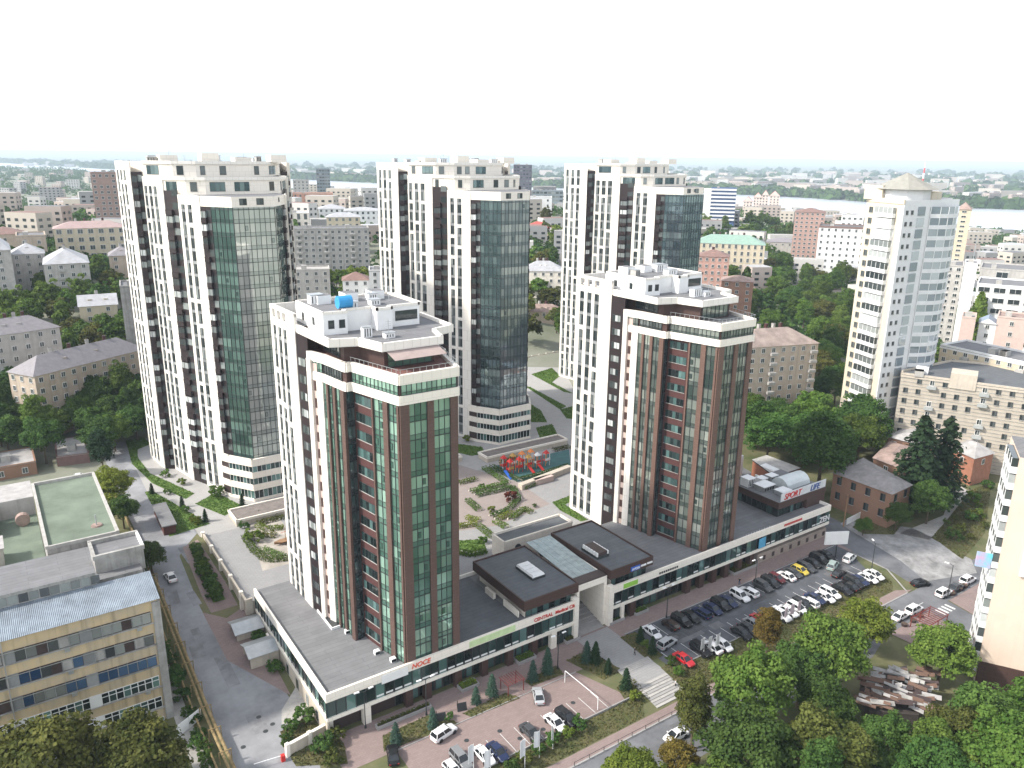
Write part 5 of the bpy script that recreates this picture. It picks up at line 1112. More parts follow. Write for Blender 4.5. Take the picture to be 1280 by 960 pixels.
def proto(kind, var, m, near):
    k = (kind, var, m.name, near)
    if k in TP: return TP[k]
    rs = np.random.RandomState(sum(map(ord, kind)) * 7 + var * 13 + (1 if near else 0))
    if kind in ('broad', 'tall', 'willow'):
        R = 5.0; shape = {'broad': (1, 1, .88), 'tall': (.68, .68, 1.35), 'willow': (1, 1, .95)}[kind]; zc = {'broad': 6.6, 'tall': 8.2, 'willow': 6.6}[kind]
        nc, nl, sz = (150, 95, .40) if near else (60, 40, .85)
        p, nm, rnd = crown_pts(rs, nc, nl, shape)
        if kind == 'willow': p[:, 2] -= .35 * (p[:, 0] ** 2 + p[:, 1] ** 2) * rs.uniform(.4, 1.2, len(p))
        p = p * R + np.array([0, 0, zc]); cr = leaf_mesh('crown', p, nm, sz, rnd, m, rs); tr = trunk_mesh(rs, zc - .8, .30)
    elif kind == 'poplar':
        n = 3200 if near else 1300; t = rs.uniform(0, 1, n); a = rs.uniform(0, 2 * math.pi, n); rr = 1.75 * np.sin(math.pi * np.clip(t * .93 + .06, 0, 1)) ** .7 * (1 + .2 * np.sin(a * 3 + t * 25)) * rs.uniform(.75, 1.05, n)
        p = np.stack([rr * np.cos(a), rr * np.sin(a), 1.5 + t * 13], 1); nm = np.stack([np.cos(a), np.sin(a), np.full(n, .4)], 1) + rs.normal(size=(n, 3)) * .4
        cr = leaf_mesh('crown', p, nm, .6 if near else .9, rs.uniform(0, 1, n), m, rs); tr = trunk_mesh(rs, 9, .24, 0)
    elif kind == 'fir':
        P_, N_ = [], []; H = 12.0
        for i in range(30):
            t = i / 29; z = 1.0 + t * (H - 1.2); L = 3.2 * (1 - t) ** .62 + .3
            for j in range(int(20 - 10 * t)):
                a = rs.uniform(0, 6.283); Lb = L * rs.uniform(.7, 1.08); k = int(10 if near else 5)
                s = rs.uniform(.15, 1, k); P_.append(np.stack([np.cos(a) * Lb * s + rs.normal(size=k) * .12, np.sin(a) * Lb * s + rs.normal(size=k) * .12, z - .28 * Lb * s ** 1.4 + rs.normal(size=k) * .08], 1)); N_.append(np.tile([math.cos(a) * .6, math.sin(a) * .6, 1], (k, 1)))
        p = np.concatenate(P_); nm = np.concatenate(N_) + rs.normal(size=p.shape) * .3; cr = leaf_mesh('crown', p, nm, .55 if near else .8, rs.uniform(0, 1, len(p)), m, rs); tr = trunk_mesh(rs, 11.4, .22, 0)
    elif kind == 'bush':
        p, nm, rnd = crown_pts(rs, 26, 30, (1, 1, .8)); p[:, 2] += .62; p[:, 2] = np.maximum(p[:, 2], .02); cr = leaf_mesh('crown', p, nm, .22, rnd, m, rs); tr = trunk_mesh(rs, .6, .06, 4)
    TP[k] = (cr, tr); return TP[k]
NT = 0
KN = {'broad': 'broadleaf_tree', 'tall': 'broadleaf_tree', 'willow': 'willow_tree', 'poplar': 'poplar_tree', 'fir': 'fir_tree', 'bush': 'bush'}
def plant(kind, x, y, z, s, m, label, group=None, near=True, cat=None, name=None, sz=None):
    global NT; NT += 1
    cr, tr = proto(kind, NT % (4 if kind in ('broad', 'tall') else 2), m, near)
    r = thing(name or KN[kind], label, cat or ('bush' if kind == 'bush' else 'tree'), (x, y, z), group, random.uniform(0, 6.28)); r.scale = (s * random.uniform(.93, 1.07), s * random.uniform(.93, 1.07), sz or s * random.uniform(.92, 1.08))
    for nm, d in (('crown', cr), ('trunk', tr)): o = bpy.data.objects.new(nm, d); COL.objects.link(o); o.parent = r
    return r
ZCR = {'broad': 6.6, 'tall': 8.2, 'willow': 6.6, 'poplar': 8, 'fir': 6, 'bush': .6}; RCR = {'broad': 4.9, 'tall': 3.5, 'willow': 4.9, 'poplar': 1.8, 'fir': 2.8, 'bush': .9}
TREES = []
def at_px(kind, u, v, rpx, m, label, group=None, gz=None, near=True, hs=1):
    """tree whose crown centre is seen at a pixel with a crown radius of rpx pixels"""
    z = 8.0
    for _ in range(4):
        x, y = P(u, v, z); dist = math.dist((x, y, z), (CX, CY, CZ)); s = .9 * rpx * dist / F / RCR[kind]; z = (terr(x, y) if gz is None else gz) + ZCR[kind] * s * hs
    TREES.append((x, y)); return plant(kind, x, y, (terr(x, y) if gz is None else gz) - .05, s, m, label, group, near, sz=s * hs)
# -- trees one can tell apart
T_ = at_px
T_('broad', 940, 858, 54, LEAF, 'largest green tree at the bottom, in front of the street between steps and cream tower')
T_('broad', 938, 935, 56, LEAFD, 'big dark green tree cut by the bottom edge, below the largest green tree')
T_('broad', 1003, 838, 40, LEAFD, 'dark tree squeezed behind the largest green tree at the bottom')
T_('tall', 868, 888, 25, LEAFB, 'browning tree beside the street lamp at the bottom, left of the largest green tree')
T_('broad', 848, 948, 27, LEAFO, 'rust orange tree at the bottom edge')
T_('broad', 790, 962, 36, LEAFY, 'bright yellow green tree cut by the bottom edge left of the rust orange tree')
T_('broad', 870, 975, 22, LEAFY, 'small yellow tree cut by the bottom edge right of the rust orange tree')
T_('broad', 1040, 812, 50, LEAF, 'broad bright green tree next to the car park exit, right of the autumn tree')
T_('broad', 1083, 778, 33, LEAFY, 'yellowish green round tree at the lower right end of the car park')
T_('tall', 961, 785, 19, LEAFO, 'small orange autumn tree at the edge of the main car park')
T_('broad', 1032, 882, 38, LEAFD, 'dark green tree left of the collapsed roof')
T_('broad', 1035, 938, 52, LEAFB, 'yellowing green tree cut by the bottom edge, right of the big dark one')
T_('broad', 1108, 922, 33, LEAFD, 'dark tree below the collapsed roof')
T_('broad', 1180, 812, 36, LEAF, 'light green tree between the collapsed roof and the cream tower')
T_('broad', 1196, 918, 40, LEAFB, 'olive tree just right of and below the collapsed roof')
T_('broad', 1232, 898, 44, LEAFD, 'dark tree at the foot of the cream tower')
T_('broad', 1258, 945, 50, LEAF, 'green tree in the lower right corner of the photo')
T_('broad', 1170, 965, 44, LEAFD, 'dark green tree cut by the bottom edge, left of the lower right corner')
T_('broad', 1110, 965, 30, LEAFD, 'small dark tree at the bottom edge under the collapsed roof')
T_('broad', 56, 952, 60, LEAFB, 'big olive brown tree in the lower left corner before the factory', gz=0)
T_('broad', 170, 946, 54, LEAFB, 'big olive brown tree beside the white gate before the factory', gz=0)
T_('broad', 138, 604, 27, LEAFY, 'yellow green tree at the top corner of the green factory roof')
T_('broad', 152, 636, 20, LEAFD, 'dark tree in the shade just below the yellow green tree by the factory')
T_('tall', 126, 562, 15, FIRL, 'slim dark tree between the yellow green tree and the bend of the left road')
T_('willow', 187, 692, 20, WILL, 'pale feathery tree between the factory roof and the left road')
T_('willow', 1030, 552, 46, LEAFD, 'huge dark drooping tree behind the SPORT LIFE sign', gz=3)
T_('broad', 1016, 512, 30, LEAF, 'lighter green tree just above the huge dark drooping tree')
T_('broad', 962, 542, 34, LEAFD, 'dark tree between the right brown tower and the huge drooping tree')
T_('broad', 1078, 522, 34, LEAFD, 'dark round tree at the foot of the tall yellow tower')
T_('broad', 992, 466, 22, LEAFD, 'dark tree in front of the old house with the rusty roof, right one')
T_('broad', 957, 478, 27, LEAFD, 'dark tree in front of the old house with the rusty roof, left one')
T_('fir', 1149, 574, 30, FIRL, 'tall dark fir left of its twin behind the orange brick house', gz=2, hs=.88)
T_('fir', 1181, 573, 27, FIRL, 'tall dark fir right of its twin, before the striped annex', gz=2, hs=.9)
T_('broad', 1163, 622, 26, LEAFD, 'round dark bushy tree at the foot of the two firs')
T_('broad', 1122, 642, 17, LEAFD, 'low dark tree at the front corner of the orange brick house')
T_('broad', 1088, 628, 13, LEAFD, 'small dark tree against the long wall of the orange brick house')
T_('broad', 1080, 656, 11, LEAF, 'low green shrubby tree by the broken white fence near the side street')
T_('poplar', 1222, 402, 11, LEAF, 'single poplar in front of the white institute complex', near=False)
T_('poplar', 935, 328, 9, LEAFD, 'dark slim poplar in front of the mint green roof', near=False)
T_('fir', 138, 345, 1, FIRL, 'tiny fir near the cottage by the leftmost tower', near=False) if False else None
def inside(x, y, poly):
    c = False; n = len(poly)
    for i in range(n):
        (x1, y1), (x2, y2) = poly[i], poly[i - 1]
        if (y1 > y) != (y2 > y) and x < (x2 - x1) * (y - y1) / (y2 - y1) + x1: c = not c
    return c
def blocked(x, y, pad):
    for f in FOOT:
        if max(abs(f[0][0] - x), abs(f[0][1] - y)) > 160: continue
        cx = sum(p[0] for p in f) / len(f); cy = sum(p[1] for p in f) / len(f); k = 1 + pad / (max(math.dist(p, (cx, cy)) for p in f))
        if inside(x, y, [(cx + (p[0] - cx) * k, cy + (p[1] - cy) * k) for p in f]): return True
    return False
FOOT += [[(-9, 84), (45, 84), (48, 136), (-9, 136)], [(70, 70), (122, 84), (122, 136), (70, 136)], [(148, 90), (198, 90), (198, 145), (148, 145)], [(-15, -30), (-1, -30), (-1, 160), (-15, 160)], [(0, 38), (130, 38), (130, 95), (0, 95)]]
def scatter(poly, n, mats, label, group, smin, smax, sp, kinds=('broad', 'broad', 'tall'), near=False, seed=0, pad=3):
    rd = random.Random(seed); us = [p[0] for p in poly]; vs = [p[1] for p in poly]; k = 0
    for _ in range(n * 30):
        if k >= n: break
        u = rd.uniform(min(us), max(us)); v = rd.uniform(min(vs), max(vs))
        if not inside(u, v, poly): continue
        x, y, z = G(u, v); s = rd.uniform(smin, smax)
        if blocked(x, y, pad) or any((x - a) ** 2 + (y - b) ** 2 < (sp * s) ** 2 for a, b in TREES): continue
        TREES.append((x, y)); m = rd.choice(mats); kind = rd.choice(kinds)
        plant(kind, x, y, z - .2, s, m, label, group, near); k += 1
MIX = [LEAF, LEAFD, LEAFD, LEAF, LEAF, LEAFB]
scatter([(-30, 480), (60, 500), (130, 480), (192, 470), (195, 545), (130, 575), (60, 590), (-30, 600)], 44, [LEAF, LEAFD, LEAFD, LEAFD], 'green tree in the dense wood between the long low house and the left road', 'dense wood left of the towers', .95, 1.45, 5.2, near=True, seed=1)
scatter([(-30, 350), (150, 350), (188, 420), (180, 470), (60, 470), (-30, 400)], 46, MIX, 'tree among the old houses left of the leftmost tower', 'trees among the old houses at the left', .9, 1.4, 6, seed=2)
scatter([(366, 352), (470, 362), (474, 392), (360, 388)], 18, [LEAFY, LEAF, LEAFY], 'light green tree in the row between the left and middle towers', 'light green row between the towers', .8, 1.2, 5, seed=4, pad=1)
scatter([(360, 296), (474, 292), (474, 356), (360, 350)], 12, [LEAFD, LEAF], 'dark green tree before the grey panel block', 'trees before the grey panel block', .9, 1.3, 6, seed=5, pad=1)
scatter([(655, 268), (706, 268), (706, 450), (655, 450)], 20, [LEAF, LEAFD, LEAFB, LEAFY], 'tree in the gap between the middle and the far right tower', 'trees between the middle and far towers', .9, 1.5, 6, seed=6)
scatter([(868, 285), (1000, 275), (1078, 305), (1070, 345), (868, 345)], 34, MIX, 'tree in the park around the mint green roof', 'park trees around the mint green roof', 1.0, 1.6, 7, seed=7)
scatter([(880, 345), (1072, 345), (1060, 420), (1046, 500), (1020, 500), (1024, 430), (935, 430), (935, 410), (880, 400)], 46, MIX, 'tree in the wood between the right brown tower and the tall yellow tower', 'wood left of the tall yellow tower', 1.0, 1.6, 6, seed=8, near=True)
scatter([(930, 500), (1010, 500), (1108, 520), (1105, 555), (1060, 590), (935, 575)], 16, [LEAFD, LEAF, LEAFD], 'dark tree in the grove behind the SPORT LIFE block', 'grove behind the SPORT LIFE block', 1.0, 1.5, 6, seed=9, near=True)
scatter([(1168, 455), (1285, 480), (1285, 500), (1165, 478)], 9, MIX, 'tree before the long cream five storey block', 'trees before the cream five storey block', .8, 1.2, 5, seed=10)
scatter([(1190, 400), (1290, 400), (1290, 425), (1200, 420)], 10, [LEAF, LEAFY, LEAFD], 'tree around the small houses before the white institute', 'trees before the white institute', .8, 1.1, 5, seed=12)
scatter([(900, 985), (1060, 990), (1200, 965), (1290, 930), (1290, 1040), (900, 1040)], 16, [LEAFD, LEAF, LEAFB], 'tree in the thicket filling the lower right corner', 'thicket in the lower right corner', .9, 1.4, 5.5, seed=13, near=True, pad=2)
# trees beyond the lower edge, mirrored in the glass
for i in range(10):
    pass
# shrubs and small conifers by the shops
def sm(kind, u, v, s, m, label, z=None, group=None):
    zz = 0 if z is None else z; x, y = P(u, v, zz); plant(kind, x, y, zn(y) if z is None else z, s, m, label, group, name='blue_spruce' if m is SPRL else None)
for i, (u, v, s) in enumerate(((495, 929, .34), (541, 909, .33), (595, 879, .30), (615, 869, .38), (666, 851, .34), (684, 840, .40), (733, 827, .36))):
    sm('fir', u, v, s, SPRL, 'small blue spruce before the shops, ' + ('first from the left', 'second from the left', 'third from the left', 'just left of the red pergola', 'just right of the red pergola', 'second to the right of the pergola', 'beside the entrance plaza')[i], group='small spruces before the shops')
for i, (u, v, s, lab) in enumerate(((744, 828, .36, 'dark green little fir right of the blue spruce by the plaza'), (760, 841, .28, 'dark little fir at the left edge of the plaza steps'), (800, 803, .30, 'slim dark conifer at the right of the plaza, upper one'), (815, 817, .30, 'slim dark conifer at the right of the plaza, lower one'), (782, 861, .36, 'green fir left of the lower flight of steps'))): sm('fir', u, v, s, FIRL, lab)
for u, v, s, lab in ((838, 830, 1.3, 'low dark juniper next to the red parked car'), (848, 842, 1.2, 'bright green bush right of the lower steps'), (793, 872, 1.2, 'light green bush left of the lower steps'), (806, 808, 1.0, 'bright bush between the two slim conifers'), (725, 908, 1.5, 'green bush behind the black car on the street side'), (710, 918, 1.2, 'yellowish bush on the verge below the white car'), (690, 926, 1.6, 'dark green bush under the narrow white flag'), (672, 938, 1.4, 'dark bush between the two white flags'), (655, 950, 1.4, 'olive bush at the left end of the street verge'), (640, 962, 1.6, 'green bush cut by the bottom edge on the verge'), (380, 902, 2.0, 'tall green bush inside the bed at the podium corner'), (365, 912, 1.5, 'dark round bush at the left of the corner bed'), (358, 930, 1.4, 'dark bush by the barrier in the corner bed'), (405, 940, 2.2, 'dark green bush before the beige garden wall'), (420, 925, 1.8, 'browning bush at the right end of the beige garden wall'), (415, 955, 1.6, 'olive bush at the bottom edge by the beige garden wall'), (562, 899, .9, 'small bush between the white parked car and the sign boards')):
    sm('bush', u, v, s, LEAFY if 'yellow' in lab or 'light' in lab else (LEAFB if 'olive' in lab or 'brown' in lab else LEAF if 'bright' in lab else LEAFD), lab)
for x, y in LATER: plant('bush', x, y, zn(y), 1.4, LEAFD, 'dark bush between the stair porches on the left flank', 'bushes between the stair porches')
for i in range(34):
    u, v = random.uniform(1160, 1245), random.uniform(600, 700)
    if not inside(u, v, [(1165, 668), (1185, 645), (1215, 608), (1240, 600), (1236, 660), (1205, 690)]): continue
    x, y, z = G(u, v); plant('bush', x, y, z, random.uniform(1.0, 2.4), random.choice((LEAFD, LEAF, LEAFB)), 'wild shrub on the overgrown plot between the firs and the cream tower', 'wild shrubs on the overgrown plot')
# courtyard greenery
GARDP = brickmat('garden_paver', (.30, .255, .235), (.26, .215, .20), (.21, .18, .17), .8, .4, .9, flat=True)
def bed(pts, z, m=GRASS): return sheet('grass', [P(u, v, z) for u, v in pts], m, .05, kind='stuff', zf=z)
for q in (((157, 550), (178, 546), (189, 555), (172, 562), (172, 572), (188, 592), (243, 617), (232, 624), (190, 604), (165, 580)), ((181, 615), (191, 614), (262, 655), (212, 671)), ((244, 630), (270, 616), (302, 632), (281, 645)), 
          ((664, 468), (690, 460), (700, 470), (690, 478), (716, 492), (705, 490)), ((655, 482), (663, 484), (708, 508), (700, 512)), ((663, 505), (676, 513), (684, 528), (664, 528)), ((700, 512), (716, 508), (716, 524), (708, 523)), ((670, 535), (690, 530), (698, 545), (675, 548)), ((690, 628), (712, 620), (712, 628), (706, 631), (735, 650), (726, 652), (700, 638)), ((572, 555), (603, 559), (606, 567), (590, 570), (572, 566)), ((572, 676), (604, 674), (609, 690), (590, 696), (572, 693))): bed(q, DZ)
sheet('garden_paving', [(58, 40), (76, 43), (77, 58), (70, 78), (48, 78), (44, 44)], GARDP, .028, zf=DZ)
sheet('play_surface', [(77, 59), (96, 60), (104, 71), (77, 72)], TEAL, .045, zf=DZ)
sheet('garden_paving', [(5, 49), (16, 49), (16, 72), (9, 72)], SANDY, .03, zf=DZ)
def hedge(pts, z, w, h, m, label, group):
    """clipped low hedge along a pixel line: leaves over a box"""
    q = [P(u, v, z) for u, v in pts]; rs = np.random.RandomState(int(pts[0][0] * 3 + pts[0][1])); Ps, Ns = [], []
    for a, b in zip(q[:-1], q[1:]):
        g = Seg(a, b); n = int(g.L * 42 * (w + h)); s = rs.uniform(0, g.L, n); t = rs.uniform(-w / 2 - h, w / 2 + h, n); o = np.clip(t, -w / 2, w / 2) + rs.normal(size=n) * .07; hz = h - np.maximum(np.abs(t) - w / 2, 0) + rs.normal(size=n) * .10
        x = g.p[0] + g.d[0] * s + g.n[0] * o; y = g.p[1] + g.d[1] * s + g.n[1] * o; Ps.append(np.stack([x - q[0][0], y - q[0][1], np.maximum(hz, .03)], 1)); sd_ = np.sign(t) * (np.abs(t) > w / 2); Ns.append(np.stack([g.n[0] * sd_, g.n[1] * sd_, np.where(np.abs(t) > w / 2, .3, 1)], 1) + rs.normal(size=(n, 3)) * .35)
    p = np.concatenate(Ps); me = leaf_mesh('hedge', p, np.concatenate(Ns), .30, rs.uniform(0, 1, len(p)), m, rs); o = bpy.data.objects.new('hedge', me); COL.objects.link(o); o.location = (q[0][0], q[0][1], z + .03); tag(o, label, 'hedge', group)
    kb = MB()
    for a, b in zip(q[:-1], q[1:]): g = Seg(a, b); kb.sbox(g, 0, g.L, z, z + .28, -w / 2 - .32, -w / 2 - .08, CREAM)
    kb.build('edging', o)
HG = 'low clipped hedges in the courtyard garden'; k = 0
gx = lambda x, y: (560 + x / 5.3333, 540 + y / 5.3333)
for pts, m in ((((290, 235), (380, 285), (475, 330)), LEAFD), (((480, 325), (650, 280), (810, 230)), LEAFD), (((240, 245), (390, 345)), LEAF), (((150, 405), (390, 350)), LEAF), (((190, 430), (430, 375)), LEAFD), (((130, 460), (210, 530)), LEAF), (((290, 570), (400, 530), (468, 455)), LEAF), (((430, 375), (468, 450)), LEAFD), (((310, 600), (390, 645)), LEAF), (((330, 590), (430, 545)), LEAFY), (((200, 630), (300, 710)), LEAF), (((60, 640), (190, 620)), LEAFY), (((70, 810), (160, 828), (255, 800)), LEAF), (((120, 575), (210, 600)), LEAFY), (((500, 380), (580, 350)), LEAF), (((350, 215), (460, 175)), LEAFB), (((700, 130), (810, 105)), LEAFB), (((420, 590), (500, 520)), LEAF), (((500, 520), (560, 545)), LEAF), (((70, 350), (190, 320)), LEAF)):
    k += 1; hedge([gx(*p) for p in pts], DZ, 1.5, .8, m, 'low green hedge edging the beds of the central courtyard garden', HG)
kx = lambda x, y: (280 + x / 5.3333, 600 + y / 5.3333)
for pts, m in ((((140, 385), (195, 470), (270, 535), (350, 540), (425, 530)), LEAF), (((150, 380), (250, 370), (350, 380)), LEAFB), (((220, 310), (290, 335), (400, 325)), LEAFY), (((225, 300), (330, 270), (400, 255)), LEAFB), (((250, 470), (400, 520)), LEAF)): hedge([kx(*p) for p in pts], DZ, 1.5, .8, m, 'low hedge edging the pond bed left of the nearest brown tower', 'hedges round the pond bed')
def zhedge(xa, ya, xb, yb, n):
    for i in range(n):
        t = (i + .5) / n; x, y = xa + (xb - xa) * t, ya + (yb - ya) * t; plant('bush', x + random.uniform(-.3, .3), y, zn(y), random.uniform(1.0, 1.7), LEAFD if i % 3 else LEAF, 'green shrub in the long bed along the left road', 'shrubs in the bed along the left road')
sheet('island_paving', [(-6.6, 69), (-3, 71), (-2.0, 52), (-2.0, 43), (-7.2, 43), (-7.4, 50)], PAVER, .045); sheet('grass', [(-5.3, 68), (-3.8, 68), (-3.6, 46), (-6.0, 46)], GRASS, .06, kind='stuff')
zhedge(-4.5, 67.5, -4.9, 46.5, 16); zhedge(-5.3, 60, -5.6, 47, 8)
for u, v, s, m, lab in ((214, 437 / 5.33 + 600, 0, LEAF, ''), (306, 661, 1.3, LEAFD, 'round clipped bush alone on the paving by the left ramp'), (322, 647, 1.3, LEAFD, 'round clipped bush next to the beige ramp wall'), (318, 676, 2.2, LEAFY, 'bright round bush in the pond bed'), (638, 626, 2.0, REDL, 'dark red ornamental tree in the courtyard garden'), (583, 552, 1.6, LEAFY, 'small yellow tree by the base of the middle tower'), (207, 596, 1.5, LEAF, 'young tree on the curved lawn before the leftmost tower, upper one'), (227, 606, 1.5, LEAFY, 'young tree on the curved lawn before the leftmost tower, lower one'), (271, 620, 2.2, LEAF, 'bushy young tree at the tip of the triangular lawn'), (210, 618, 1.2, LEAFD, 'dark small bush at the top end of the wedge lawn'), (232, 640, 1.3, LEAF, 'bush in the middle of the wedge lawn'), (245, 655, 1.6, LEAFY, 'bright bush at the lower end of the wedge lawn'), (614, 640, 1.2, LEAFY, 'yellowish bush in the central garden'), (602, 610, .9, LEAFD, 'dark bush at the left side of the central garden'), (604, 679, 1.3, LEAF, 'round bush on the oval lawn beside the annex'), (668, 634, .8, LEAFD, 'tiny round bush on the paving near the playground')):
    if s: sm('bush', u, v, s, m, lab, DZ)
for i, (u, v) in enumerate(((190, 617), (228, 634), (257, 652), (303, 632))): sm('fir', u, v, .26, FIRL, 'small dark cypress on the lawns before the leftmost tower, number %d from the left' % (i + 1) if False else 'small dark cypress ' + ('at the upper end of the wedge lawn', 'halfway down the wedge lawn', 'at the lower corner of the wedge lawn', 'by the beige ramp wall')[i], DZ)
gp = []; gr = random.Random(21)
for o in list(bpy.data.objects):
    if o.get('kind') == 'stuff' and o.name.startswith('grass'):
        for f in o.data.polygons:
            vs = [o.data.vertices[i].co for i in f.vertices]; xs = [v.x for v in vs]; yz = [v.y for v in vs]; pl_ = [(v.x, v.y) for v in vs]
            for _ in range(int((max(xs) - min(xs)) * (max(yz) - min(yz)) * 14)):
                x, y = gr.uniform(min(xs), max(xs)), gr.uniform(min(yz), max(yz))
                if inside(x, y, pl_): gp.append((x, y, (vs[0].z if max(v.z for v in vs) - min(v.z for v in vs) < .01 else zn(y)) + .08, 1 if o.data.materials[0] is GRASS else 0))
gp = np.array(gp); rs_ = np.random.RandomState(4)
for nm, sel, m in (('grass_tufts', gp[:, 3] == 1, leafmat('grass_blades', (.055, .115, .02), (.13, .21, .04), 0, .05)), ('dry_grass_tufts', gp[:, 3] == 0, leafmat('dry_grass_blades', (.06, .075, .02), (.17, .145, .06), 0, .05))):
    q = gp[sel][:, :3]; me = leaf_mesh(nm, q, rs_.normal(size=q.shape) + np.array([0, 0, .4]), .34, rs_.uniform(0, 1, len(q)), m, rs_); o = bpy.data.objects.new(nm, me); COL.objects.link(o); o['kind'] = 'stuff'
# far wood: one mass
def far_mass(name, pts, size, nq, m):
    rs = np.random.RandomState(5); pts = np.array(pts); n = len(pts); c = np.repeat(pts[:, :3], nq, 0); s = np.repeat(pts[:, 3], nq); q = rs.normal(size=(n * nq, 3)); q /= np.linalg.norm(q, axis=1, keepdims=True); q[:, 2] = np.abs(q[:, 2])
    size = size * np.maximum(1, s / 8); p = c + q * s[:, None] * np.array([1, 1, .9]) * rs.uniform(.75, 1.05, (n * nq, 1)) + np.array([0, 0, 0]); rnd = np.repeat(rs.uniform(.1, .9, n), nq) + rs.normal(size=n * nq) * .15
    me = leaf_mesh(name, p, q + rs.normal(size=q.shape) * .3, size, rnd, m, rs); o = bpy.data.objects.new(name, me); COL.objects.link(o); o['kind'] = 'stuff'
rd = random.Random(3); pts = []
while len(pts) < 5200:
    u = rd.uniform(-60, 1340); a = _az(u); rn = lin(a, SA, RN); r = 380 + (min(rn, 4600) - 420) * rd.random() ** 2.0
    x, y = CX + r * math.sin(a), CY + r * math.cos(a)
    if math.sin(x * .011) * math.cos(y * .009 + 1) + rd.uniform(-.8, .8) < -.45 or blocked(x, y, 5): continue
    pts.append((x, y, terr(x, y) - 1, min(rd.uniform(4.5, 7.5) * (1 + max(0, r - 900) / 1100), max(2.5, (rn - r) / 45))))
for poly_, k_ in (([(-30, 268), (112, 268), (155, 290), (162, 345), (-30, 345)], 150), ([(1195, 288), (1300, 285), (1300, 325), (1195, 325)], 70), ([(868, 272), (1080, 272), (1080, 300), (868, 300)], 90)):
    while k_ > 0:
        u, v = rd.uniform(-30, 1300), rd.uniform(265, 345)
        if not inside(u, v, poly_): continue
        x, y, z = G(u, v); k_ -= 1
        if not blocked(x, y, 4): pts.append((x, y, z + 2, rd.uniform(3.5, 6)))
far_mass('distant_trees', pts, 2.6, 44, LEAFD)
pts = []
while len(pts) < 2600:
    u = rd.uniform(-60, 1340); a = _az(u); rf = lin(a, SA, RF); r = rf + 70 + (9000 - rf) * rd.random() ** 2.6
    if rd.random() < .25: r = rf + rd.uniform(70, 190)
    pts.append((CX + r * math.sin(a), CY + r * math.cos(a), ZR + 3, rd.uniform(9, 20) * (1 + r / 9000)))
far_mass('far_bank_woods', pts, 9, 26, LEAFD)
# far city
FW_ = [mat('far_wall_' + n, c, .9, .06, .05) for n, c in (('white', (.55, .53, .50)), ('cream', (.47, .42, .36)), ('pink', (.43, .36, .32)), ('grey', (.33, .325, .32)))]
FR = [ROOFG, TIN, BRNR, CONC]
def far_block(b, x, y, z, w, d, h, a, mw, mr):
    ca, sa = math.cos(a), math.sin(a); c = [(x + ca * i * w / 2 - sa * j * d / 2, y + sa * i * w / 2 + ca * j * d / 2) for i, j in ((-1, -1), (1, -1), (1, 1), (-1, 1))]
    b.prism(c, z - 4, z + h, mw, mr)
    for g in segs(c):
        if g.faces_cam() and h > 7:
            for f in range(int(h / 3.4)):
                n = max(2, int(g.L / 4.5))
                for k_ in range(n): b.squad(g, (k_ + .28) * g.L / n, (k_ + .72) * g.L / n, z + 1.2 + f * 3.4, z + 2.7 + f * 3.4, .08, GL_WIN, .2)
n = 0; tries = 0; bt = MB()
while n < 520 and tries < 9000:
    tries += 1; u = rd.uniform(-20, 1300); a = _az(u); rn = lin(a, SA, RN)
    if rn < 560: continue
    r = 470 + (rn - 560) * rd.random() ** 1.3; x, y = CX + r * math.sin(a), CY + r * math.cos(a)
    w, d, h = rd.uniform(10, 30), rd.uniform(9, 14), rd.choice((7, 8, 10, 13, 16, 16, 24 if r > 1200 else 10)); h = min(h, max(5, (rn - r) / 30)); 
    if blocked(x, y, w * .5 + 6): continue
    b = MB() if n < 150 else bt; z = terr(x, y); an_ = YAW * -1 + rd.uniform(-.5, .5); far_block(b, x, y, z, w, d, h, an_, rd.choice(FW_), rd.choice(FR)); FOOT.append([(x - w / 2, y - 8), (x + w / 2, y - 8), (x + w / 2, y + 8), (x - w / 2, y + 8)]); n += 1
    if n > 150: continue
    o = b.build('distant_house', off=(x, y, z))
    z_ = ('left of the leftmost tower' if u < 150 else 'between the left and middle towers' if u < 480 else 'between the middle and far towers' if u < 705 else 'between the far tower and the tall yellow tower' if u < 1085 else 'right of the tall yellow tower')
    tag(o, 'small pale house in the far town, ' + z_, 'house', 'far town houses ' + z_)
o = bt.build('far_town'); o['kind'] = 'stuff'
n = 0
b2 = MB()
for i in range(900):
    u = rd.uniform(-40, 1320) if i % 3 else rd.uniform(860, 1320); a = _az(u); rf = lin(a, SA, RF); r = rf + 150 + (6500 - rf) * rd.random() ** 2.2; x, y = CX + r * math.sin(a), CY + r * math.cos(a)
    if u < 640 and rd.random() < .75: continue
    big = rd.random() < .35; w, d, h = (rd.uniform(40, 110), 16, rd.choice((18, 28, 28, 30))) if big else (rd.uniform(15, 50), 14, rd.choice((7, 10, 16)))
    if n < 150 and r < 3600:
        b = MB(); far_block(b, x, y, ZR + 4, w, d, h, rd.uniform(-.8, .8) - YAW, rd.choice(FW_[:3]), rd.choice(FR)); o = b.build('riverside_block', off=(x, y, ZR + 4)); n += 1
        z_ = 'left of the middle tower' if u < 480 else 'between the middle and far towers' if u < 705 else 'between the far tower and the tall yellow tower' if u < 1085 else 'right of the tall yellow tower'
        tag(o, 'pale hazy block across the river, ' + z_, 'apartment block', 'hazy blocks across the river ' + z_)
    else:
        ca = rd.uniform(-.8, .8) - YAW; c = [(x + math.cos(ca) * i_ * w / 2 - math.sin(ca) * j_ * d / 2, y + math.sin(ca) * i_ * w / 2 + math.cos(ca) * j_ * d / 2) for i_, j_ in ((-1, -1), (1, -1), (1, 1), (-1, 1))]; b2.prism(c, ZR, ZR + 4 + h, rd.choice(FW_), rd.choice(FR))
o = b2.build('far_city'); o['kind'] = 'stuff'
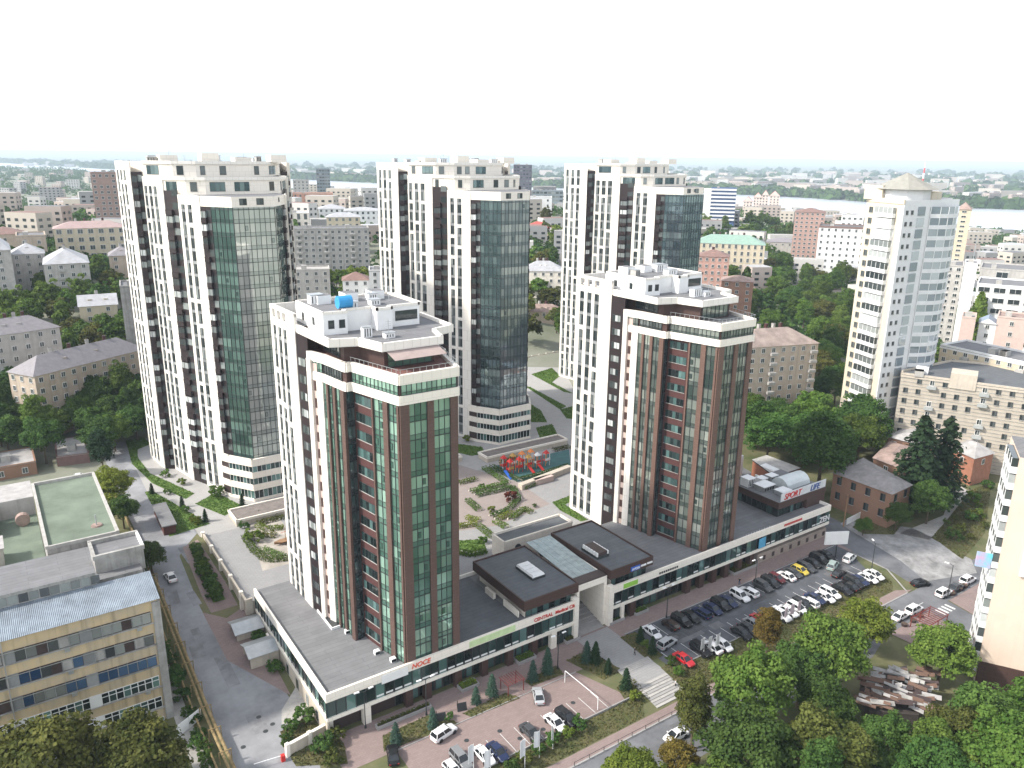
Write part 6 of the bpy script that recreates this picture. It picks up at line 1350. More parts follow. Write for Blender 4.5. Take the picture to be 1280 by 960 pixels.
for u, v0, v1, lab in ((1157, 203, 232, 'thin red and white lattice mast on the horizon behind the yellow tower'), (1213, 330, 318, '')):
    if not lab: continue
    r = 2600; x, y, z = D(u, v0, r); b = MB(); zb = ZR + 4; 
    for i in range(7): b.bar((x, y, zb + (z - zb) * i / 7), (x, y, zb + (z - zb) * (i + 1) / 7), 6 - i * .6, RED if i % 2 else WPAINT)
    tag(b.build('lattice_mast', off=(x, y, zb)), lab, 'mast')
# ------------------------------------------------------------------ cars
CARM = {}
def carpaint(n):
    if n in CARM: return CARM[n]
    col = {'white': (.72, .72, .72), 'black': (.012, .012, .014), 'dark grey': (.055, .058, .062), 'dark blue': (.018, .028, .075), 'silver': (.40, .41, .42), 'grey': (.2, .205, .21), 'red': (.45, .012, .02), 'maroon': (.10, .018, .022), 'dark brown': (.04, .025, .022), 'yellow': (.55, .42, .04), 'silver green': (.30, .37, .35)}[n]
    m = mat('car_paint_' + n.replace(' ', '_'), col, .3, .02, .5, spec=.6 if max(col) > .3 else .3); m.node_tree.nodes['Principled BSDF'].inputs['Coat Weight'].default_value = .3 if max(col) > .3 else .12; CARM[n] = m; return m
def loft(b, st, m):
    for (x0, r0), (x1, r1) in zip(st[:-1], st[1:]):
        n = len(r0)
        for i in range(n):
            j = (i + 1) % n; b.face([(x0, *r0[i]), (x1, *r1[i]), (x1, *r1[j]), (x0, *r0[j])], m, .5)
    b.face([(st[0][0], *p) for p in st[0][1]], m, .5); b.face([(st[-1][0], *p) for p in reversed(st[-1][1])], m, .5)
def car_proto(kind):
    """front towards +x"""
    L, Wd, belt, top = {'sedan': (4.6, 1.80, .88, 1.44), 'hatchback': (4.1, 1.74, .93, 1.50), 'suv': (4.7, 1.90, 1.02, 1.72), 'estate': (4.75, 1.82, .90, 1.50)}[kind]
    cabin = {'sedan': (-1.75, -1.0, .35, 1.20), 'hatchback': (-1.95, -1.55, .30, 1.15), 'suv': (-2.25, -1.95, .42, 1.18), 'estate': (-2.25, -1.95, .35, 1.22)}[kind]
    h = L / 2; pm = carpaint('white'); root = thing('parked_car', '', 'car')
    def ring(w, z0, zb): return [(-w * .82, z0), (-w * .98, z0 + .16), (-w, (z0 + zb) / 2 + .06), (-w * .95, zb - .06), (-w * .86, zb), (w * .86, zb), (w * .95, zb - .06), (w, (z0 + zb) / 2 + .06), (w * .98, z0 + .16), (w * .82, z0)]
    w = Wd / 2; bl = belt; hood = bl - .10; tail = bl - (.02 if kind == 'sedan' else .0)
    b = MB(); loft(b, [(-h, ring(w * .80, .34, tail - .16)), (-h + .12, ring(w * .92, .26, tail - .03)), (-h + .55, ring(w * .99, .2, tail)), (-.4, ring(w, .2, bl)), (.9, ring(w, .2, bl)), (1.25, ring(w, .2, bl - .03)), (h - .55, ring(w * .97, .2, hood - .05)), (h - .15, ring(w * .88, .26, hood - .17)), (h, ring(w * .74, .34, hood - .33))], pm)
    xr0, xr1, xf1, xf0 = cabin; wt = w * .70; wb = w * .88
    b.hexa([(xr1 - .06, -wt, top - .06), (xf1 + .06, -wt, top - .06), (xf1 + .06, wt, top - .06), (xr1 - .06, wt, top - .06)], [(xr1 + .04, -wt * .93, top + .01), (xf1 - .08, -wt * .93, top), (xf1 - .08, wt * .93, top), (xr1 + .04, wt * .93, top + .01)], pm, .5)
    for s in (-1, 1):
        for xb, xt in ((xr0 + .04, xr1), (xf0 - .04, xf1), ((xr0 + xf0) / 2 + .1, (xr1 + xf1) / 2 + .05)): b.bar((xb, s * wb * 1.0, bl - .02), (xt, s * wt * 1.01, top - .04), .09, pm)
        b.box(xf0 - .35, xf0 - .15, s * (w + .02), s * (w + .2), bl, bl + .14, pm)
    for ax in (-L * .295, L * .31):
        for s in (-1, 1): b.tube((ax, s * (w - .22), .34), (ax, s * (w + .012), .34), .40, .40, BLK, 14)
    b.build('body', root)
    c = MB(); c.hexa([(xr0, -wb, bl - .02), (xf0, -wb, bl - .02), (xf0, wb, bl - .02), (xr0, wb, bl - .02)], [(xr1, -wt, top - .05), (xf1, -wt, top - .05), (xf1, wt, top - .05), (xr1, wt, top - .05)], CGLASS, .3); c.build('window', root)
    for ax in (-L * .295, L * .31):
        for s in (-1, 1):
            q = MB(); q.tube((0, -.11, 0), (0, .11, 0), .335, .335, TYRE, 16); q.tube((0, s * .10, 0), (0, s * .125, 0), .22, .2, RIM, 12); o = q.build('wheel', root, off=(ax, s * (w - .08), .335))
    for s in (-1, 1):
        q = MB(); q.box(h - .24, h - .08, s * w * .48, s * w * .80, hood - .34, hood - .20, METAL); q.build('headlight', root); q = MB(); q.box(-h + .0, -h + .1, s * w * .52, s * w * .84, tail - .3, tail - .14, RED); q.build('tail_light', root)
    return root
CP = {k: car_proto(k) for k in ('sedan', 'hatchback', 'suv', 'estate')}; used = set()
def car(kind, col, u, v, head, label, group=None, z=None, xy=None):
    """head: heading in degrees, 0 along the shop front to the right"""
    x, y = xy or P(u, v, .75 if z is None else z + .75); p = CP[kind]
    r = p if kind not in used else dup(p); used.add(kind)
    r.location = (x, y, (zn(y) if z is None else z) + .035); r.rotation_euler = (0, 0, math.radians(head)); r['label'] = label; r['category'] = 'car'
    if group: r['group'] = group
    elif 'group' in r: del r['group']
    for c in r.children:
        if c.data.name.startswith('body'): c.material_slots[0].link = 'OBJECT'; c.material_slots[0].material = carpaint(col)
    return r
GA = 'cars in the upper row of the main car park'; GB_ = 'cars in the lower row of the main car park'
ORD = ['first', 'second', 'third', 'fourth', 'fifth', 'sixth', 'seventh', 'eighth', 'ninth', 'tenth', 'eleventh', 'twelfth', 'thirteenth', 'fourteenth', 'fifteenth', 'sixteenth', 'seventeenth', 'eighteenth', 'nineteenth', 'twentieth']
rowA = [('sedan', 'white', 815, 789), ('hatchback', 'dark brown', 838, 780), ('suv', 'black', 852, 775), ('sedan', 'black', 864, 770), ('estate', 'dark blue', 877, 765), ('sedan', 'dark blue', 891, 760), ('suv', 'black', 901, 755), ('sedan', 'dark blue', 910, 751), ('suv', 'white', 925, 744), ('estate', 'white', 936, 739), ('suv', 'dark grey', 954, 732), ('suv', 'black', 963, 727), ('hatchback', 'maroon', 971, 722), ('sedan', 'white', 983, 719), ('sedan', 'dark grey', 991, 715), ('hatchback', 'yellow', 1000, 712), ('estate', 'dark grey', 1008, 708), ('sedan', 'black', 1016, 703), ('suv', 'black', 1024, 698), ('sedan', 'black', 1032, 693)]
for i, (k, c, u, v) in enumerate(rowA): car(k, c, u, v, -90 + random.uniform(-3, 3) + (180 if i in (1, 4, 9, 13) else 0), '%s %s, %s from the left in the upper row of the main car park' % (c, k, ORD[i]), GA)
rowB = [('sedan', 'red', 855, 823), ('suv', 'black', 876, 811), ('sedan', 'white', 890, 808), ('hatchback', 'white', 904, 805), ('sedan', 'black', 927, 790), ('sedan', 'black', 935, 785), ('sedan', 'grey', 942, 779), ('hatchback', 'red', 949, 772), ('suv', 'white', 976, 768), ('sedan', 'white', 985, 763), ('estate', 'white', 997, 759), ('suv', 'black', 1003, 755), ('estate', 'white', 1011, 752), ('sedan', 'dark blue', 1019, 747), ('sedan', 'white', 1031, 745), ('estate', 'white', 1038, 740), ('sedan', 'black', 1053, 735), ('sedan', 'black', 1061, 731), ('suv', 'black', 1067, 727), ('sedan', 'dark blue', 1074, 724), ('sedan', 'white', 1085, 721), ('sedan', 'white', 1093, 717)]
ORD += ['twenty-first', 'twenty-second']
for i, (k, c, u, v) in enumerate(rowB): car(k, c, u, v, -90 + random.uniform(-3, 3) + (180 if i % 5 == 2 else 0), '%s %s, %s from the left in the lower row of the main car park' % (c, k, ORD[i]), GB_)
car('suv', 'silver', 834, 803, 8, 'silver suv standing crosswise at the left end of the main car park')
car('suv', 'silver green', 1041, 706, 20, 'pale green silver car driving between the rows, near the billboard')
car('sedan', 'black', 1049, 716, 5, 'black sedan crosswise between the rows at the right end of the car park')
car('suv', 'white', 1062, 697, 12, 'white suv alone at the car park exit beside the billboard')
for k, c, u, v, h, l in (('suv', 'white', 555, 915, 12, 'white suv crossing the brick parking lot on its own'), ('sedan', 'black', 491, 942, 70, 'black car at the left end of the brick parking lot by the spruces'), ('sedan', 'silver', 673, 868, 62, 'silver car in the middle of the brick parking lot below the red pergola'), ('sedan', 'white', 694, 902, -88, 'white sedan beside the black estate in the brick parking lot'), ('estate', 'black', 708, 895, -88, 'black estate at the right end of the row in the brick parking lot'), ('sedan', 'dark grey', 663, 914, -88, 'dark grey sedan behind the narrow white flags in the brick parking lot'), ('sedan', 'dark blue', 622, 938, -88, 'dark blue sedan in the brick parking lot at the bottom edge'), ('sedan', 'white', 605, 943, -88, 'white sedan left of the dark blue one at the bottom edge'), ('suv', 'grey', 576, 948, -88, 'grey suv with dark windows at the bottom edge, left of the white sedan'), ('hatchback', 'white', 566, 962, -88, 'white car cut by the bottom edge next to the grey suv')): car(k, c, u, v, h, l)
for k, c, u, v, h, l in (('sedan', 'black', 1151, 728, -20, 'black sedan turning from the side street'), ('sedan', 'white', 1126, 769, 0, 'white sedan parked on the far kerb, left of the white suv'), ('suv', 'white', 1143, 761, 0, 'white suv parked on the far kerb in front of the white sedan'), ('suv', 'white', 1180, 740, 0, 'white suv beside the zebra crossing'), ('sedan', 'dark grey', 1195, 733, 0, 'dark grey car between the two white cars near the cream tower'), ('suv', 'white', 1210, 724, 0, 'white suv nearest the cream tower on the street'), ('sedan', 'white', 845, 918, 178, 'white car on the street half hidden by the browning tree'), ('sedan', 'black', 997, 838, 0, 'black car on the street glimpsed between the bottom trees')): car(k, c, u, v, h, l, z=ZS)
x, y = P(214, 730, 3.2); car('sedan', 'white', 0, 0, 95, 'white sedan alone on the left road beside the hedge strip', z=zn(y), xy=(x, y))
x, y = P(98, 596, 6); car('estate', 'white', 0, 0, 80, 'white van like car in the yard above the green factory roof', z=zn(y), xy=(x, y))
# ------------------------------------------------------------------ street furniture
def lamp(u, v, h, label, z=0.0, two=True, rz=0):
    x, y = P(u, v, z); zz = zn(y); r = thing('street_lamp', label, 'street lamp', (x, y, zz), 'street lamps', rz)
    b = MB(); b.tube((x, y, zz), (x, y, zz + h), .11, .06, MULL, 8); b.tube((x, y, zz), (x, y, zz + .5), .2, .18, MULL, 8); b.build('pole', r)
    for s in ((-1, 1) if two else (1,)): b = MB(); b.bar((x, y, zz + h - .1), (x + s * .9, y, zz + h + .25), .07, MULL); b.build('arm', r); b = MB(); b.hexa([(x + s * .8, y - .18, zz + h + .18), (x + s * 1.7, y - .14, zz + h + .24), (x + s * 1.7, y + .14, zz + h + .24), (x + s * .8, y + .18, zz + h + .18)][:: s], [(x + s * .8, y - .12, zz + h + .34), (x + s * 1.6, y - .09, zz + h + .36), (x + s * 1.6, y + .09, zz + h + .36), (x + s * .8, y + .12, zz + h + .34)][:: s], WPAINT); b.build('lamp_head', r)
lamp(697, 836, 7, 'street lamp at the end of the strip right of the red pergola'); lamp(833, 772, 7, 'street lamp at the left end of the main car park'); lamp(943, 736, 7, 'street lamp by the white cars in the main car park'); lamp(533, 894, 7, 'street lamp before the NOCE sign'); lamp(457, 910, 7, 'street lamp near the podium corner')
lamp(866, 940, 9, 'street lamp beside the browning tree at the bottom', ZS, False, 2); lamp(1184, 748, 8, 'street lamp by the zebra crossing', ZS, False, 2); lamp(1089, 714, 7, 'pale pole at the tip of the lower car row', 0, False, 1)
FLAGM = mat('white_flag_cloth', (.66, .67, .68), .8, .04); FLAGP = mat('pink_print_flag_cloth', (.60, .50, .54), .8, .22, 2.2)
for i, (u, v, h, m, lab) in enumerate(((592, 968, 5.5, FLAGM, 'white banner flag cut by the bottom edge near the grey suv'), (613, 972, 5.5, FLAGM, 'white banner flag in front of the white sedan at the bottom'), (656, 958, 5.5, FLAGM, 'wide white banner flag left of the dark grey sedan'), (674, 945, 5.2, FLAGM, 'white banner flag over the dark grey sedan'), (691, 935, 4.6, FLAGM, 'narrow furled white flag below the white sedan'), (879, 822, 4.2, FLAGM, 'white banner by the black suv in the lower row'), (888, 820, 4.2, FLAGM, 'white banner in the middle of its three, before the white sedan'), (898, 816, 4.2, FLAGM, 'white banner right of its two neighbours, in the lower row'), (983, 780, 4, FLAGP, 'pink printed banner left of its two neighbours, by the white suv'), (991, 776, 4, FLAGP, 'pink printed banner in the middle of three'), (999, 772, 4, FLAGP, 'pink printed banner right of the other two'))):
    x, y = P(u, v, -.3); zz = zn(y); r = thing('banner_flag', lab, 'flag', (x, y, zz), 'banner flags of the car parks'); b = MB(); b.tube((x, y, zz), (x, y, zz + h), .05, .035, WPAINT, 6); b.build('pole', r)
    b = MB(); wd = .35 if 'furled' in lab else .95
    for k in range(6):
        xa, xb = x - .04 - wd * k / 6, x - .04 - wd * (k + 1) / 6; f = lambda q: y + .1 * math.sin(q * 5); b.hexa([(xb, f(xb), zz + h * .42), (xa, f(xa), zz + h * .42), (xa, f(xa) + .03, zz + h * .42), (xb, f(xb) + .03, zz + h * .42)], [(xb, f(xb), zz + h - .1), (xa, f(xa), zz + h - .1), (xa, f(xa) + .03, zz + h - .1), (xb, f(xb) + .03, zz + h - .1)], m, .5)
    b.build('cloth', r)
def planter(u, v, w, d, m, lab, z=0):
    x, y = P(u, v, z); r = thing('planter', lab, 'planter', (x, y, z)); b = MB(); 
    for a in ((-w / 2, w / 2, -d / 2, -d / 2 + .2), (-w / 2, w / 2, d / 2 - .2, d / 2), (-w / 2, -w / 2 + .2, -d / 2 + .2, d / 2 - .2), (w / 2 - .2, w / 2, -d / 2 + .2, d / 2 - .2)): b.box(x + a[0], x + a[1], y + a[2], y + a[3], z, z + .6, KERB)
    b.box(x - w / 2 + .2, x + w / 2 - .2, y - d / 2 + .2, y + d / 2 - .2, z, z + .5, SOIL); b.build('trough', r)
    rs = np.random.RandomState(int(u)); n = int(w * d * 60); p = np.stack([rs.uniform(-w / 2 + .3, w / 2 - .3, n), rs.uniform(-d / 2 + .3, d / 2 - .3, n), .5 + rs.uniform(0, .55, n)], 1); me = leaf_mesh('plants', p, rs.normal(size=(n, 3)) * .6 + np.array([0, 0, 1]), .28, rs.uniform(0, 1, n), m, rs); o = bpy.data.objects.new('plants', me); COL.objects.link(o); o.parent = r
planter(656, 824, 4, 2, LEAF, 'raised planter with green shrubs before the dark shop doors'); planter(585, 858, 3.6, 2, LEAFY, 'raised planter with yellowish plants under the NOCE sign'); planter(714, 800, 3.4, 1.6, LEAFB, 'raised planter at the left foot of the white gateway'); planter(800, 765, 3.6, 1.6, LEAF, 'raised planter on the walk above the left end of the upper car row'); planter(768, 776, 4, 1.8, LEAFD, 'hedge planter at the right foot of the white gateway'); planter(928, 711, 8, 2.2, SOIL if False else LEAFB, 'long raised planter before the stone wall of the right shop wing'); planter(505, 897, 10, 1.0, LEAFB, 'long low bed with dry plants along the left shop wing')
x, y = P(640, 862, 0); r = thing('pergola', 'small dark red metal pergola between the spruces before the shops', 'pergola', (x, y, 0)); b = MB()
for dx in (-1.6, 1.6):
    for dy in (-1.2, 1.2): b.bar((x + dx, y + dy, 0), (x + dx, y + dy, 2.3), .12, mat('dark_red_metal', (.17, .035, .03), .5) if (dx, dy) == (-1.6, -1.2) else MATS['dark_red_metal'])
b.build('posts', r); b = MB()
for i in range(8): b.bar((x - 1.8 + i * .5, y - 1.5, 2.35), (x - 1.8 + i * .5, y + 1.5, 2.35), .1, MATS['dark_red_metal'])
b.build('roof', r)
x0, y0 = P(706, 853, 0); x1, y1 = P(747, 887, 0); r = thing('height_barrier', 'white height limit bar across the brick parking lot entrance', 'barrier', (x0, y0, 0)); b = MB(); b.bar((x0, y0, 2.4), (x1, y1, 2.4), .09, WPAINT); b.build('beam', r)
for p in ((x0, y0), (x1, y1)): b = MB(); b.bar((*p, 0), (*p, 2.4), .1, WPAINT); b.build('post', r)
for u, v, lab in ((577, 888, 'dark notice board beside the planting strip, right one'), (551, 901, 'dark notice board behind the white suv, left one')): x, y = P(u, v, 0); b = MB(); b.hexa([(x - .8, y - .1, .1), (x + .8, y - .5, .1), (x + .8, y - .4, .1), (x - .8, y, .1)], [(x - .8, y + .2, 1.5), (x + .8, y - .2, 1.5), (x + .8, y - .1, 1.5), (x - .8, y + .3, 1.5)], MULL); b.bar((x - .7, y + .1, 0), (x - .7, y + .2, 2.1), .08, BLK); tag(b.build('notice_board', off=(x, y, 0)), lab, 'notice board')
# billboard
x, y = P(1044, 697, 0); r = thing('billboard', 'big white billboard on one post at the right end of the car park', 'billboard', (x, y, 0)); b = MB(); b.tube((x, y, 0), (x, y, 4), .16, .14, MULL); b.build('post', r); b = MB(); b.hexa([(x - 3, y + 1.2, 3.6), (x + 2, y - 1.4, 3.6), (x + 2.1, y - 1.1, 3.6), (x - 2.9, y + 1.5, 3.6)], [(x - 3, y + 1.2, 6.8), (x + 2, y - 1.4, 6.8), (x + 2.1, y - 1.1, 6.8), (x - 2.9, y + 1.5, 6.8)], WPAINT); b.build('panel', r)
# garden wall, barrier arm at the left
a, c = P(360, 945, 0), P(414, 915, 0); g = Seg(a, c); r = thing('garden_wall', 'low beige garden wall beside the podium corner', 'wall', (*a, 0)); b = MB(); b.sbox(g, 0, g.L, -.3, 2.0, -.2, .2, BEIGE); b.sbox(g, 0, g.L, 2.0, 2.12, -.28, .28, CREAM); b.build('wall', r)
for s in (0, .5, 1): b = MB(); b.sbox(g, s * g.L - .3, s * g.L + .3, -.3, 2.3, -.32, .32, CREAM); b.build('pillar', r)
x, y = P(354, 951, 0); r = thing('barrier_gate', 'red and white barrier arm across the left road at the bottom', 'barrier', (x, y, 0)); b = MB(); b.box(x - .3, x + .3, y - .3, y + .3, 0, 1.1, RED); b.build('box', r); b = MB(); ex, ey = P(318, 962, 0); b.bar((x, y, 1.0), (ex, ey, 1.0), .1, WPAINT); b.build('arm', r)
# heating pipes along the left road
r = thing('heating_pipeline', 'rusty yellow heating pipes on posts along the factory side of the left road', 'pipeline', (-14.6, 30, 0)); OCH = mat('ochre_pipe_lagging', (.27, .20, .10), .8, .25, 1.5, streak=.3)
for xx, zz, rr in ((-15.2, 1.5, .22), (-14.5, 1.5, .26), (-16.6, 1.2, .16)):
    b = MB(); 
    for ya in range(-2, 58, 6): b.tube((xx, ya, zz + zn(ya)), (xx, ya + 6, zz + zn(ya + 6)), rr, rr, OCH, 8)
    b.build('pipe', r)
for ya in range(-2, 60, 6): b = MB(); z = zn(ya); b.bar((-15.8, ya, z - .3), (-15.8, ya, z + 2.2), .14, OCH); b.bar((-14.0, ya, z - .3), (-14.0, ya, z + 2.2), .14, OCH); b.bar((-15.9, ya, z + 2.2), (-13.9, ya, z + 2.2), .14, OCH); b.build('support', r)
b = MB()
for ya in range(58, 104, 5): b.bar((-14.8, ya, zn(ya) - .2), (-14.8, ya, zn(ya) + 1.8), .15, CONC); b.box(-14.9, -14.75, ya, ya + 5, zn(ya) - .2, zn(ya) + 1.6, OCH)
tag(b.build('board_fence', off=(-14.8, 58, zn(58))), 'weathered board fence along the upper part of the left road', 'fence')
for ya in range(0, 56, 2):
    if random.random() < .8: plant('bush', -17.4 + random.uniform(-.5, .5), ya, zn(ya), random.uniform(1.1, 1.8), LEAFD, 'dark bush in the green strip between the factory and the heating pipes', 'bushes behind the heating pipes')
a, c = P(222, 922, 0), P(252, 898, 0); g = Seg(a, c); b = MB(); b.sbox(g, 0, g.L / 2 - .05, 0, 2.1, -.05, .05, WPAINT); b.sbox(g, g.L / 2 + .05, g.L, 0, 2.1, -.05, .05, WPAINT); tag(b.build('metal_gate', off=(*a, 0)), 'pale metal double gate between factory and heating pipes', 'gate')
sheet('factory_yard', [(-19.4, -20), (-16.8, -20), (-17.6, 56), (-19.4, 56)], CONC, .03)
# beige fence along the bend of the left road, and by the far tower
for pts, lab, z in ((((118, 545), (190, 530), (215, 526)), 'beige panel fence along the top of the left road', DZ), (((655, 452), (700, 444), (716, 442)), 'beige wall closing the courtyard behind the middle tower', DZ), (((938, 493), (985, 512), (1000, 520)), 'pale fence behind the right brown tower', DZ)):
    b = MB(); q = [P(u, v, z) for u, v in pts]
    for p0, p1 in zip(q[:-1], q[1:]):
        g = Seg(p0, p1); b.sbox(g, 0, g.L, z - 2, z + 1.9, -.12, .12, BEIGE)
        for s in np.arange(0, g.L, 4): b.sbox(g, s, s + .5, z - 2, z + 2.2, -.2, .2, CREAM)
    tag(b.build('panel_fence', off=(*q[0], z)), lab, 'fence')
# ramp canopies of the garage
for lab, (x0, x1, y0, y1) in (('long beige garage ramp roof before the leftmost tower', (6.2, 24, 72.5, 79.5)), ('long beige garage ramp roof before the middle tower', (77.5, 106.5, 75, 80)), ('short garage ramp roof left of the courtyard garden', (64, 72, 80, 84.5))):
    r = thing('ramp_canopy', lab, 'ramp roof', (x0, y0, DZ)); b = MB(); b.prism([(x0, y0), (x1, y0), (x1, y1), (x0, y1)], DZ, DZ + 1.5, BEIGE, mat('brown_gravel_roof', (.19, .165, .15), .95, .2, .8) if 'leftmost' in lab else MATS['brown_gravel_roof'])
    for g in segs([(x0, y0), (x1, y0), (x1, y1), (x0, y1)]): b.sbox(g, -.1, g.L + .1, DZ + 1.2, DZ + 1.8, -.3, .12, CREAM)
    b.build('wall', r)
for lab, pts in (('beige low wall along the near side of the playground', ((650, 612), (712, 588))), ('low brick kiosk wall below the playground', ((668, 606), (690, 600)))):
    a, c = P(*pts[0], DZ), P(*pts[1], DZ); g = Seg(a, c); b = MB(); b.sbox(g, 0, g.L, DZ, DZ + 1.5, -.8, .8, BEIGE if 'beige' in lab else PINKW, None); tag(b.build('garden_wall', off=(*a, DZ)), lab, 'wall')
# playground
px_, py_ = 84, 66.5; r = thing('playground_tower', 'colourful red, yellow and blue climbing structure on the teal play area', 'playground', (px_, py_, DZ)); rd = random.Random(2); cols = [RED, ORAN, YELL, RED, WPAINT, ORAN, RED]
for i in range(9):
    x, y = px_ - 5.5 + (i % 5) * 3.1, py_ - 1.6 + (i // 5) * 3.2; m = rd.choice(cols); b = MB()
    for dx in (-.7, .7):
        for dy in (-.7, .7): b.tube((x + dx, y + dy, DZ), (x + dx, y + dy, DZ + 3.6), .09, .09, rd.choice(cols), 6)
    b.build('posts', r); b = MB(); b.box(x - .8, x + .8, y - .8, y + .8, DZ + 1.4, DZ + 1.55, m); b.box(x - .8, x + .8, y - .85, y - .75, DZ + 1.6, DZ + 2.3, rd.choice(cols)); b.build('platform', r)
    b = MB(); c = (x, y, DZ + 4.6); q = [(x - .75, y - .75, DZ + 3.6), (x + .75, y - .75, DZ + 3.6), (x + .75, y + .75, DZ + 3.6), (x - .75, y + .75, DZ + 3.6)]
    for k in range(4): b.face([q[k], q[(k + 1) % 4], c], m)
    b.face(q[::-1], m); b.build('roof', r)
for x, m in ((px_ - 7.5, BLUE), (px_ + 3.5, RED), (px_ + .2, RED)): b = MB(); b.hexa([(x - .4, py_ - 5.2, DZ + .1), (x + .4, py_ - 5.2, DZ + .1), (x + .4, py_ - 2, DZ + 1.5), (x - .4, py_ - 2, DZ + 1.5)], [(x - .4, py_ - 5.2, DZ + .25), (x + .4, py_ - 5.2, DZ + .25), (x + .4, py_ - 2, DZ + 1.65), (x - .4, py_ - 2, DZ + 1.65)], m); b.build('slide', r)
x, y = 13.2, 58.5; r = thing('wooden_boat', 'small wooden boat play feature in the pond bed left of the nearest brown tower', 'play boat', (x, y, DZ)); b = MB(); WD = mat('worn_wood', (.30, .18, .10), .8); loft(b, [(x - 2.6, [(y - .1, DZ + 1), (y, DZ + .4), (y + .1, DZ + 1)]), (x - 1, [(y - .9, DZ + .9), (y, DZ + .1), (y + .9, DZ + .9)]), (x + 1.4, [(y - .9, DZ + .9), (y, DZ + .1), (y + .9, DZ + .9)]), (x + 2, [(y - .7, DZ + 1.1), (y, DZ + .3), (y + .7, DZ + 1.1)])], WD); b.build('hull', r); b = MB(); b.tube((x, y, DZ + .5), (x, y, DZ + 3.6), .08, .05, WD); b.bar((x - 1, y, DZ + 2.8), (x + 1, y, DZ + 3.0), .06, RED); b.build('mast', r)
r = thing('long_shelter', 'dark brown bin shelter with flat roof on the wedge lawn by the left road', 'shelter', (*P(210, 655, DZ), DZ)); a, c = P(200, 641, DZ), P(213, 668, DZ); g = Seg(a, c); b = MB(); b.sbox(g, 0, g.L, DZ, DZ + 2.2, -1.3, 1.3, mat('dark_red_wood', (.10, .04, .035), .8)); b.build('wall', r); b = MB(); b.sbox(g, -.3, g.L + .3, DZ + 2.2, DZ + 2.4, -1.6, 1.6, ROOFG); b.build('roof', r)
# collapsed roof in the lower right
x, y = P(1120, 858, 3); r = thing('ruined_house', 'collapsed house with torn grey and brown roof among the lower right trees', 'ruin', (x, y, -.9)); cpts = [P(1078, 840, 3), P(1088, 880, 3), P(1150, 885, 3), P(1165, 852, 3), P(1120, 828, 3)][::-1]
b = MB(); b.prism(cpts, -1.2, 1.6, mat('dark_rubble', (.06, .05, .045), .95), None); b.build('wall', r); rd = random.Random(4); b = MB()
for i in range(120):
    t, s = rd.random(), rd.random(); u = 1080 + 82 * t; v = 832 + 50 * s; qx, qy = P(u, v, 3); w, l, a = rd.uniform(.25, .95), rd.uniform(1.0, 4.0), math.radians(-55 + rd.uniform(-14, 14)); m = rd.choice((DCONC, ASB, mat('torn_brown_board', (.16, .10, .075), .9) if i == 0 else MATS['torn_brown_board'], MATS['torn_brown_board'] if i else ASB, DKBR)); z = 1.9 + rd.uniform(0, .9) + .8 * (1 - abs(t - .5) * 2); e = rd.uniform(-.3, .3); ca, sa = math.cos(a), math.sin(a)
    c4 = [(qx + ca * i_ * l / 2 - sa * j_ * w / 2, qy + sa * i_ * l / 2 + ca * j_ * w / 2, z + i_ * e + j_ * .15) for i_, j_ in ((-1, -1), (1, -1), (1, 1), (-1, 1))]; b.hexa(c4, [(p[0], p[1], p[2] + .05) for p in c4], m)
b.build('roof', r)
x, y = P(1160, 783, -.9); r = thing('garden_shelter', 'dark red open timber frame on the corner pavement by the cream tower', 'shelter', (x, y, ZS)); b = MB()
for dx in (-3.4, 0, 3.4):
    for dy in (-1.8, 1.8): b.bar((x + dx, y + dy, ZS), (x + dx, y + dy, ZS + 2.4), .14, MATS['dark_red_metal'])
for i in range(10): b.bar((x - 3.6 + i * .8, y - 2, ZS + 2.45), (x - 3.6 + i * .8, y + 2, ZS + 2.45), .1, MATS['dark_red_metal'])
for dy in (-1.8, 1.8): b.bar((x - 3.6, y + dy, ZS + 2.3), (x + 3.6, y + dy, ZS + 2.3), .12, MATS['dark_red_metal'])
b.build('frame', r)
for i, (u, v) in enumerate(((1150, 772), (1141, 778), (1130, 783), (1190, 744), (1199, 738), (1206, 734))):
    x, y = P(u, v, ZS); q = MB(); q.tube((x, y, ZS + .1), (x, y, ZS + .7), .5, .65, DKBR, 10); q.tube((x, y, ZS + .68), (x, y, ZS + .72), .6, .6, SOIL, 10); tag(q.build('flower_pot', off=(x, y, ZS + .1)), 'dark round flower pot on the corner pavement by the parked white cars', 'flower pot', 'round pots on the corner pavement')
# kerb railing and bollards by the street
b = MB(); 
for x in np.arange(30, 90, 3): b.bar((x, -25.3, ZS), (x, -25.3, ZS + .9), .07, MULL)
b.bar((30, -25.3, ZS + .85), (90, -25.3, ZS + .85), .05, MULL); tag(b.build('street_railing', off=(30, -25.3, ZS)), 'thin dark railing along the kerb of the street', 'railing')
a, c = P(1058, 656, 0), P(1085, 642, 0); g = Seg(a, c); b = MB(); b.sbox(g, 0, g.L, 0, 1.7, -.08, .08, WPAINT); tag(b.build('white_fence', off=(*a, 0)), 'short white fence below the orange brick house by the side street', 'fence')
for u, v, h, lab in ((1054, 660, 9, 'wooden utility pole at the end of the shop wing'), (1213, 345, 30, 'tall lattice mast before the river right of the yellow tower')):
    x, y, z = G(u, v); b = MB(); b.tube((x, y, z), (x, y, z + h), .18 if h < 12 else .5, .12 if h < 12 else .2, WD if h < 12 else METAL); b.bar((x - .9, y, z + h - .6), (x + .9, y, z + h - .6), .1, MULL); tag(b.build('utility_pole', off=(x, y, z)), lab, 'pole')
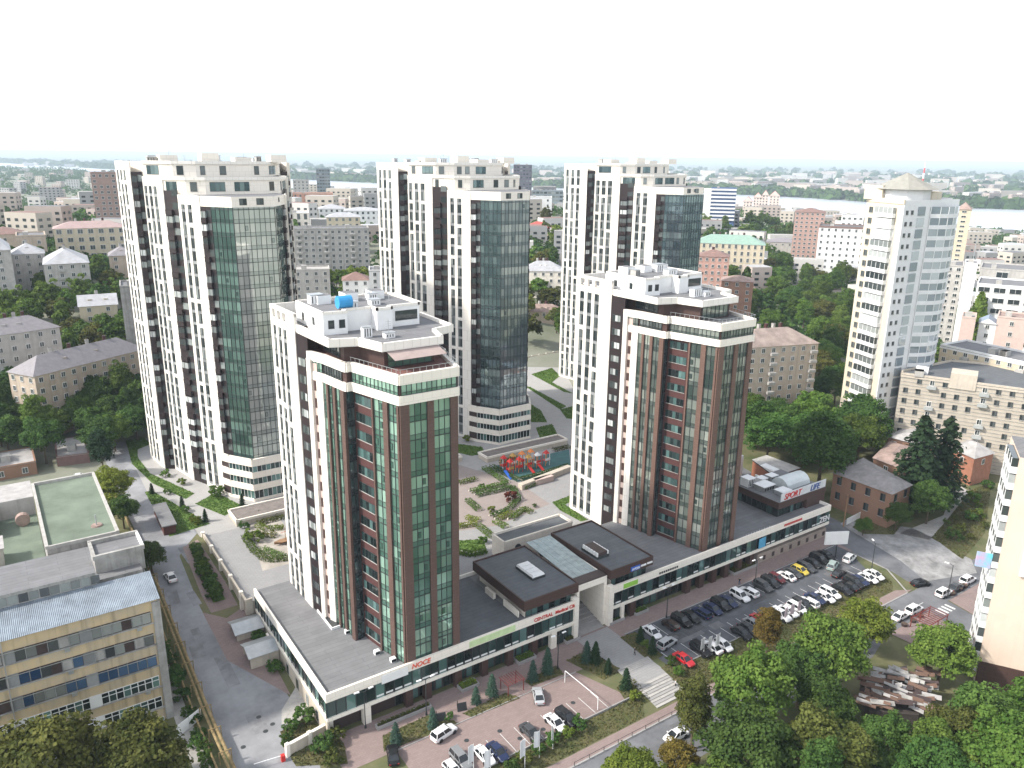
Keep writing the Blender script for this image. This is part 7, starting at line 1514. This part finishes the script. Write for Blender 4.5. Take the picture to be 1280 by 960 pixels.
# a few people
def person(u, v, z, shirt, trousers, label, rz):
    me = bpy.data.meshes.new('person'); vs = [(0, 0, .95), (0, 0, 1.2), (0, .01, 1.42), (0, .01, 1.52), (0, .02, 1.66), (.09, 0, .9), (.10, .06, .5), (.10, .02, .06), (.10, .16, .04), (-.09, 0, .9), (-.10, -.08, .5), (-.10, -.18, .08), (-.10, -.05, .04), (.2, 0, 1.40), (.25, -.05, 1.12), (.24, .06, .88), (-.2, 0, 1.40), (-.25, .05, 1.12), (-.24, .12, .88)]
    es = [(0, 1), (1, 2), (2, 3), (3, 4), (0, 5), (5, 6), (6, 7), (7, 8), (0, 9), (9, 10), (10, 11), (11, 12), (2, 13), (13, 14), (14, 15), (2, 16), (16, 17), (17, 18)]; rad = [.15, .14, .15, .055, .11, .10, .07, .05, .04, .10, .07, .05, .04, .07, .05, .035, .07, .05, .035]
    me.from_pydata(vs, es, []); o = bpy.data.objects.new('person', me); COL.objects.link(o); md = o.modifiers.new('skin', 'SKIN'); sk = me.skin_vertices[0].data
    for i, q in enumerate(rad): sk[i].radius = (q, q)
    sk[0].use_root = True; o.modifiers.new('sub', 'SUBSURF').levels = 1; o.modifiers['sub'].render_levels = 2
    dg = bpy.context.evaluated_depsgraph_get(); m2 = bpy.data.meshes.new_from_object(o.evaluated_get(dg)); o.modifiers.clear(); o.data = m2
    m2.materials.clear(); m2.materials.append(shirt); m2.materials.append(trousers); m2.materials.append(MATS.get('skin') or mat('skin', (.5, .32, .24), .6)); m2.materials.append(DKBR)
    for p in m2.polygons:
        c = p.center; p.material_index = 3 if c.z > 1.68 or (c.z > 1.58 and c.y < -.01) else 2 if c.z > 1.46 or (abs(c.x) > .19 and c.z < 1.15) else 0 if c.z > .93 else 1; p.use_smooth = True
    x, y = P(u, v, z); o.location = (x, y, z + .03); o.rotation_euler = (0, 0, rz); tag(o, label, 'person')
cl = lambda n, c: mat(n, c, .9, .05)
person(844, 860, ZS, cl('white_shirt', (.7, .7, .7)), cl('dark_trousers', (.03, .03, .04)), 'person in white shirt and dark trousers at the foot of the steps', .6)
person(924, 731, 0, cl('black_jacket', (.02, .02, .02)), cl('blue_jeans', (.05, .08, .16)), 'person in black on the walk beside the white parked cars', 2)
person(793, 819, 0, cl('dark_coat', (.04, .04, .06)), MATS['dark_trousers'], 'person in a dark coat on the grey plaza', 1)
HAZE = 1.05e-4
# ------------------------------------------------------------------ air
hz = bpy.data.materials.new('haze'); hz.use_nodes = True; nt = hz.node_tree; nt.nodes.clear(); out = nt.nodes.new('ShaderNodeOutputMaterial'); pv = nt.nodes.new('ShaderNodeVolumePrincipled'); pv.inputs['Color'].default_value = (.74, .88, 1, 1); pv.inputs['Density'].default_value = HAZE; pv.inputs['Anisotropy'].default_value = 0; nt.links.new(pv.outputs[0], out.inputs['Volume'])
b = MB(); b.box(-36600, 36600, -36600, 36600, ZR - 10, 100, hz); o = b.build('haze'); o['kind'] = 'stuff'
for o in bpy.data.objects:
    if o.get('kind') in ('stuff', 'structure') and o.parent is None:
        for k in ('category',):
            if k in o: del o[k]
